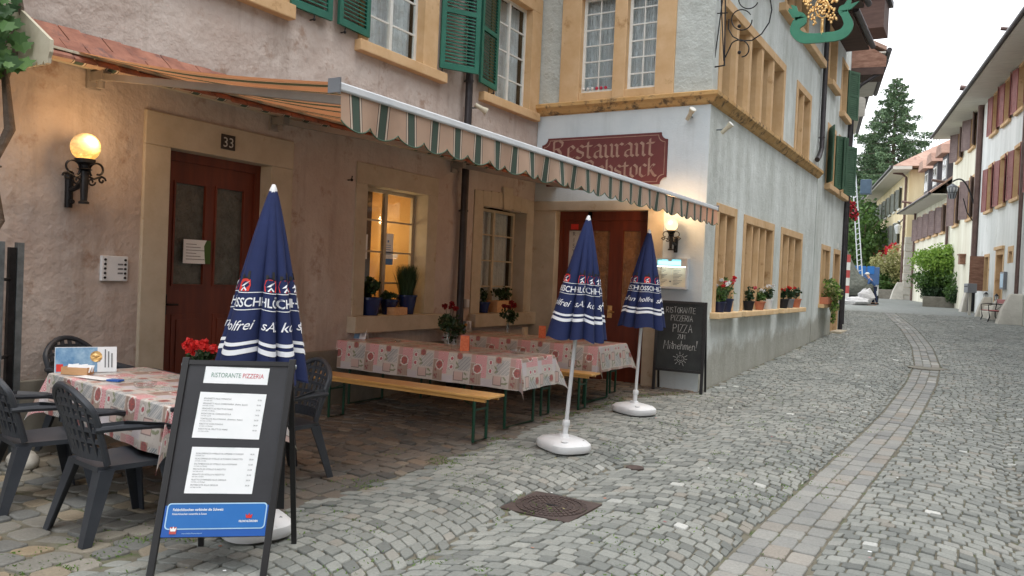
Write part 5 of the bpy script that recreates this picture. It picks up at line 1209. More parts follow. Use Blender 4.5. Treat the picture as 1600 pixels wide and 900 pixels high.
def street_lamp2():
    e = dep(1431, 350, 62); l = dep(1403, 358, 61.5); T_ = Thing('street_lamp', 'far white lantern on an iron arm in front of the yellow house', 'street lamp', tuple(e))
    b = MB(); P = [e+(l-e)*t+np.array((0, 0, .5*math.sin(math.pi*t)+.3)) for t in np.linspace(0, 1, 10)]; b.tube(P, .04, 6); b.tube([e+np.array((0, 0, -.7)), e+(l-e)*.4+np.array((0, 0, -.6)), e+(l-e)*.6], .03, 6); b.build('arm', 'iron', T_, world=True)
    b = MB(); b.lathe([(.14, -.35), (.28, .2), (.28, .25), (.05, .4)], l, 8); b.build('lantern', 'lampglass', T_, world=True)
street_lamp2()
def park_bench():
    c = np.array(F1.p(.55, 0, .42)); z = .655; t9 = R(9.5)
    T_ = Thing('park_bench', 'black iron bench with faded red slats against the white wall', 'bench', (c[0], c[1], z), t9-R(90)+R(0))
    # local x along the wall (away from camera is -x), front towards -y ... front faces the street
    w = .8
    for i in range(5): b = MB(); y = -.42+.1*i; b.box(-w, w, y, y+.08, .43, .455); b.build('seat_slat', 'benchred', T_)
    for i in range(1): b = MB(); b.box(-w, w, .10, .13, .72, .88); b.build('back_slat', 'benchred', T_)
    for x in (-w+.06, w-.06):
        b = MB(); b.tube([(x, -.45, 0), (x, -.38, .2), (x, -.42, .43), (x, .05, .42), (x, .12, .88)], .022, 7); b.build('side_frame', 'iron', T_)
        b = MB(); b.tube([(x, .18, 0), (x, .06, .2), (x, .05, .43)], .02, 7); b.build('leg', 'iron', T_)
        b = MB(); b.tube([(x, .1, .68), (x, -.2, .7), (x, -.44, .66), (x, -.42, .43)], .018, 7); b.build('armrest', 'iron', T_)
    for sx in (-1, 1): b = MB(); b.tube([(sx*(w-.06), .08, .46), (0, .11, .60), (-sx*(w-.06)*0, .11, .60), (-sx*(w-.06), .12, .76)], .012, 6); b.build('cross_brace', 'iron', T_)
park_bench()
def mailbox():
    s = 5.1; T_ = Thing('mailbox', 'grey double mailbox on a post before the brown shutter', 'mailbox', F1.p(s, .75, .7))
    b = MB(); b.fbox(F1, s-.5, s+.5, 1.75, 2.15, .5, .85); bx = b.build('box', 'grey', T_, world=True, bevel=.02)
    b = MB(); b.fbox(F1, s-.4, s+.4, 2.0, 2.04, .85, .86); b.build('slot', 'blackprint', sub(T_, bx), world=True)
    b = MB(); b.fbox(F1, s-.05, s+.05, .7, 1.75, .62, .72); b.build('post', 'limestone', T_, world=True)
    c = np.array(F1.p(6.3, 2.2, .25)); P = blob(260, c, (.18, .3, .35)); o = quads('window_flowers', rand_quads(P, .09, .8), ('petalpink', 'petalred', 'leaf'), None, nr.randint(0, 3, 260)); tagit(o, 'pink and red flowers hanging left of the grey mailbox', 'flowers')
mailbox()

def near_right_house():  # unseen house, put in with dark plaster to cut light under the awning
    T_ = Thing('street_house', 'unseen house opposite the terrace, its brown plaster kept dark to dim the light', 'house', F1.p(-30, 0, 0))
    ws = [(-27-i*3.6, -25.8-i*3.6, z, z+1.7) for i in range(10) for z in (1.4, 4.6, 7.8)]
    b = MB(); wall(b, F1, -64, -24.05, -.1, 11.5, ws, .3); simple_house(F1, -64, -24.05, -.1, 11.5, 9, b); b.build('wall', mat('plaster_brown', rgb(104, 88, 76), rgb(118, 100, 86), .92, .7, ((3, .4, .02),)), T_, world=True)
    gable_roof(T_, F1, -64, -24.05, 11.8, 1.1, 4.5, 4, 'slate')
    for w in ws: far_window(T_, F1, *w, sh='brownsh', shw=.55, n=8)
near_right_house()

# ------------------------------------------------------------------ plants and trees
def bush(name, label, cat, parts, pot=None, group=None, stems=None):
    """parts: list of (centre, radii, count, leaf size, material)"""
    c0 = parts[0][0]; T_ = Thing(name, label, cat, (c0[0], c0[1], g(c0[1]) if pot is None else pot), group=group)
    for c, r, n, s, m_ in parts:
        P = blob(n, c, r, clumps=max(5, n//120), spread=.42); P = np.array([T_.inv @ Vector(p) for p in P]); quads('foliage', rand_quads(P, s, .65), m_, T_)
    if stems:
        b = MB()
        for p, q, r in stems: b.tube([p, [(p[i]+q[i])/2+rng.uniform(-.1, .1)*(i < 2) for i in range(3)], q], [r, r*.8, r*.4], 6)
        b.build('stem', 'bark', T_, world=True)
    return T_
cB = dep(1478, 430, 44.5); cB2 = dep(1505, 455, 42.5); cB3 = dep(1462, 470, 44.5); zB = g(cB[1])
T_ = bush('street_bush', 'large bright green shrub in a concrete planter before the cream house', 'shrub',
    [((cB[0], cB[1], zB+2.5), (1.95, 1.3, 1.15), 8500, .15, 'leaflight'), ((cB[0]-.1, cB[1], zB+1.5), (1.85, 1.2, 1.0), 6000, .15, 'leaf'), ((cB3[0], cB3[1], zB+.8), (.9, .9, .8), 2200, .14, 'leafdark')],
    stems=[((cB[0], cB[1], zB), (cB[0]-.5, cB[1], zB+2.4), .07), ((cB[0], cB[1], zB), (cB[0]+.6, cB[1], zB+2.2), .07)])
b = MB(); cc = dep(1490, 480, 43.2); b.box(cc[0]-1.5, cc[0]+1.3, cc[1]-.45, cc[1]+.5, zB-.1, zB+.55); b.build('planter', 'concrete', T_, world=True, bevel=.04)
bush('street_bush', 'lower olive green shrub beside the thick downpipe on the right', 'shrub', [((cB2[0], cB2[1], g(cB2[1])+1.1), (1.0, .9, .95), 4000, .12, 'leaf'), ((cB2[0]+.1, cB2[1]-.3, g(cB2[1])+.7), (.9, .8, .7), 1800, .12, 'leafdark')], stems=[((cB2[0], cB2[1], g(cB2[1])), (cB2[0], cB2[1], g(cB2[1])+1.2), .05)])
cY = dep(1392, 440, 62); 
bush('street_bush', 'loose shrub with pale flowers before the yellow house', 'shrub', [((cY[0], cY[1], g(cY[1])+2.6), (1.6, 1.0, 1.9), 2600, .2, 'leafyel'), ((cY[0]-.3, cY[1], g(cY[1])+1.3), (1.9, 1.0, 1.1), 2600, .2, 'leaf')], stems=[((cY[0], cY[1], g(cY[1])), (cY[0], cY[1], g(cY[1])+2.6), .06)])
b = MB(); b.box(cY[0]-1.2, cY[0]+1.2, cY[1]-1.6, cY[1]-.8, g(cY[1])-.1, g(cY[1])+.7); tagit(b.build('planter', 'concrete', bevel=.04), 'long grey planter trough at the foot of the pale flowering shrub', 'planter')
cH = dep(1376, 455, 63); bush('street_bush', 'dark green hedge bush left of the pale flowering shrub', 'shrub', [((cH[0], cH[1], g(cH[1])+1.2), (1.5, 1.2, 1.4), 2600, .2, 'leafdark')], stems=[((cH[0], cH[1], 1), (cH[0], cH[1], 2), .06)])
def conifer(base, H, Rr, label, n=22, seed=1):
    rs = np.random.RandomState(seed); T_ = Thing('conifer_tree', label, 'tree', base)
    b = MB(); b.tube([(0, 0, 0), (0, 0, H*.5), (0, 0, H)], [H*.018, H*.011, .03], 8); b.build('trunk', 'bark', T_)
    br = MB(); P = []; 
    for i in range(150):
        t = (i/150)**.85; z = H*(.12+.86*t); L = Rr*(1-t)**.75*(.65+.55*rs.rand())+.35; a = i*2.4+rs.rand()*.8
        L *= 1.3 if rs.rand() < .2 else (.6 if rs.rand() < .25 else 1)
        dr = .16+.25*(1-t); m_ = max(4, int(L*5)); d = np.array((math.cos(a), math.sin(a), 0)); sd_ = np.array((-d[1], d[0], 0))
        pts = [np.array((0, 0, z))+d*L*q+np.array((0, 0, -L*dr*(q**1.5)+L*.16*q**3)) for q in np.linspace(0, 1, 6)]
        br.tube(pts, [.07*(1-q*.8) for q in np.linspace(0, 1, 6)], 5)
        for k in range(m_*20):
            q = .18+.82*rs.rand()**.8; c = np.array((0, 0, z))+d*L*q+np.array((0, 0, -L*dr*q**1.5+L*.16*q**3))
            P.append(c+sd_*rs.normal()*L*.13*(1.15-q)+np.array((0, 0, -abs(rs.normal())*.40-.05))+d*rs.normal()*.15)
    br.build('branches', 'bark', T_); P = np.array(P); quads('crown', rand_quads(P, .34, .40, rs=rs), 'needle', T_)
cT = dep(1384, 470, 96); conifer((cT[0], cT[1], 1.1), 27.0, 8.6, 'tall dark conifer with drooping branches rising at the end of the street', seed=4)
cT = dep(1352, 470, 100); conifer((cT[0], cT[1], 1.1), 21, 5.0, 'shorter bushy conifer left of the tall one', seed=9)
def leafy_tree(base, H, r, label, mname='leafdark', n=6000, seed=2, s=.34):
    rs = np.random.RandomState(seed); T_ = Thing('leafy_tree', label, 'tree', base)
    b = MB(); b.tube([(0, 0, 0), (.1, 0, H*.35), (0, .1, H*.7)], [.22, .17, .06], 8)
    for i in range(9): a = i*.7; z = H*(.3+.04*i); b.tube([(0, 0, z), (r[0]*.35*math.cos(a), r[1]*.35*math.sin(a), z+H*.12), (r[0]*.75*math.cos(a), r[1]*.75*math.sin(a), z+H*.22)], [.09, .06, .02], 5)
    b.build('trunk', 'bark', T_); P = blob(n, (0, 0, H*.62), r, rs=rs, clumps=34, spread=.36, shell=.3); quads('crown', rand_quads(P, s, .7, rs=rs), mname, T_)
for x, y, d, H, r, lab, mn_, n in ((1388, 465, 84, 9.5, (3, 3, 4), 'dark green tree just left of the yellow house', 'leafdark', 6000), (1345, 465, 70, 8, (2.2, 2.2, 3), 'loose tree with sky gaps behind the crane pole', 'leaf', 1800), (1325, 465, 74, 10, (3, 3, 4), 'tree behind the rubble sacks at the left of the street end', 'leaf', 3200), (1372, 465, 90, 12, (3, 3, 5), 'dark tree in front of the tall conifer', 'leafdark', 6000), (1360, 465, 118, 14, (8, 4, 6), 'wide far tree closing the end of the street', 'leafdark', 7000)):
    c = dep(x, y, d); leafy_tree((c[0], c[1], 1.0), H, r, lab, mn_, n, seed=int(x))
cF = pt(1328, 328, X=3.45); cF = dep(1331, 330, 25.2)
P = blob(420, cF, (.22, .25, .36)); tagit(quads('hanging_flowers', rand_quads(P, .09, .8), ('petalpink', 'petalred', 'leafdark'), None, nr.randint(0, 3, 420)), 'pink and red flower ball hanging beyond the green shutters', 'flowers')

# ------------------------------------------------------------------ building works at the end of the street
def works():
    G = g(46)
    a = dep(1343, 478, 47); b0 = dep(1330, 215, 43); T_ = Thing('hoist_pole', 'leaning pale lattice hoist ladder with a dark blue bucket', 'hoist', tuple(a))
    top = dep(1330, 200, 47.5); bot = dep(1347, 478, 47); dv = (top-bot)
    for off in (-.13, .13): b = MB(); b.tube([bot+np.array((off, 0, 0)), top+np.array((off*.6, 0, 0))], .035, 6); b.build('rail', 'alu', T_, world=True)
    for k in range(34): c = bot+dv*(k+.5)/34; b = MB(); b.tube([c+np.array((-.12, 0, 0)), c+np.array((.12, 0, .12))], .02, 5); b.build('rung', 'alu', T_, world=True)
    q = dep(1353, 293, 47); b = MB(); b.box(q[0]-.28, q[0]+.3, q[1]-.3, q[1]+.3, q[2]-.4, q[2]+.45); b.build('bucket', mat('dark_blue_bucket', rgb(62, 84, 104), rgb(74, 96, 116), .5, 4), T_, world=True, bevel=.03)
    for x, lab in ((1322, 'red and white barrier board standing left of the tarpaulin'),):
        c = dep(x, 478, 43); T_ = Thing('barrier', lab, 'barrier', (c[0], c[1], G-.08))
        for i in range(6): b = MB(); b.box(-.11, .11, -.04, .04, .25+i*.42, .25+(i+1)*.42); b.build('board', 'redwhite' if i % 2 else 'whiteframe', T_)
        b = MB(); b.box(-.3, .3, -.2, .2, 0, .25); b.build('foot', 'concrete', T_)
    c = dep(1337, 455, 44.5); T_ = Thing('covered_mixer', 'machine under a grey green tarpaulin peaked to one side', 'covered machine', (c[0], c[1], G))
    b = MB(); n = 12
    for lv, (r, z, ox) in enumerate(((.75, .5, 0), (.95, .75, 0), (.85, 1.1, .05), (.72, 1.3, .0), (.45, 1.7, -.25), (.2, 2.4, -.45), (.04, 3.1, -.6))):
        for j in range(n): w = 2*math.pi*j/n; k = 1+.13*math.sin(j*2.3+lv); b.v.append((ox+r*k*math.cos(w), .7*r*k*math.sin(w), z))
    for lv in range(6):
        for j in range(n): b.f.append((lv*n+j, lv*n+(j+1) % n, (lv+1)*n+(j+1) % n, (lv+1)*n+j)); b.m.append(0)
    b.build('tarpaulin', 'tarp', T_, smooth=True)
    b = MB(); b.box(-.55, .55, -.3, .3, .12, .8); b.lathe([(.18, -.05), (.18, .05)], (-.4, -.35, .18), 12, axis='y'); b.lathe([(.18, -.05), (.18, .05)], (.4, -.35, .18), 12, axis='y'); b.build('chassis', 'blackframe', T_)
    def sack(x, y, d, r, lab):
        c = dep(x, y, d); b = MB(); nlat = 8; 
        for i in range(nlat+1):
            for j in range(12):
                w = 2*math.pi*j/12; t = math.pi*i/nlat; k = 1+.45*mn.noise(Vector((i*.7, j*.6, x*.37))); b.v.append((c[0]+r[0]*k*math.sin(t)*math.cos(w), c[1]+r[1]*k*math.sin(t)*math.sin(w), G-.06+r[2]*(1-math.cos(t)*k)))
        for i in range(nlat):
            for j in range(12): b.f.append((i*12+j, i*12+(j+1) % 12, (i+1)*12+(j+1) % 12, (i+1)*12+j)); b.m.append(0)
        tagit(b.build('rubble_sack', 'sack', smooth=True), lab, 'sack', 'white sacks by the building works')
    sack(1338, 478, 42.5, (.62, .45, .24), 'broad white sack lying in front of the tarpaulin')
    sack(1352, 478, 43.5, (.42, .35, .46), 'tall pinkish white sack standing right of the tarpaulin')
    sack(1359, 478, 44.6, (.32, .35, .4), 'small white sack at the right end by the person')
    b = MB(); q = dep(1350, 478, 42.6); b.box(q[0]-.5, q[0]+.6, q[1]-.2, q[1]+.2, G-.12, G+.02); tagit(b.build('plank_stack', 'oldwood', bevel=.01), 'low stack of old planks under the white sacks', 'planks')
    c = dep(1344, 476, 52); T_ = Thing('van', 'small white and blue pickup parked behind the building works', 'van', (c[0], c[1], g(52)), R(10))
    b = MB(); b.box(-.9, .9, -2.2, 1.4, .4, 1.1); b.prism([(-.9, 1.1), (.9, 1.1), (.78, 1.95), (-.78, 1.95)], lambda x, z: (x, -1.2, z), lambda x, z: (x, .3, z)); b.build('body', 'vanwhite', T_, bevel=.06)
    b = MB(); b.box(-.9, .9, -2.3, -1.9, 1.1, 2.2); b.build('tailboard', 'vanblue', T_, bevel=.02)
    for x in (-.8, -.3, .2): b = MB(); b.box(x, x+.4, -2.34, -2.3, 1.75, 2.25); b.build('grille', 'bluesign', T_)
    for x in (-.85, .85):
        for y in (-1.5, .9): b = MB(); b.lathe([(.32, -.1), (.34, -.08), (.34, .08), (.32, .1)], (x, y, .33), 16, axis='x'); b.build('wheel', 'blackframe', T_)
works()
def person():
    c = dep(1364, 477, 44.0); z = g(c[1]); T_ = Thing('person', 'person in blue jacket and pale cap bending over the sacks', 'person', (c[0], c[1], z), R(100))
    def skin(name, V, Ed, rad, mname, par):
        me = D.meshes.new(name); me.from_pydata(V, Ed, []); o = D.objects.new(name, me); COL.objects.link(o); o.parent = par
        m_ = o.modifiers.new('skin', 'SKIN'); m_.use_smooth_shade = True
        for i, r in enumerate(rad): me.skin_vertices[0].data[i].radius = (r, r*.85 if not isinstance(r, tuple) else r)
        me.skin_vertices[0].data[0].use_root = True
        s = o.modifiers.new('sub', 'SUBSURF'); s.levels = 1; s.render_levels = 2; me.materials.append(M[mname]); return o
    # joints: pelvis, waist, chest, neck, head; leaning forward (+y)
    V = [(0, 0, .92), (0, .06, 1.10), (0, .18, 1.32), (0, .27, 1.47), (0, .33, 1.56), (0, .36, 1.66),
         (.10, 0, .88), (.12, .06, .50), (.12, -.02, .09), (.12, .12, .05), (-.10, 0, .88), (-.14, -.08, .50), (-.14, -.2, .09), (-.14, -.06, .05),
         (.19, .2, 1.36), (.23, .3, 1.12), (.20, .5, .98), (.19, .6, .95), (-.19, .2, 1.36), (-.23, .3, 1.12), (-.20, .5, .98), (-.19, .6, .95)]
    Ed = [(0, 1), (1, 2), (2, 3), (3, 4), (4, 5), (0, 6), (6, 7), (7, 8), (8, 9), (0, 10), (10, 11), (11, 12), (12, 13), (2, 14), (14, 15), (15, 16), (16, 17), (2, 18), (18, 19), (19, 20), (20, 21)]
    rad = [.13, .12, .15, .06, .09, .08, .09, .065, .045, .04, .09, .065, .045, .04, .065, .05, .035, .035, .065, .05, .035, .035]
    body = skin('body', V, Ed, rad, 'skin', T_.o)
    jv = [V[0], V[1], V[2], V[3], V[14], V[15], V[16], V[18], V[19], V[20]]
    skin('jacket', jv, [(0, 1), (1, 2), (2, 3), (2, 4), (4, 5), (5, 6), (2, 7), (7, 8), (8, 9)], [.17, .16, .19, .08, .09, .075, .055, .09, .075, .055], 'jacket', T_.o)
    tv = [V[0], V[6], V[7], V[8], V[10], V[11], V[12]]
    skin('trousers', tv, [(0, 1), (1, 2), (2, 3), (0, 4), (4, 5), (5, 6)], [.16, .12, .09, .065, .12, .09, .065], 'trousers', T_.o)
    b = MB(); b.ball((0, .36, 1.69), .11, 14, 8, 1, 1.1, .7); b.box(-.07, .07, .42, .52, 1.66, 1.68); b.build('cap', 'cap', T_, smooth=True)
    for x in (-.12, .14): b = MB(); b.box(x-.05, x+.05, -.12 if x > 0 else -.28, .16 if x > 0 else 0, 0, .09); b.build('shoe', 'blackprint', T_, bevel=.03)
person()

# ------------------------------------------------------------------ terrace furniture
def seat_prof(): pass
def make_chair(label, group):
    T_ = Thing('garden_chair', label, 'chair', (0, 0, 0), group=group)
    # seat: rounded slab with slight dish
    b = MB(); n = 10; vs = []; fs = []
    def sx(t): return .235+.02*t
    for j in range(n+1):
        y = -.22+.46*j/n
        for i in range(n+1):
            u = -1+2*i/n; k = 1-.10*max(0, (j/n-.75)/.25)**2-.06*max(0, (.2-j/n)/.2)
            vs.append((u*(.20+.045*j/n)*k, y, .435-.018*(1-u*u)*math.sin(math.pi*j/n)+(.0 if j < n else -.02)))
    N_ = (n+1)**2; vs += [(x, y, z-.03) for x, y, z in vs]
    for j in range(n):
        for i in range(n): a = j*(n+1)+i; fs += [(a, a+1, a+n+2, a+n+1), (N_+a, N_+a+n+1, N_+a+n+2, N_+a+1)]
    ed = [i for i in range(n+1)]+[j*(n+1)+n for j in range(1, n+1)]+[n*(n+1)+i for i in range(n-1, -1, -1)]+[j*(n+1) for j in range(n-1, 0, -1)]
    for a, c in zip(ed, ed[1:]+ed[:1]): fs.append((a, N_+a, N_+c, c))
    b.add(vs, fs); b.build('seat', 'chair', T_, smooth=True)
    # backrest surface S(u, v): u -1..1, v 0..1
    def S(u, v, off=0):
        w = .205+.035*v; top = .445+(.46-.07*u*u*(v**2))*v; y = -.215-.13*v-.035*(1-u*u)*0+.045*u*u-.0*v
        return (u*w, y-off, top)
    def half(v): return 1.0 if v < .72 else math.sqrt(max(0, 1-((v-.72)/.30)**2))
    b = MB()
    fr = [S(-1, v) for v in np.linspace(0, .72, 7)]
    arch = []
    for a in np.linspace(math.pi, 0, 17): arch.append(S(math.cos(a), .72+.28*math.sin(a)))
    fr = fr[:-1]+arch+[S(1, v) for v in np.linspace(.72, 0, 7)][1:]
    b.tube(fr, .021, 8); b.build('back_frame', 'chair', T_, smooth=True)
    def ribbon(P, w, t, upv):
        vs = []; k = len(P)
        for i, p in enumerate(P):
            p = Vector(p); d = (Vector(P[min(i+1, k-1)])-Vector(P[max(i-1, 0)])).normalized(); nrm = Vector((0, 1, 0)); s_ = d.cross(nrm).normalized()*w/2
            for a, c in ((-1, -1), (1, -1), (1, 1), (-1, 1)): vs.append(p+s_*a+nrm*t/2*c)
        return vs, [(i*4+j, i*4+(j+1) % 4, (i+1)*4+(j+1) % 4, (i+1)*4+j) for i in range(k-1) for j in range(4)]
    b = MB()
    for u in np.linspace(-.72, .72, 6):
        vm = .72+.28*math.sqrt(max(0, 1-u*u)); b.add(*ribbon([S(u, v) for v in np.linspace(.10, vm, 8)], .032, .012, 0))
    for v in (.13, .30, .45, .60, .74, .86):
        h = 1.0 if v < .72 else math.sqrt(max(0, 1-((v-.72)/.28)**2)); wd = .026 if v > .2 else .075
        b.add(*ribbon([S(u, v, -.001) for u in np.linspace(-h*.98, h*.98, 11)], wd, .014, 0))
    b.build('backrest', 'chair', T_, label='open lattice backrest of vertical slats and crossing bands')
    for sg in (-1, 1):
        b = MB(); b.tube([(sg*.225, -.255, .66), (sg*.262, -.12, .665), (sg*.275, .1, .655), (sg*.27, .2, .63)], .02, 8)
        vs, fs = ribbon([(sg*.225, -.255, .672), (sg*.264, -.1, .68), (sg*.278, .1, .67), (sg*.272, .21, .64)], .05, .02, 0)
        b.add([(x, y, z) for x, y, z in vs], fs); b.build('armrest', 'chair', T_, smooth=True)
        b = MB(); b.tube([(sg*.272, .2, .645), (sg*.262, .215, .5), (sg*.25, .22, .41)], .021, 8); b.build('arm_support', 'chair', T_, smooth=True)
        for y0, y1, x0, x1 in ((.2, .27, .225, .262), (-.2, -.31, .2, .25)):
            b = MB(); h = .415
            for A, B, wA, wB in (((sg*x0, y0, h), (sg*x1, y1, 0), .082, .046),):
                vs = []
                for (p, w) in ((A, wA), (B, wB)):
                    s2 = 1 if y0 > 0 else -1
                    vs += [(p[0]-sg*w, p[1]+s2*.012, p[2]), (p[0]+sg*.012, p[1]+s2*.012, p[2]), (p[0]+sg*.012, p[1]-s2*w*.9, p[2]), (p[0]+sg*.002, p[1]-s2*w*.9, p[2]), (p[0]+sg*.002, p[1]+s2*.001, p[2]), (p[0]-sg*w, p[1]+s2*.001, p[2])]
                fs = [(i, (i+1) % 6, 6+(i+1) % 6, 6+i) for i in range(6)]+[(0, 5, 4, 1), (1, 4, 3, 2), (6, 7, 10, 11), (7, 8, 9, 10)]
                b.add(vs, fs)
            b.build('leg', 'chair', T_)
    return T_
CG = 'anthracite plastic garden chairs at the left table'
c0 = make_chair('dark grey plastic armchair in front of the left table nearest the menu board', CG)
c0.o.location = (2.48, 2.95, 0); c0.o.rotation_euler = (0, 0, R(-7))
for loc, rz, lab in (((1.58, 2.98, 0), -12, 'dark grey plastic armchair cut by the left edge of the photo'), ((.72, 3.84, .06), -82, 'dark grey plastic armchair at the left end of the table behind the folder'), ((2.36, 4.36, 0), 172, 'dark grey plastic armchair behind the menu board on the far side of the left table')):
    c = copy_tree(c0.o); c.location = loc; c.rotation_euler = (0, 0, R(rz)); c['label'] = lab

def pattern(u, v):
    """printed patchwork oilcloth: returns a colour for a point in metres"""
    x = (u % .5)/.5*50; y = (v % .34)/.34*34; X, Y_ = u*100, v*100
    C = lambda cx, cy, r: (x-cx)**2+(y-cy)**2 < r*r
    wht, gry, pnk, red = rgb(226, 220, 214), rgb(206, 198, 190), rgb(198, 84, 98), rgb(150, 34, 34)
    if C(9, 15, 4.4):
        k = mn.noise(Vector((X*.9, Y_*.9, 3))); return rgb(150, 30, 26) if k < .15 else (rgb(196, 60, 46) if k < .4 else rgb(80, 20, 20))
    if C(9, 15, 5.6): return wht
    for cx, cy in ((25, 7), (25, 16)):
        if C(cx, cy, 1.8): return rgb(186, 44, 74)
        if C(cx, cy, 3.2): return wht
        if C(cx, cy, 3.8): return rgb(168, 160, 152)
    if C(35, 3.5, 3.4): return rgb(160, 38, 34) if mn.noise(Vector((X*.9, Y_*.9, 1))) < .25 else rgb(88, 22, 22)
    for cx, cy, a in ((44, 22, .6), (46.5, 27, -.5), (42.5, 27.5, .2), (32, 12, .8), (33, 16, -.4)):
        dx, dy = x-cx, y-cy; p, q = dx*math.cos(a)+dy*math.sin(a), -dx*math.sin(a)+dy*math.cos(a)
        if (p/2.6)**2+(q/1.1)**2 < 1: return rgb(122, 132, 92)
    if C(4, 21, 1.5) or C(3, 27, 1.6) or C(6, 26, 1.0) or C(5, 29, 1.4): return rgb(140, 34, 36)
    if 0 <= x < 14 and 10 <= y < 32: return rgb(168, 140, 122) if int(X*1.1) % 3 else rgb(150, 124, 108)
    if 6 <= x < 20 and 0 <= y < 24:
        return rgb(206, 84, 102) if (int(X)+int(Y_)) % 2 else rgb(232, 196, 196)
    if 31 <= x < 39 and 0 <= y < 7: return rgb(176, 148, 128)
    if 33 <= x < 49 and 3 <= y < 19:
        return rgb(120, 132, 140) if int((X+Y_)*.9) % 2 else rgb(216, 212, 206)
    if 29 <= x < 41 and 20 <= y < 30: return rgb(120, 96, 92) if (x < 29.7 or x > 40.3 or y < 20.8 or y > 29.2) else rgb(208, 176, 166)
    if 14 <= x < 28 and 25 <= y < 34: return rgb(212, 204, 206) if (int(X)+int(Y_)) % 2 else rgb(198, 190, 196)
    if x < 6 and y < 9: return rgb(196, 152, 146)
    return gry if (x+y*.3) % 9 < 8.6 else rgb(188, 178, 170)
def clothmat():
    M_, N, L, B = newmat('printed_oilcloth'); B.inputs['Roughness'].default_value = .3
    a = N.new('ShaderNodeVertexColor'); a.layer_name = 'print'; L.new(a.outputs['Color'], B.inputs['Base Color'])
    bn = N.new('ShaderNodeBump'); bn.inputs['Strength'].default_value = .35; bn.inputs['Distance'].default_value = .02; L.new(noisev(N, L, 6, 3), bn.inputs['Height']); L.new(bn.outputs[0], B.inputs['Normal']); return M_
M['cloth'] = clothmat()
def cloth(label, A, ux, uy, Lx, Ly, z, drop, cell, phase=(0, 0), seed=0):
    ux, uy = np.array(ux), np.array(uy)
    nx = int(round((Lx+2*drop)/cell)); ny = int(round((Ly+2*drop)/cell))
    V = np.zeros(((nx+1)*(ny+1), 3), np.float32); k = 0
    for j in range(ny+1):
        v = -drop+(Ly+2*drop)*j/ny
        for i in range(nx+1):
            u = -drop+(Lx+2*drop)*i/nx
            cu, cv = min(max(u, 0), Lx), min(max(v, 0), Ly); du, dv = u-cu, v-cv; r = math.hypot(du, dv)
            x, y, zz = cu, cv, z
            if du == 0 and dv == 0: zz = z+.002*mn.noise(Vector((u*6, v*6, seed)))
            else:
                soft = min(r, .02); 
                if du != 0 and dv != 0:
                    a = math.atan2(abs(dv), abs(du)); bulge = math.sin(2*a); o = r*.42*bulge
                    x = cu+math.copysign(o*.72+.012*math.cos(a), du); y = cv+math.copysign(o*.72+.012*math.sin(a), dv); zz = z-r*math.sqrt(max(0, 1-(.42*bulge)**2))
                else:
                    s_ = u if dv != 0 else v; wv = (.010*math.sin(s_*7+seed)+.008*math.sin(s_*17+seed*2))*r/.3+.03*min(1, r/.25)
                    if du != 0: x = cu+math.copysign(.012+wv, du)
                    else: y = cv+math.copysign(.012+wv, dv)
                    zz = z-r
            P = np.array(A)+ux*x+uy*y; V[k] = (P[0], P[1], zz); k += 1
    idx = np.arange((nx+1)*(ny+1)).reshape(ny+1, nx+1); F = np.stack([idx[:-1, :-1], idx[:-1, 1:], idx[1:, 1:], idx[1:, :-1]], -1).reshape(-1, 4)
    me = D.meshes.new('tablecloth'); me.vertices.add(len(V)); me.vertices.foreach_set('co', V.ravel()); me.loops.add(F.size); me.loops.foreach_set('vertex_index', F.astype(np.int32).ravel())
    me.polygons.add(len(F)); me.polygons.foreach_set('loop_start', np.arange(0, F.size, 4, dtype=np.int32)); me.polygons.foreach_set('use_smooth', np.ones(len(F), bool)); me.update(calc_edges=True)
    ca = me.color_attributes.new('print', 'FLOAT_COLOR', 'CORNER'); cols = np.ones((len(F), 4), np.float32)
    for j in range(ny):
        for i in range(nx): cols[j*nx+i, :3] = np.array((.13, .12, .115))+.78*np.array(pattern(-drop+(Lx+2*drop)*(i+.5)/nx+phase[0]+5, 3.4+phase[1]-(-drop+(Ly+2*drop)*(j+.5)/ny)))
    ca.data.foreach_set('color', np.repeat(cols, 4, axis=0).ravel()); me.materials.append(M['cloth'])
    o = D.objects.new('tablecloth', me); COL.objects.link(o); tagit(o, label, 'tablecloth', 'patchwork print oilcloths'); return o
def u_leg(b, x, y0, y1, z, w=.028, lean=0):
    b.tube([(x, y0, z), (x+lean, y0, .015), (x+lean, y1, .015), (x, y1, z)], w/2, 6)
    b.bar((x, y0, z-.12), (x, y1, z-.12), .02, .02)
def beer(name, label, cat, x0, x1, y0, y1, z, mname, group):
    T_ = Thing(name, label, cat, ((x0+x1)/2, (y0+y1)/2, 0), group=group)
    b = MB(); b.box(x0, x1, y0, y1, z-.026, z); b.build('table_board' if cat == 'table' else 'seat_board', mname, T_, world=True, bevel=.006)
    for y in (y0+.02, y1-.045): b = MB(); b.box(x0+.05, x1-.05, y, y+.025, z-.06, z-.028); b.build('edge_rail', mname, T_, world=True)
    for x, s in ((x0+.3, 1), (x1-.18, -1)):
        b = MB(); u_leg(b, x, y0+.035, y1-.035, z-.03, .034 if cat == 'table' else .032); b.build('leg', 'legreen', T_, world=True, smooth=True)
        b = MB(); b.bar((x, (y0+y1)/2-.05, z-.15), (x+s*.28, (y0+y1)/2-.03, z-.035), .02, .006); b.build('brace', 'legreen', T_, world=True)
    return T_
TG, BG = 'folding beer tables on the terrace', 'wooden beer benches on the terrace'
beer('beer_table', 'folding beer table with green legs under the middle patchwork cloth', 'table', .15, 2.84, 7.19, 7.88, .77, 'pine', TG)
beer('beer_table', 'folding beer table with green legs under the cloth nearest the entrance', 'table', .2, 2.72, 9.38, 10.2, .77, 'pine', TG)
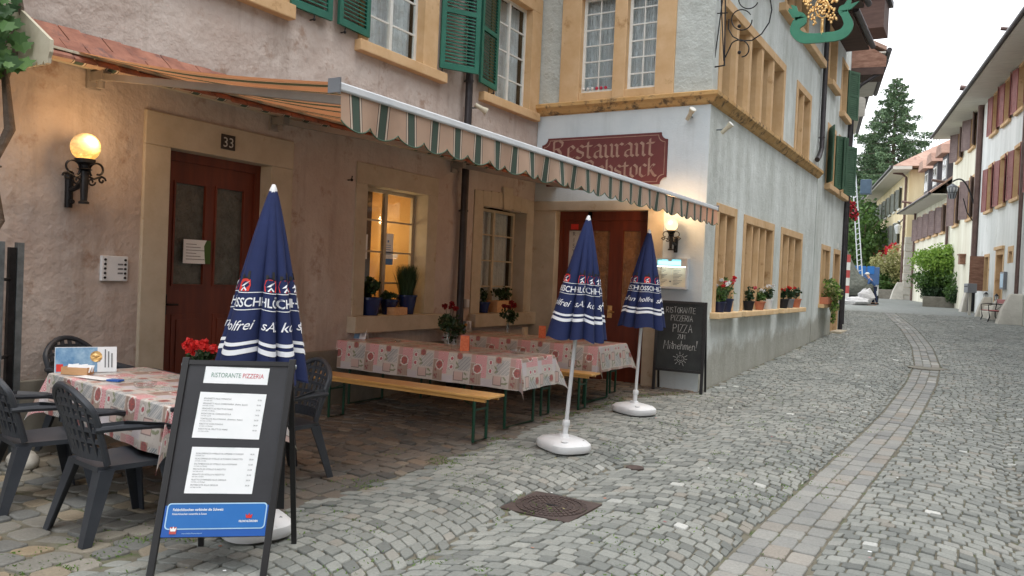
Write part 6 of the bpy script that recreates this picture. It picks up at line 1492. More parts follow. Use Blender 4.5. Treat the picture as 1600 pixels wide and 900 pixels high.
beer('beer_bench', 'varnished wooden bench with green legs in front of the middle table', 'bench', .6, 2.98, 6.38, 6.68, .475, 'pine', BG)
beer('beer_bench', 'varnished wooden bench with green legs before the table nearest the entrance', 'bench', .7, 2.9, 8.86, 9.12, .475, 'pine', BG)
beer('beer_bench', 'wooden bench with green legs hidden behind the middle table', 'bench', .5, 2.75, 8.16, 8.42, .475, 'pine', BG)
beer('beer_bench', 'wooden bench with green legs behind the table at the entrance', 'bench', .5, 2.6, 10.5, 10.76, .475, 'pine', BG)
cloth('patchwork cherry print oilcloth on the middle table behind the long bench', (.10, 7.16, 0), (1, 0, 0), (0, 1, 0), 2.76, .74, .778, .33, .009, (.34, .0), 1)
cloth('patchwork print oilcloth on the far table before the entrance door', (.16, 9.34, 0), (1, 0, 0), (0, 1, 0), 2.6, .9, .778, .33, .010, (.1, .0), 2)
ux = np.array((.988, -.154, 0)); uy = np.array((.154, .988, 0))
T3 = Thing('garden_table', 'garden table under patchwork cloth at the left behind the plastic chairs', 'table', (1.95, 3.6, 0), math.atan2(-.154, .988))
b = MB(); b.box(-.9, .9, -.39, .39, .725, .755); b.build('table_board', 'chair', T3, bevel=.01)
for x in (-.78, .78):
    for y in (-.3, .3): b = MB(); b.tube([(x, y, .73), (x*1.03, y*1.05, 0)], [.035, .024], 8); b.build('leg', 'chair', T3, smooth=True)
cloth('pale patchwork print oilcloth on the left garden table under the folder', (.96, 3.36, 0), ux, uy, 1.82, .72, .762, .30, .008, (.22, .1), 3)

# things on the tables
def on_t3(u, v): p = np.array((.96, 3.36, .766))+ux*u+uy*v; return tuple(p)
def folder(label, p, rz, w, h, name='menu_folder'):
    T_ = Thing(name, label, 'menu card', p, rz, group='blue and white picture menu cards on the tables')
    pm = mat('picture_card_sky', rgb(86, 134, 178), rgb(176, 206, 224), .35, 7)
    b = MB(); b.quad((-w/2, 0, 0), (w/2, 0, 0), (w/2, .05, h), (-w/2, .05, h)); b.quad((-w/2, .10, 0), (w/2, .10, 0), (w/2, .052, h), (-w/2, .052, h)); b.build('card', 'paper', T_)
    f = lambda x, z, d=.002: (x, .05*z/h-d, z+.0)
    b = MB(); b.add([f(-w/2+.003, .004), f(w*.18, .004), f(w*.18, h-.004), f(-w/2+.003, h-.004)], ((0, 1, 2, 3),)); b.build('picture', pm, T_)
    b = MB(); b.add([f(w*.16+w*.10*math.cos(a), h*.62+w*.10*math.sin(a), .004) for a in np.linspace(0, 6.28, 14)[:-1]], (tuple(range(13)),)); b.build('dish_picture', 'gold', T_)
    b = MB(); b.add([f(-w/2+.01, .01, .004), f(-w/2+w*.13, .01, .004), f(-w/2+w*.13, .01+w*.13, .004), f(-w/2+.01, .01+w*.13, .004)], ((0, 1, 2, 3),)); b.build('red_mark', 'redprint', T_)
    b = MB()
    for k in range(3): x = w*(.30+.055*k); b.add([f(x, h*.18, .003), f(x+w*.02, h*.18, .003), f(x+w*.02, h*(.9-.08*k), .003), f(x, h*(.9-.08*k), .003)], ((0, 1, 2, 3),))
    b.build('card_print', 'ink', T_)
    return T_
folder('large blue and white menu card standing on the left table', on_t3(.13, .20), R(62), .42, .19)
folder('small blue and white menu card on the middle table by the window', (.32, 7.45, .78), R(18), .26, .16)
folder('small blue and white menu card on the table nearest the entrance', (.35, 9.75, .78), R(18), .24, .16)
def holder():
    p = on_t3(.20, .11); T_ = Thing('condiment_box', 'small wooden box with white sachets on the left table', 'box', p, R(28))
    b = MB(); b.box(-.1, .1, -.045, .045, 0, .008); b.box(-.1, .1, -.045, -.037, .008, .055); b.box(-.1, .1, .037, .045, .008, .055); b.box(-.1, -.092, -.037, .037, .008, .055); b.box(.092, .1, -.037, .037, .008, .055); b.build('box', 'boxwood', T_)
    for i in range(5): b = MB(); x = -.075+.035*i; b.quad((x, -.03, .02), (x+.045, -.028, .02), (x+.05, .0, .07+.012*(i % 2)), (x+.005, -.0, .075)); b.quad((x, .0, .02), (x+.045, .01, .02), (x+.05, .03, .068), (x+.005, .025, .07)); b.build('sachet', 'paper', T_)
    p = on_t3(.48, .12); b = MB(); b.box(-.15, .15, -.05, .05, 0, .003); o = b.build('paper_flyer', 'paper'); o.location = (p[0], p[1], p[2]+.003); o.rotation_euler = (0, 0, R(8)); tagit(o, 'white paper strip lying flat on the left table', 'flyer')
    p = on_t3(.70, .17); b = MB(); b.box(-.05, .05, -.03, .03, 0, .012); o = b.build('card_packet', 'bluesign2'); o.location = (p[0], p[1], p[2]+.003); o.rotation_euler = (0, 0, R(20)); tagit(o, 'small blue packet lying beside the paper strip', 'packet')
holder()
gl_ = glass('clear_glass', (.94, .96, .96), .02, .06)
def dish(label, p, r=.06, h=.035, cat='ashtray'):
    b = MB(); b.lathe([(r*.8, 0), (r, h*.4), (r*1.02, h), (r*.86, h), (r*.7, h*.35), (.001, h*.3)], (0, 0, 0), 16); o = b.build('ashtray', gl_, smooth=True); o.location = p; tagit(o, label, cat, 'glass dishes on the tables'); return o
dish('clear glass ashtray on the left table near the menu board', on_t3(1.05, .22), .075)
dish('clear glass ashtray at the right end of the middle table', tuple(pt(808, 552, Z=.782)), .085, .04)
dish('tiny glass dish on the middle table by its window end', (.95, 7.5, .782), .04, .03)
def rose_vase(label, p, leaf_r, roses, lr=(.15, .13, .13)):
    T_ = Thing('rose_vase', label, 'vase', p, group='glass vases with red roses')
    b = MB(); b.lathe([(.035, 0), (.04, .01), (.036, .07), (.02, .12), (.024, .16), (.019, .16), (.016, .12), (.03, .07), (.001, .02)], n=14); b.build('vase', gl_, T_, smooth=True)
    b = MB(); 
    for x, y, z in roses: b.tube([(0, 0, .04), (x*.4, y*.4, z*.6), (x, y, z)], .003, 5)
    b.build('stem', 'leafdark', T_)
    quads('leaves', rand_quads(blob(170, (0, 0, .27), lr, clumps=9, spread=.5), .06, .6), 'leafdark', T_)
    for x, y, z in roses: P = blob(90, (x, y, z), (.045, .045, .04), clumps=3, spread=.6); quads('rose', rand_quads(P, .035, .9), 'roseleaf', T_)
q = pt(697, 540, Z=.78); rose_vase('small glass vase with dark red roses on the middle table', (q[0], 7.72, .78), .1, [(-.05, 0, .46), (.06, .02, .45), (.0, .05, .48)])
rose_vase('small glass vase with dark red roses on the table nearest the entrance', (.95, 10.05, .78), .1, [(-.06, 0, .42), (.03, .02, .46), (.1, .0, .42), (-.02, .06, .40)])
def tent(label, p, rz):
    T_ = Thing('table_card', label, 'table card', p, rz, group='orange folded cards on the tables'); w, h = .10, .17
    b = MB(); b.quad((-w/2, -.04, 0), (w/2, -.04, 0), (w/2, -.004, h), (-w/2, -.004, h)); b.quad((-w/2, .04, 0), (w/2, .04, 0), (w/2, .0, h), (-w/2, .0, h)); b.build('card', 'orange', T_)
    b = MB(); b.add([(-w/2-.002, -.04, 0), (-w/2-.002, .04, 0), (-w/2-.002, -.002, h)], ((0, 1, 2),)); b.build('white_side', 'paper', T_)
    b = MB(); b.add([(.025*math.cos(a), -.025+.022*(.09+.03*math.sin(a))/.1-.008, .085+.03*math.sin(a)) for a in np.linspace(0, 6.28, 10)[:-1]], (tuple(range(9)),)); b.build('card_picture', 'boxwood', T_)
tent('orange folded card standing on the middle table', (2.02, 7.36, .78), R(25)); tent('orange folded card on the table nearest the entrance', (1.62, 9.9, .78), R(25))
b = MB(); b.lathe([(.03, 0), (.034, .01), (.034, .07), (.02, .10), (.022, .13), (.001, .13)], n=12); o = b.build('shaker', gl_, smooth=True); o.location = (1.92, 7.3, .78); tagit(o, 'small clear glass bottle beside the orange card on the middle table', 'bottle')
b = MB(); b.box(-.02, .02, -.05, .05, 0, .12); o = b.build('card_holder', 'creamframe'); o.location = (1.25, 10.05, .78); tagit(o, 'small pale stand with cards beside the far rose vase', 'card holder')
def geranium(label, p, n, r, mats_, pot='terra', pr=.09, ph=.15, sz=.045, fl=0, flm='petalred', name='flower_pot', group=None, zc=None, tall=1, sq=False):
    T_ = Thing(name, label, 'flower pot', p, group=group)
    b = MB(); b.lathe([(pr*.72, 0), (pr*.98, ph*.86), (pr*1.08, ph*.86), (pr*1.08, ph), (pr*.92, ph), (pr*.9, ph*.9), (.001, ph*.9)], n=4 if sq else 16); b.build('pot', pot, T_, smooth=not sq)
    b = MB(); 
    for i in range(7): a = i*.9; b.tube([(0, 0, ph*.8), (r[0]*.4*math.cos(a), r[1]*.4*math.sin(a), ph+r[2]*.7), (r[0]*.8*math.cos(a), r[1]*.8*math.sin(a), ph+r[2]*1.3)], .004, 4)
    b.build('stem', 'leafdark', T_)
    quads('foliage', rand_quads(blob(n, (0, 0, ph+r[2]*(zc or .8)), r, clumps=9, spread=.5), sz, .75), mats_, T_)
    for i in range(fl):
        a = i*2.4+rng.random(); c = (r[0]*.8*math.cos(a), r[1]*.8*math.sin(a), ph+r[2]*(1.3+.6*rng.random())*tall); m_ = flm if isinstance(flm, str) else flm[i % len(flm)]
        quads('blossom', rand_quads(blob(26, c, (.045, .045, .035), clumps=3, spread=.6), .032, .9), m_, T_)
    return T_
q = pt(312, 555, X=2.3); q = on_t3(1.13, .58); geranium('red geranium in a pot standing behind the menu board', (q[0], q[1], .768), 200, (.12, .12, .10), 'leafdark', 'terra', .07, .11, .05, 11, 'petalred', tall=1.0)
# window sill plants, rose house
ZS = 1.062
def grassy(label, p, n, h, w, pot, pr, ph, mname='leafdark', sq=True):
    T_ = Thing('flower_pot', label, 'flower pot', p); b = MB(); b.lathe([(pr*.75, 0), (pr*1.05, ph), (pr*1.1, ph), (pr*1.1, ph+.02), (pr*.95, ph+.02), (.001, ph-.02)], n=16); b.build('pot', pot, T_, smooth=True)
    V = []
    for i in range(n):
        a = rng.uniform(0, 6.28); r = rng.random()*pr*.7; l = h*rng.uniform(.6, 1.05); o = np.array((r*math.cos(a), r*math.sin(a), ph)); d = np.array((math.cos(a)*w*rng.random(), math.sin(a)*w*rng.random(), l)); s_ = np.array((-math.sin(a), math.cos(a), 0))*.004
        m_ = o+d*.55+np.array((0, 0, .03)); V += [o-s_, o+s_, m_+s_, m_-s_, m_-s_, m_+s_, o+d+s_*.2, o+d-s_*.2]
    quads('foliage', np.array(V), mname, T_)
geranium('dark blue glazed pot with dark leafy plant left in the first terrace window', (.24, 7.78, ZS), 260, (.13, .12, .15), 'leafdark', 'bluepot', .15, .23, .06, name='flower_pot')
grassy('dark blue square pot with tall feathery green plant in the first terrace window', (.24, 8.52, ZS), 900, .42, .14, 'bluepot', .14, .24, 'leafdark')
geranium('low dark blue pot with dark leaves in the middle of the first terrace window', (.22, 8.18, ZS), 160, (.13, .1, .06), 'leafdark', 'bluepot', .12, .2, .05)
b = MB(); b.box(.30, .42, 8.05, 8.33, ZS, ZS+.10); tagit(b.build('wooden_box', 'boxwood', bevel=.004), 'small pale wooden box on the sill before the blue pots', 'box')
geranium('small round blue pot at the left of the second terrace window', (.26, 10.42, 1.045), 120, (.08, .08, .14), 'leafdark', 'bluepot', .11, .17, .05)
T_ = Thing('plant_box', 'wooden planter box with bushy plant in the second terrace window', 'planter', (.24, 10.95, 1.045)); b = MB(); b.box(-.1, .12, -.26, .26, 0, .19); b.build('box', 'boxwood', T_, bevel=.004); quads('foliage', rand_quads(blob(320, (0, .05, .30), (.12, .3, .13), clumps=10, spread=.5), .05, .6), 'leafdark', T_)
b = MB(); b.box(.3, .35, 9.83, 9.91, 1.14, 1.26); tagit(b.build('socket_box', 'alu', bevel=.008), 'small pale outdoor socket between downpipe and second window', 'socket')
b = MB(); b.lathe([(.1, 0), (.13, .6), (.001, .6)], (.5, 9.35, 0), 14); o = b.build('dark_pot', 'blackprint'); tagit(o, 'dark tall pot with foliage beside the downpipe', 'flower pot'); 
P = blob(220, (.5, 9.3, .85), (.22, .22, .24), clumps=8, spread=.5); quads('foliage', rand_quads(P, .07, .6), 'leafdark', o)
# sill pots on the street side
SG = 'flower pots on the street window sills'; zs_ = 1.20
for s, mats_, pot, pr, ph, r, fl, flm, lab in (
    (12.66, 'leaf', 'navypot', .10, .17, (.12, .14, .16), 3, ('petalwhite', 'petalwhite', 'petalred'), 'navy pot with white geraniums at the near end of the first sill'),
    (13.02, 'leaf', 'navypot', .12, .22, (.15, .2, .19), 11, ('petalred', 'petalwhite', 'petalpink'), 'taller navy pot with red and white geraniums on the first sill'),
    (14.5, 'leafdark', 'blackprint', .10, .17, (.11, .14, .14), 1, 'petalpink', 'black pot with dark foliage at the near end of the second sill'),
    (15.25, 'leaf', 'terra', .12, .16, (.12, .13, .14), 3, 'petalwhite', 'terracotta pot with small white flowers on the second sill'),
    (15.95, 'leafdark', 'plastic', .10, .2, (.13, .14, .15), 4, 'petalwhite', 'white pot with tall white flowers on the second sill'),
    (17.35, 'leafdark', 'blackprint', .12, .2, (.12, .14, .14), 3, 'petalred', 'black pot with red flowers on the third sill'),
    (17.95, 'leafdark', 'grey', .11, .2, (.12, .14, .14), 3, 'petalred', 'grey pot with red flowers in the middle of the third sill'),
    (18.65, 'leafdark', 'terra', .12, .2, (.12, .16, .14), 0, 'petalred', 'terracotta pot with dark foliage at the far end of the third sill')):
    geranium(lab, (3.34, s, zs_), 170, r, mats_, pot, pr, ph, .055, fl, flm, group=SG)
T_ = Thing('window_planter', 'trailing pale green plant spilling from the sill of the green shuttered house', 'planter', (3.4, 22.4, 1.25)); b = MB(); b.box(-.15, .12, -.6, .6, 0, .18); b.build('trough', 'terra', T_, bevel=.01)
P = np.concatenate([blob(900, (.1, 0, .35), (.3, .75, .3), clumps=14), blob(350, (.15, .2, -.1), (.14, .45, .4), clumps=8)]); quads('foliage', rand_quads(P, .08, .7), ('leaflight', 'leafyel', 'leaf'), T_, nr.randint(0, 3, len(P)))

# ------------------------------------------------------------------ parasols
SECT = [70, 34, 30, 28, 32, 50, 38, 40, 38]
WORDS = [('LÖSSCH', 'holfrei'), ('HLÖ', 'sAl'), ('CHL', 'kol'), ('HL', 'sp'), ('ÖSS', 'Alc'), ('ÖSCH', 'frei A'), ('SSC', 'coo'), ('LÖS', 'hol'), ('SCH', 'San')]
def parasol(label, base, top, rot, brz, hb=1.10, hide=0):
    """base on the ground; top = tip position; canopy hangs from the tip down to height hb"""
    T_ = Thing('parasol', label, 'parasol', (base[0], base[1], 0), group='closed navy parasols with white printed lettering')
    ax = np.array(top)-np.array((base[0], base[1], 0.)); H = ax[2]; ln = np.linalg.norm(ax); ax /= ln
    e1 = np.cross(ax, (0, 1, 0)); e1 = np.array((1, 0, 0))-ax*ax[0]; e1 /= np.linalg.norm(e1); e2 = np.cross(ax, e1)
    L0 = ln-.035; L1 = hb/ax[2]; Ln = L0-L1
    edges = np.cumsum([0]+SECT)+rot
    def surf(th, t, off=0.0):
        d = (math.degrees(th)-edges[0]) % 360; i = int(np.searchsorted(edges-edges[0], d, 'right')-1); i = min(i, len(SECT)-1)
        s = (d-(edges[i]-edges[0]))/SECT[i]; w = SECT[i]/36
        b_ = math.sin(math.pi*min(max(s, 0), 1))**.5
        Rb = .022+.275*t**.9; am = .38*min(1, t*1.6); r = Rb*(1-am+am*b_*(1+.12*(w-1)))*(1+.02*math.sin(3*th+1))+off
        z = L0-t*Ln+(.018*math.sin(th*5)-.02*b_)*t**3
        return tuple(ax*z+(e1*math.cos(th)+e2*math.sin(th))*r)
    n, m_ = 144, 26; b = MB(); vs = [surf(2*math.pi*j/n, i/m_) for i in range(m_+1) for j in range(n)]
    b.add(vs, [(i*n+j, i*n+(j+1) % n, (i+1)*n+(j+1) % n, (i+1)*n+j) for i in range(m_) for j in range(n)])
    # hem turned in
    vs = [surf(2*math.pi*j/n, 1, o) for o in (0, -.03) for j in range(n)]; vs = vs[:n]+[tuple(np.array(v)+ax*.04) for v in vs[n:]]
    b.add(vs, [(j, (j+1) % n, n+(j+1) % n, n+j) for j in range(n)])
    cn = b.build('canopy', 'navycloth', T_, smooth=True)
    def band(t0, t1, nm, name, a0=0, a1=360, off=.003):
        b = MB(); k = 216; vs = []
        for q in range(k+1):
            th = R(a0+(a1-a0)*q/k); vs += [surf(th, t0, off), surf(th, t1, off)]
        b.add(vs, [(2*q, 2*q+2, 2*q+3, 2*q+1) for q in range(k)]); return b.build(name, nm, cn)
    band(.795, .812, 'blueprint', 'white_band'); band(.83, .855, 'blueprint', 'white_band')
    band(.545, .549, 'blueprint', 'thin_line'); band(.632, .636, 'blueprint', 'thin_line')
    c_ = Thing.__new__(Thing); c_.o = cn; c_.inv = Matrix.Identity(4)
    for i, (w1, w2) in enumerate(WORDS):
        th = R((edges[i]+edges[i+1])/2); wdt = R(SECT[i])
        r1, r2 = .022+.275*.6**.9, .022+.275*.70**.9
        sz = .074
        f1 = lambda x, y, d: surf(th+x/r1, .618-y/Ln, .004); f2 = lambda x, y, d: surf(th+x/r2, .735-y/Ln, .004)
        k1 = min(1, .96*wdt*r1/(len(w1)*.60*sz)); k2 = min(1, .96*wdt*r2/(len(w2)*.50*.08))
        text(w1, sz, 'blueprint', lambda x, y, d: f1(x*k1, y, d), c_, 'lettering', bold=.016); text(w2, .08, 'blueprint', lambda x, y, d: f2(x*k2, y, d), c_, 'lettering', shear=.35, bold=.004)
        # small emblem: red body, black towers, white feather
        P = lambda pts, off: [surf(th+x*1.2/(.022+.275*.5**.9), .54-y*1.2/Ln, off) for x, y in pts]
        b = MB(); b.add(P([(-.028, 0), (.0, 0), (.028, 0), (.032, .03), (.026, .058), (0, .062), (-.026, .058), (-.032, .03)], .004), (tuple(range(8)),)); b.build('emblem', 'redprint', cn)
        b = MB(); b.add(P([(-.026, .056), (-.026, .082), (-.012, .082), (-.012, .07), (.006, .07), (.006, .1), (.02, .1), (.022, .056)], .0045), (tuple(range(8)),)); b.build('emblem_towers', 'blackprint', cn)
        b = MB(); b.add(P([(-.02, .022), (0, .026), (.026, .05), (.006, .042)], .005), ((0, 1, 2, 3),)); b.add(P([(-.014, .004), (-.008, .0), (.002, .014), (.014, .002), (.018, .007), (.003, .024)], .005), ((0, 1, 2, 5), (2, 3, 4, 5))); b.build('emblem_feather', 'blueprint', cn)
    b = MB(); b.tube([tuple(ax*.1), tuple(ax*(L0-.02))], .019, 12); b.build('pole', 'polewhite', T_, smooth=True)
    b = MB(); b.tube([tuple(ax*(L0-.03)), tuple(ax*(L0+.0)), tuple(ax*(ln-.005)), tuple(ax*ln)], [.03, .024, .012, .006], 12); b.build('tip_cap', 'plastic', T_, smooth=True)
    b = MB(); b.tube([tuple(ax*.12), tuple(ax*.26)], .027, 14); b.build('sleeve', 'plastic', T_, smooth=True)
    b = MB(); b.tube([tuple(ax*.235), tuple(ax*.245), tuple(ax*.285), tuple(ax*.295)], [.03, .037, .037, .03], 14); kn = b.build('clamp_collar', 'plastic', T_, smooth=True)
    b = MB(); b.lathe([(.22, .004), (.262, .02), (.275, .05), (.268, .085), (.23, .112), (.16, .125), (.06, .135), (.045, .16), (.001, .16)], (0, 0, 0), 44, 1.0, .78, sup=.62); bs = b.build('base', 'plastic', T_, smooth=True)
    bs.rotation_euler = (0, 0, brz)
    b = MB(); b.lathe([(.03, 0), (.032, .02), (.001, .024)], (.18, -.1, .108), 12); b.build('filler_cap', 'plastic', bs, smooth=True)
    b = MB(); b.box(.07, .17, .07, .13, .112, .1195); b.build('recess', 'grey', bs, bevel=.004)
    return T_
M['navycloth'] = mat('navy_parasol_cloth', rgb(17, 30, 72), rgb(24, 40, 88), .85, 3, ((9, .5, .012),), stretch=(1, 1, .4))
q = pt(413, 835, Z=.05)
parasol('closed navy parasol behind the menu board at the left table', (3.19, 3.37), tuple(pt(428, 288, Y=3.42)), -122, R(-20), .96)
parasol('closed navy parasol on white base in front of the middle table', (3.61, 6.76), (3.765, 6.77, 2.245), -150, R(-32))
parasol('closed navy parasol on white base nearest the chalkboard', (3.33, 9.22), (3.41, 9.26, 2.29), -95, R(-28))

# ------------------------------------------------------------------ menu board in the foreground
def a_board():
    T_ = Thing('menu_board', 'black A-frame menu board with two white price sheets and blue bottom strip', 'menu board', (3.46, 3.01, 0), math.atan2(.658, .753))
    th = math.atan2(.27, 1.11); Ls = 1.142
    def FP(x, s, d=0): return (x-.085*(1-s/Ls), -.27+s*math.sin(th)-d*math.cos(th), s*math.cos(th)-d*math.sin(th)*0+d*math.sin(th))
    def slab(b, x0, x1, s0, s1, d0, d1):
        v = [FP(x, s, d) for s in (s0, s1) for d in (d0, d1) for x in (x0, x1)]; b.add(v, ((0, 2, 3, 1), (4, 5, 7, 6), (0, 1, 5, 4), (2, 6, 7, 3), (0, 4, 6, 2), (1, 3, 7, 5)))
    for x in (-.283, .283): b = MB(); slab(b, x-.018, x+.018, 0, Ls+.012, -.018, .012); b.build('front_post', 'blackframe', T_, bevel=.003)
    b = MB(); slab(b, -.265, .265, .20, 1.115, -.012, 0); pn = b.build('panel', 'black', T_)
    b = MB(); slab(b, -.265, .265, 1.115, 1.14, -.015, .008); b.build('rail', 'blackframe', T_)
    th2 = math.atan2(.21, 1.10)
    for x in (-.262, .262): b = MB(); b.bar((x+.05, .23, 0), (x+.01, .02, 1.10), .03, .03); b.build('rear_post', 'blackframe', T_)
    b = MB(); v = [(x, .23-.21*z/1.10+d, z) for z in (.22, 1.08) for d in (0, .012) for x in (-.25, .25)]; b.add(v, ((0, 2, 3, 1), (4, 5, 7, 6), (0, 1, 5, 4), (2, 6, 7, 3), (0, 4, 6, 2), (1, 3, 7, 5))); b.build('rear_panel', 'black', T_)
    for x in (-.3, .3): b = MB(); b.lathe([(.012, -.006), (.014, 0), (.012, .006)], (x, .0, 1.08), 10, axis='x'); b.build('hinge', 'steel', T_)
    s_ = Thing.__new__(Thing); s_.o = T_.o; s_.inv = Matrix.Identity(4)
    def sheet(x0, x1, s0, s1, rot):
        c = ((x0+x1)/2, (s0+s1)/2); cr_, sr = math.cos(R(rot)), math.sin(R(rot))
        G = lambda x, y, d: FP(c[0]+(x-c[0])*cr_-(y-c[1])*sr, c[1]+(x-c[0])*sr+(y-c[1])*cr_, d)
        b = MB(); b.add([G(x0, s0, .002), G(x1, s0, .002), G(x1, s1, .002), G(x0, s1, .002)], ((0, 1, 2, 3),)); o = b.build('paper_sheet', 'paper', T_); k = Thing.__new__(Thing); k.o = o; k.inv = Matrix.Identity(4)
        for tx, ty, w, h in (((x0+x1)/2, s1, .09, .010), ((x0+x1)/2, s0, .09, .010), (x0, (s0+s1)/2, .010, .05), (x1, (s0+s1)/2, .010, .05)):
            b = MB(); b.add([G(tx-w/2, ty-h/2, .003), G(tx+w/2, ty-h/2, .003), G(tx+w/2, ty+h/2, .003), G(tx-w/2, ty+h/2, .003)], ((0, 1, 2, 3),)); b.build('tape', gl_, o)
        return G, k
    G, k = sheet(-.175, .165, 1.012, 1.104, -1)
    text('RISTORANTE', .036, 'inkgreen', lambda x, y, d: G(-.140+x, 1.046+y, .003), k, 'lettering', align='LEFT', fit=.155)
    text('PIZZERIA', .036, 'inkred', lambda x, y, d: G(.026+x, 1.046+y, .003), k, 'lettering', align='LEFT', fit=.112)
    L1 = ('SPAGHETTI ALLE VONGOLE', 'SPAGHETTI ALLA CARBONARA  (Rahm, Speck)', 'SPAGHETTI AI FRUTTI DI MARE', 'RIGATONI AL GORGONZOLA', 'TORTELLINI ALLA PANNA  (Schinken, Rahm)', 'RISOTTO CON FUNGHI', 'RISOTTO AL FRUTTI DI MARE')
    L2 = ('SCALOPPINE DI VITELLO AL LIMONE O FUNGHI', 'SCALOPPINE DI VITELLO AI FUNGHI E RISOTTO', 'SALTIMBOCCA DI VITELLO ALLA ROMANA', 'PICCATA DI VITELLO E RISOTTO', 'FEGATO DI VITELLO E RISOTTO', 'FILETTO DI MANZO ALLA GRIGLIA', 'ENTRECOTE ALLA GRIGLIA')
    for (x0, x1, s0, s1, rot), LL in (((-.185, .165, .715, .962, -1.5), L1), ((-.18, .168, .425, .668, -1.0), L2)):
        G, k = sheet(x0, x1, s0, s1, rot)
        for i, t in enumerate(LL):
            y = s1-.038-.0275*i
            text(t, .0115, 'ink', lambda x, yy, d: G(x0+.025+x, y+yy, .003), k, 'menu_line', align='LEFT')
            text(t[::-1].lower()[:18+(i*5) % 9] if False else 'mit Salat und Beilage'[:14+(i*3) % 8], .0085, 'ink', lambda x, yy, d: G(x0+.025+x, y-.0105+yy, .003), k, 'menu_line', align='LEFT')
            text('%d.50' % (18+i*2), .0105, 'ink', lambda x, yy, d: G(x1-.02+x, y+yy, .003), k, 'price', align='RIGHT')
    # blue strip
    b = MB(); slab(b, -.263, .263, .205, .365, .002, .006); bl = b.build('blue_strip', 'bluesign2', T_); k = Thing.__new__(Thing); k.o = bl; k.inv = Matrix.Identity(4)
    def rr(x0, x1, s0, s1, r, d):
        P = []
        for cx, cy, a in ((x1-r, s1-r, 0), (x0+r, s1-r, 90), (x0+r, s0+r, 180), (x1-r, s0+r, 270)):
            for q in range(5): w = R(a+22.5*q); P.append(FP(cx+r*math.cos(w), cy+r*math.sin(w), d))
        return P
    P = rr(-.252, .256, .243, .378, .02, .0075); b = MB(); b.add(P, (tuple(range(20)),)); b.build('white_edge', 'lightblue', bl)
    P = rr(-.246, .250, .249, .372, .016, .0085); b = MB(); b.add(P, (tuple(range(20)),)); b.build('blue_field', 'bluesign', bl)
    text('Feldschlösschen verbindet die Schweiz', .019, 'paper', lambda x, y, d: FP(-.222+x*.86, .338+y, .0095), k, 'lettering', align='LEFT', bold=.02)
    text('Feldschlösschen rassemble la Suisse', .014, 'paper', lambda x, y, d: FP(-.222+x*.86, .318+y, .0095), k, 'lettering', align='LEFT', bold=.01)
    text('FELDSCHLÖSSCHEN', .0145, 'paper', lambda x, y, d: FP(.168+x*.74, .278+y, .0095), k, 'lettering', bold=.03)
    text('www.feldschloesschen.ch', .010, 'lightblue', lambda x, y, d: FP(-.16+x, .22+y, .0075), k, 'lettering', align='LEFT')
    for cx, cy, z in ((.168, .298, 1.), (-.205, .235, .9)):
        if z < 1: b = MB(); b.add([FP(cx-.017, cy-.014, .0105), FP(cx+.017, cy-.014, .0105), FP(cx+.017, cy+.022, .0105), FP(cx-.017, cy+.022, .0105)], ((0, 1, 2, 3),)); b.build('red_badge', 'redwhite', bl)
        b = MB(); b.add([FP(cx+x*z, cy+y*z, .0115) for x, y in ((-.014, 0), (.014, 0), (.018, .022), (.006, .014), (0, .028), (-.006, .014), (-.018, .022))], ((0, 1, 2, 3, 4, 5, 6),)); b.build('emblem', 'redprint' if z == 1 else 'paper', bl)
    return T_
a_board()

# ------------------------------------------------------------------ chalkboard at the corner
CH = {'R': [[(0, 0), (0, 1), (.42, .98), (.5, .75), (.38, .52), (.02, .5)], [(.2, .5), (.55, 0)]], 'I': [[(.1, 0), (.12, 1)]], 'S': [[(.5, .88), (.28, 1), (.06, .82), (.14, .58), (.42, .45), (.48, .18), (.25, 0), (0, .12)]],
 'T': [[(0, 1), (.56, 1)], [(.28, 1), (.26, 0)]], 'O': [[(.28, 1), (.05, .75), (.03, .3), (.28, 0), (.52, .25), (.54, .72), (.28, 1)]], 'A': [[(0, 0), (.26, 1), (.54, 0)], [(.1, .38), (.46, .4)]],
 'N': [[(0, 0), (0, 1), (.5, 0), (.5, 1)]], 'E': [[(.48, 1), (0, .98), (0, 0), (.5, .02)], [(0, .5), (.4, .52)]], 'P': [[(0, 0), (0, 1), (.42, .98), (.5, .75), (.38, .52), (.02, .5)]], 'Z': [[(0, 1), (.5, 1), (0, 0), (.54, .02)]],
 'U': [[(0, 1), (.02, .25), (.25, 0), (.48, .25), (.5, 1)]], 'M': [[(0, 0), (.05, 1), (.3, .4), (.56, 1), (.6, 0)]], 'i': [[(.1, 0), (.1, .55)], [(.1, .72), (.11, .76)]], 't': [[(.12, .9), (.12, .08), (.25, 0)], [(-.04, .6), (.28, .62)]],
 'n': [[(0, 0), (0, .55)], [(0, .42), (.18, .56), (.32, .45), (.33, 0)]], 'e': [[(.02, .3), (.34, .34), (.2, .56), (.02, .38), (.04, .1), (.2, 0), (.36, .1)]], 'h': [[(0, 0), (0, 1)], [(0, .42), (.18, .56), (.32, .45), (.33, 0)]],
 'm': [[(0, 0), (0, .55)], [(0, .42), (.14, .56), (.24, .45), (.24, 0)], [(.24, .42), (.38, .56), (.48, .45), (.48, 0)]], '!': [[(.0, 1.1), (.14, 1.12), (.06, .3), (.0, 1.1)], [(.03, .02), (.06, .08)]]}
ADV = {'I': .3, 'M': .78, 'i': .24, 't': .36, 'm': .62, 'n': .48, 'h': .48, 'e': .48, '!': .3}
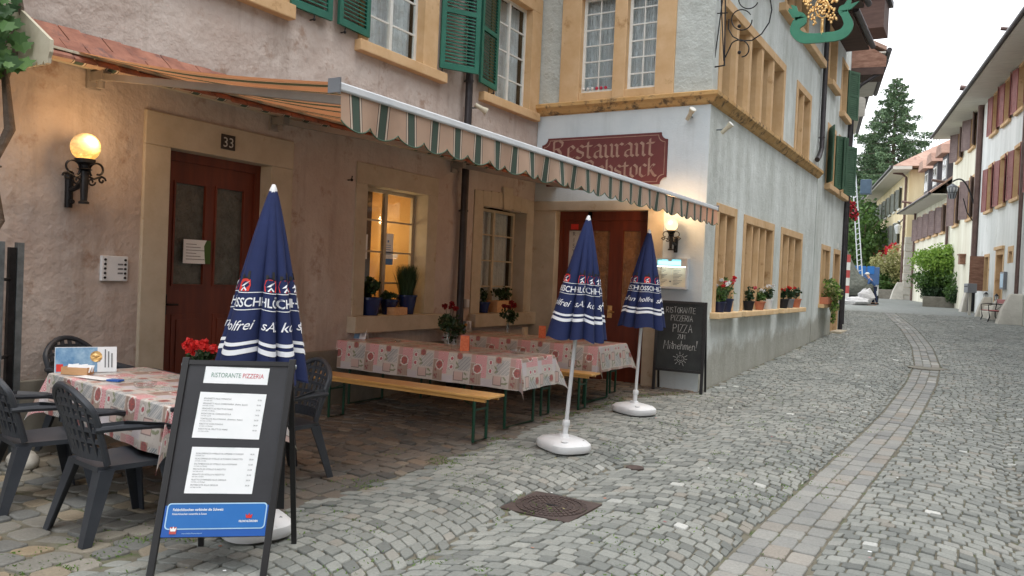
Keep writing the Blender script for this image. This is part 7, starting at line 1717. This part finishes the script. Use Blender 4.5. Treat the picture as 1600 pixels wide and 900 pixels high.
def chalkboard():
    T_ = Thing('chalkboard', 'tall black chalkboard with white handwriting standing at the corner of the blue house', 'chalkboard', (3.08, 11.53, 0), R(4), tilt=(R(-2.5), 0))
    b = MB()
    W_ = .365
    for x in (-W_, W_): b = MB(); b.box(x-.022, x+.022, -.015, .02, 0, 1.37); b.build('post', 'blackframe', T_, bevel=.003)
    b = MB(); b.box(-W_+.022, W_-.022, -.013, .018, 1.33, 1.37); b.build('rail', 'blackframe', T_); b = MB(); b.box(-W_+.022, W_-.022, -.013, .018, .30, .34); b.build('rail', 'blackframe', T_)
    b = MB(); b.box(-W_+.022, W_-.022, 0, .012, .34, 1.33); pn = b.build('panel', 'slateboard', T_)
    for x in (-W_, W_): b = MB(); b.bar((x, .02, 1.3), (x, .28, .02), .03, .025); b.build('rear_post', 'blackframe', T_)
    def line(wd, cx, z, h, r=.0032, sl=0):
        tot = sum(ADV.get(c, .66) for c in wd)*h*.86; x = cx-tot/2; b = MB()
        for c in wd:
            jx, jz = rng.uniform(-.004, .004), rng.uniform(-.004, .004)
            for st in CH[c]: b.tube([(x+p*h*.86+jx+sl*q*h, -.001, z+q*h+jz) for p, q in st], r, 5)
            x += ADV.get(c, .66)*h*.86
        b.build('chalk_line', 'chalk', pn)
    line('RISTORANTE', .0, 1.19, .085); line('PIZZERIA', .02, 1.07, .085); line('PIZZA', .04, .90, .12, .004); line('ZUM', .03, .80, .07); line('Mitnehmen!', .02, .64, .13, .0036, .08)
    b = MB(); c = (.03, -.001, .50); pts = [(c[0]+.055*math.cos(a), c[1], c[2]+.05*math.sin(a)) for a in np.linspace(0, 6.28, 16)]; b.tube(pts, .003, 5)
    for i in range(11): a = i*.571; b.tube([(c[0]+.07*math.cos(a), c[1], c[2]+.065*math.sin(a)), (c[0]+(.10+.02*(i % 2))*math.cos(a), c[1], c[2]+(.09+.02*(i % 2))*math.sin(a))], .003, 5)
    b.tube([(c[0]-.03, c[1], c[2]-.01), (c[0], c[1], c[2]-.03), (c[0]+.03, c[1], c[2]-.01)], .003, 5)
    for x in (-.02, .02): b.tube([(c[0]+x, c[1], c[2]+.015), (c[0]+x, c[1], c[2]+.022)], .004, 5)
    b.build('chalk_sun', 'chalk', pn)
chalkboard()

# ------------------------------------------------------------------ vine and iron gate at the left edge
def vine():
    T_ = Thing('grapevine', 'gnarled grapevine with green lobed leaves climbing the wall at the left edge', 'vine', (.5, 3.05, 0))
    a = [(.45, 2.75, 0), (.48, 2.85, .9), (.42, 2.8, 1.5), (.52, 2.95, 1.9), (.45, 2.92, 2.3), (.5, 3.02, 2.6), (.45, 3.0, 3.0), (.5, 3.1, 3.4), (.5, 3.0, 3.9)]
    a = [(x_+.04, y_+.20, z_) for x_, y_, z_ in a]
    b = MB(); b.tube(a, [.045, .036, .03, .044, .028, .04, .028, .024, .016], 9); b.build('trunk', 'bark', T_, world=True, smooth=True)
    for k, (p, q) in enumerate((((.48, 2.97, 2.35), (.62, 3.13, 2.3)), ((.5, 3.02, 2.6), (.55, 3.0, 3.2)), ((.45, 2.98, 2.9), (.6, 3.2, 3.35)), ((.5, 2.9, 2.0), (.62, 2.95, 1.6)))):
        b = MB(); m_ = [(p[i]+q[i])/2+rng.uniform(-.04, .04) for i in range(3)]; b.tube([p, m_, q], [.025, .018, .008], 6); b.build('branch', 'bark', T_, world=True)
    b = MB(); 
    for i in range(150):
        c = np.array((.5+rng.uniform(-.1, .3), 3.04+rng.gauss(0, .14), 3.25+rng.gauss(0, .3)))
        if c[2] < 2.98 or c[1] > 3.26: continue
        s = rng.uniform(.05, .10); nrm = np.array((1., -.9+rng.uniform(-.5, .5), rng.uniform(-.2, .9))); nrm /= np.linalg.norm(nrm)
        dn = np.array((rng.uniform(-.4, .4), rng.uniform(-.4, .4), -1.)); dn -= nrm*dn.dot(nrm); dn /= np.linalg.norm(dn); sd_ = np.cross(nrm, dn)
        prof = [(-.15, 0), (-.35, .45), (.0, .5), (.1, .95), (.4, .6), (.65, .62), (.7, .3), (1.1, 0), (.7, -.3), (.65, -.62), (.4, -.6), (.1, -.95), (.0, -.5), (-.35, -.45)]
        vs = [tuple(c)]+[tuple(c+dn*p*s+sd_*q*s+nrm*(-.12*abs(q)*s)) for p, q in prof]; b.add(vs, [(0, k+1, (k+1) % 14+1) for k in range(14)])
    b.build('leaves', 'vine', T_, world=True)
vine()
def gate():
    T_ = Thing('metal_gate', 'grey galvanised steel gate frame at the left edge beside the chairs', 'gate', (.6, 3.1, 0))
    for (x, y, w) in ((.46, 3.36, .05), (.62, 3.14, .045)): b = MB(); b.box(x-w/2, x+w/2, y-w/2, y+w/2, 0, 1.74); b.build('post', 'steel', T_, world=True)
    b = MB(); b.box(.44, .48, 3.28, 3.33, .15, 1.7); b.build('hinge_bar', 'iron', T_, world=True)
    for z in (.55, 1.0, 1.62): b = MB(); b.bar((.62, 3.14, z), (1.0, 2.3, z), .03, .04); b.build('rail', 'steel', T_, world=True)
    for k in range(5): b = MB(); t = .18+.18*k; b.tube([(.62+.38*t, 3.14-.84*t, .1), (.62+.38*t, 3.14-.84*t, 1.62)], .012, 6); b.build('bar', 'steel', T_, world=True)
    for z in (.6, .85, 1.45): b = MB(); b.tube([(.46, 3.3, z), (.54, 3.22, z+.0), (.62, 3.16, z)], .014, 6); b.build('hinge', 'iron', T_, world=True)
gate()
def pebble():
    b = MB(); q = pt(35, 730, Z=0); b.ball((0, 0, .05), .15, 14, 8, 1, .7, .6); o = b.build('round_stone', 'limestone', smooth=True); o.location = (q[0], q[1], 0); tagit(o, 'smooth pale boulder on the ground behind the left chairs', 'stone')
pebble()

def litter():
    P, mi = [], []
    C = []
    for i in range(46):
        y = 2.2+nr.rand()*9; x = 3.1+nr.rand()*3.4; C.append((x, y, .004+.002*nr.rand()))
    C = np.array(C); n = len(C); a = nr.rand(n)*6.28; s_ = .006+.012*nr.rand(n)
    q = np.stack([C+np.stack([np.cos(a+k*1.57)*s_, np.sin(a+k*1.57)*s_*.6, 0*a+.001*k], 1) for k in range(4)], 1).reshape(-1, 3)
    o = quads('litter', q, ('paper', 'petalpink', 'terra', 'leafyel'), None, nr.randint(0, 4, n)); tagit(o, 'tiny petals, paper scraps and dry leaf bits scattered on the setts', 'litter', kind='stuff')
litter()
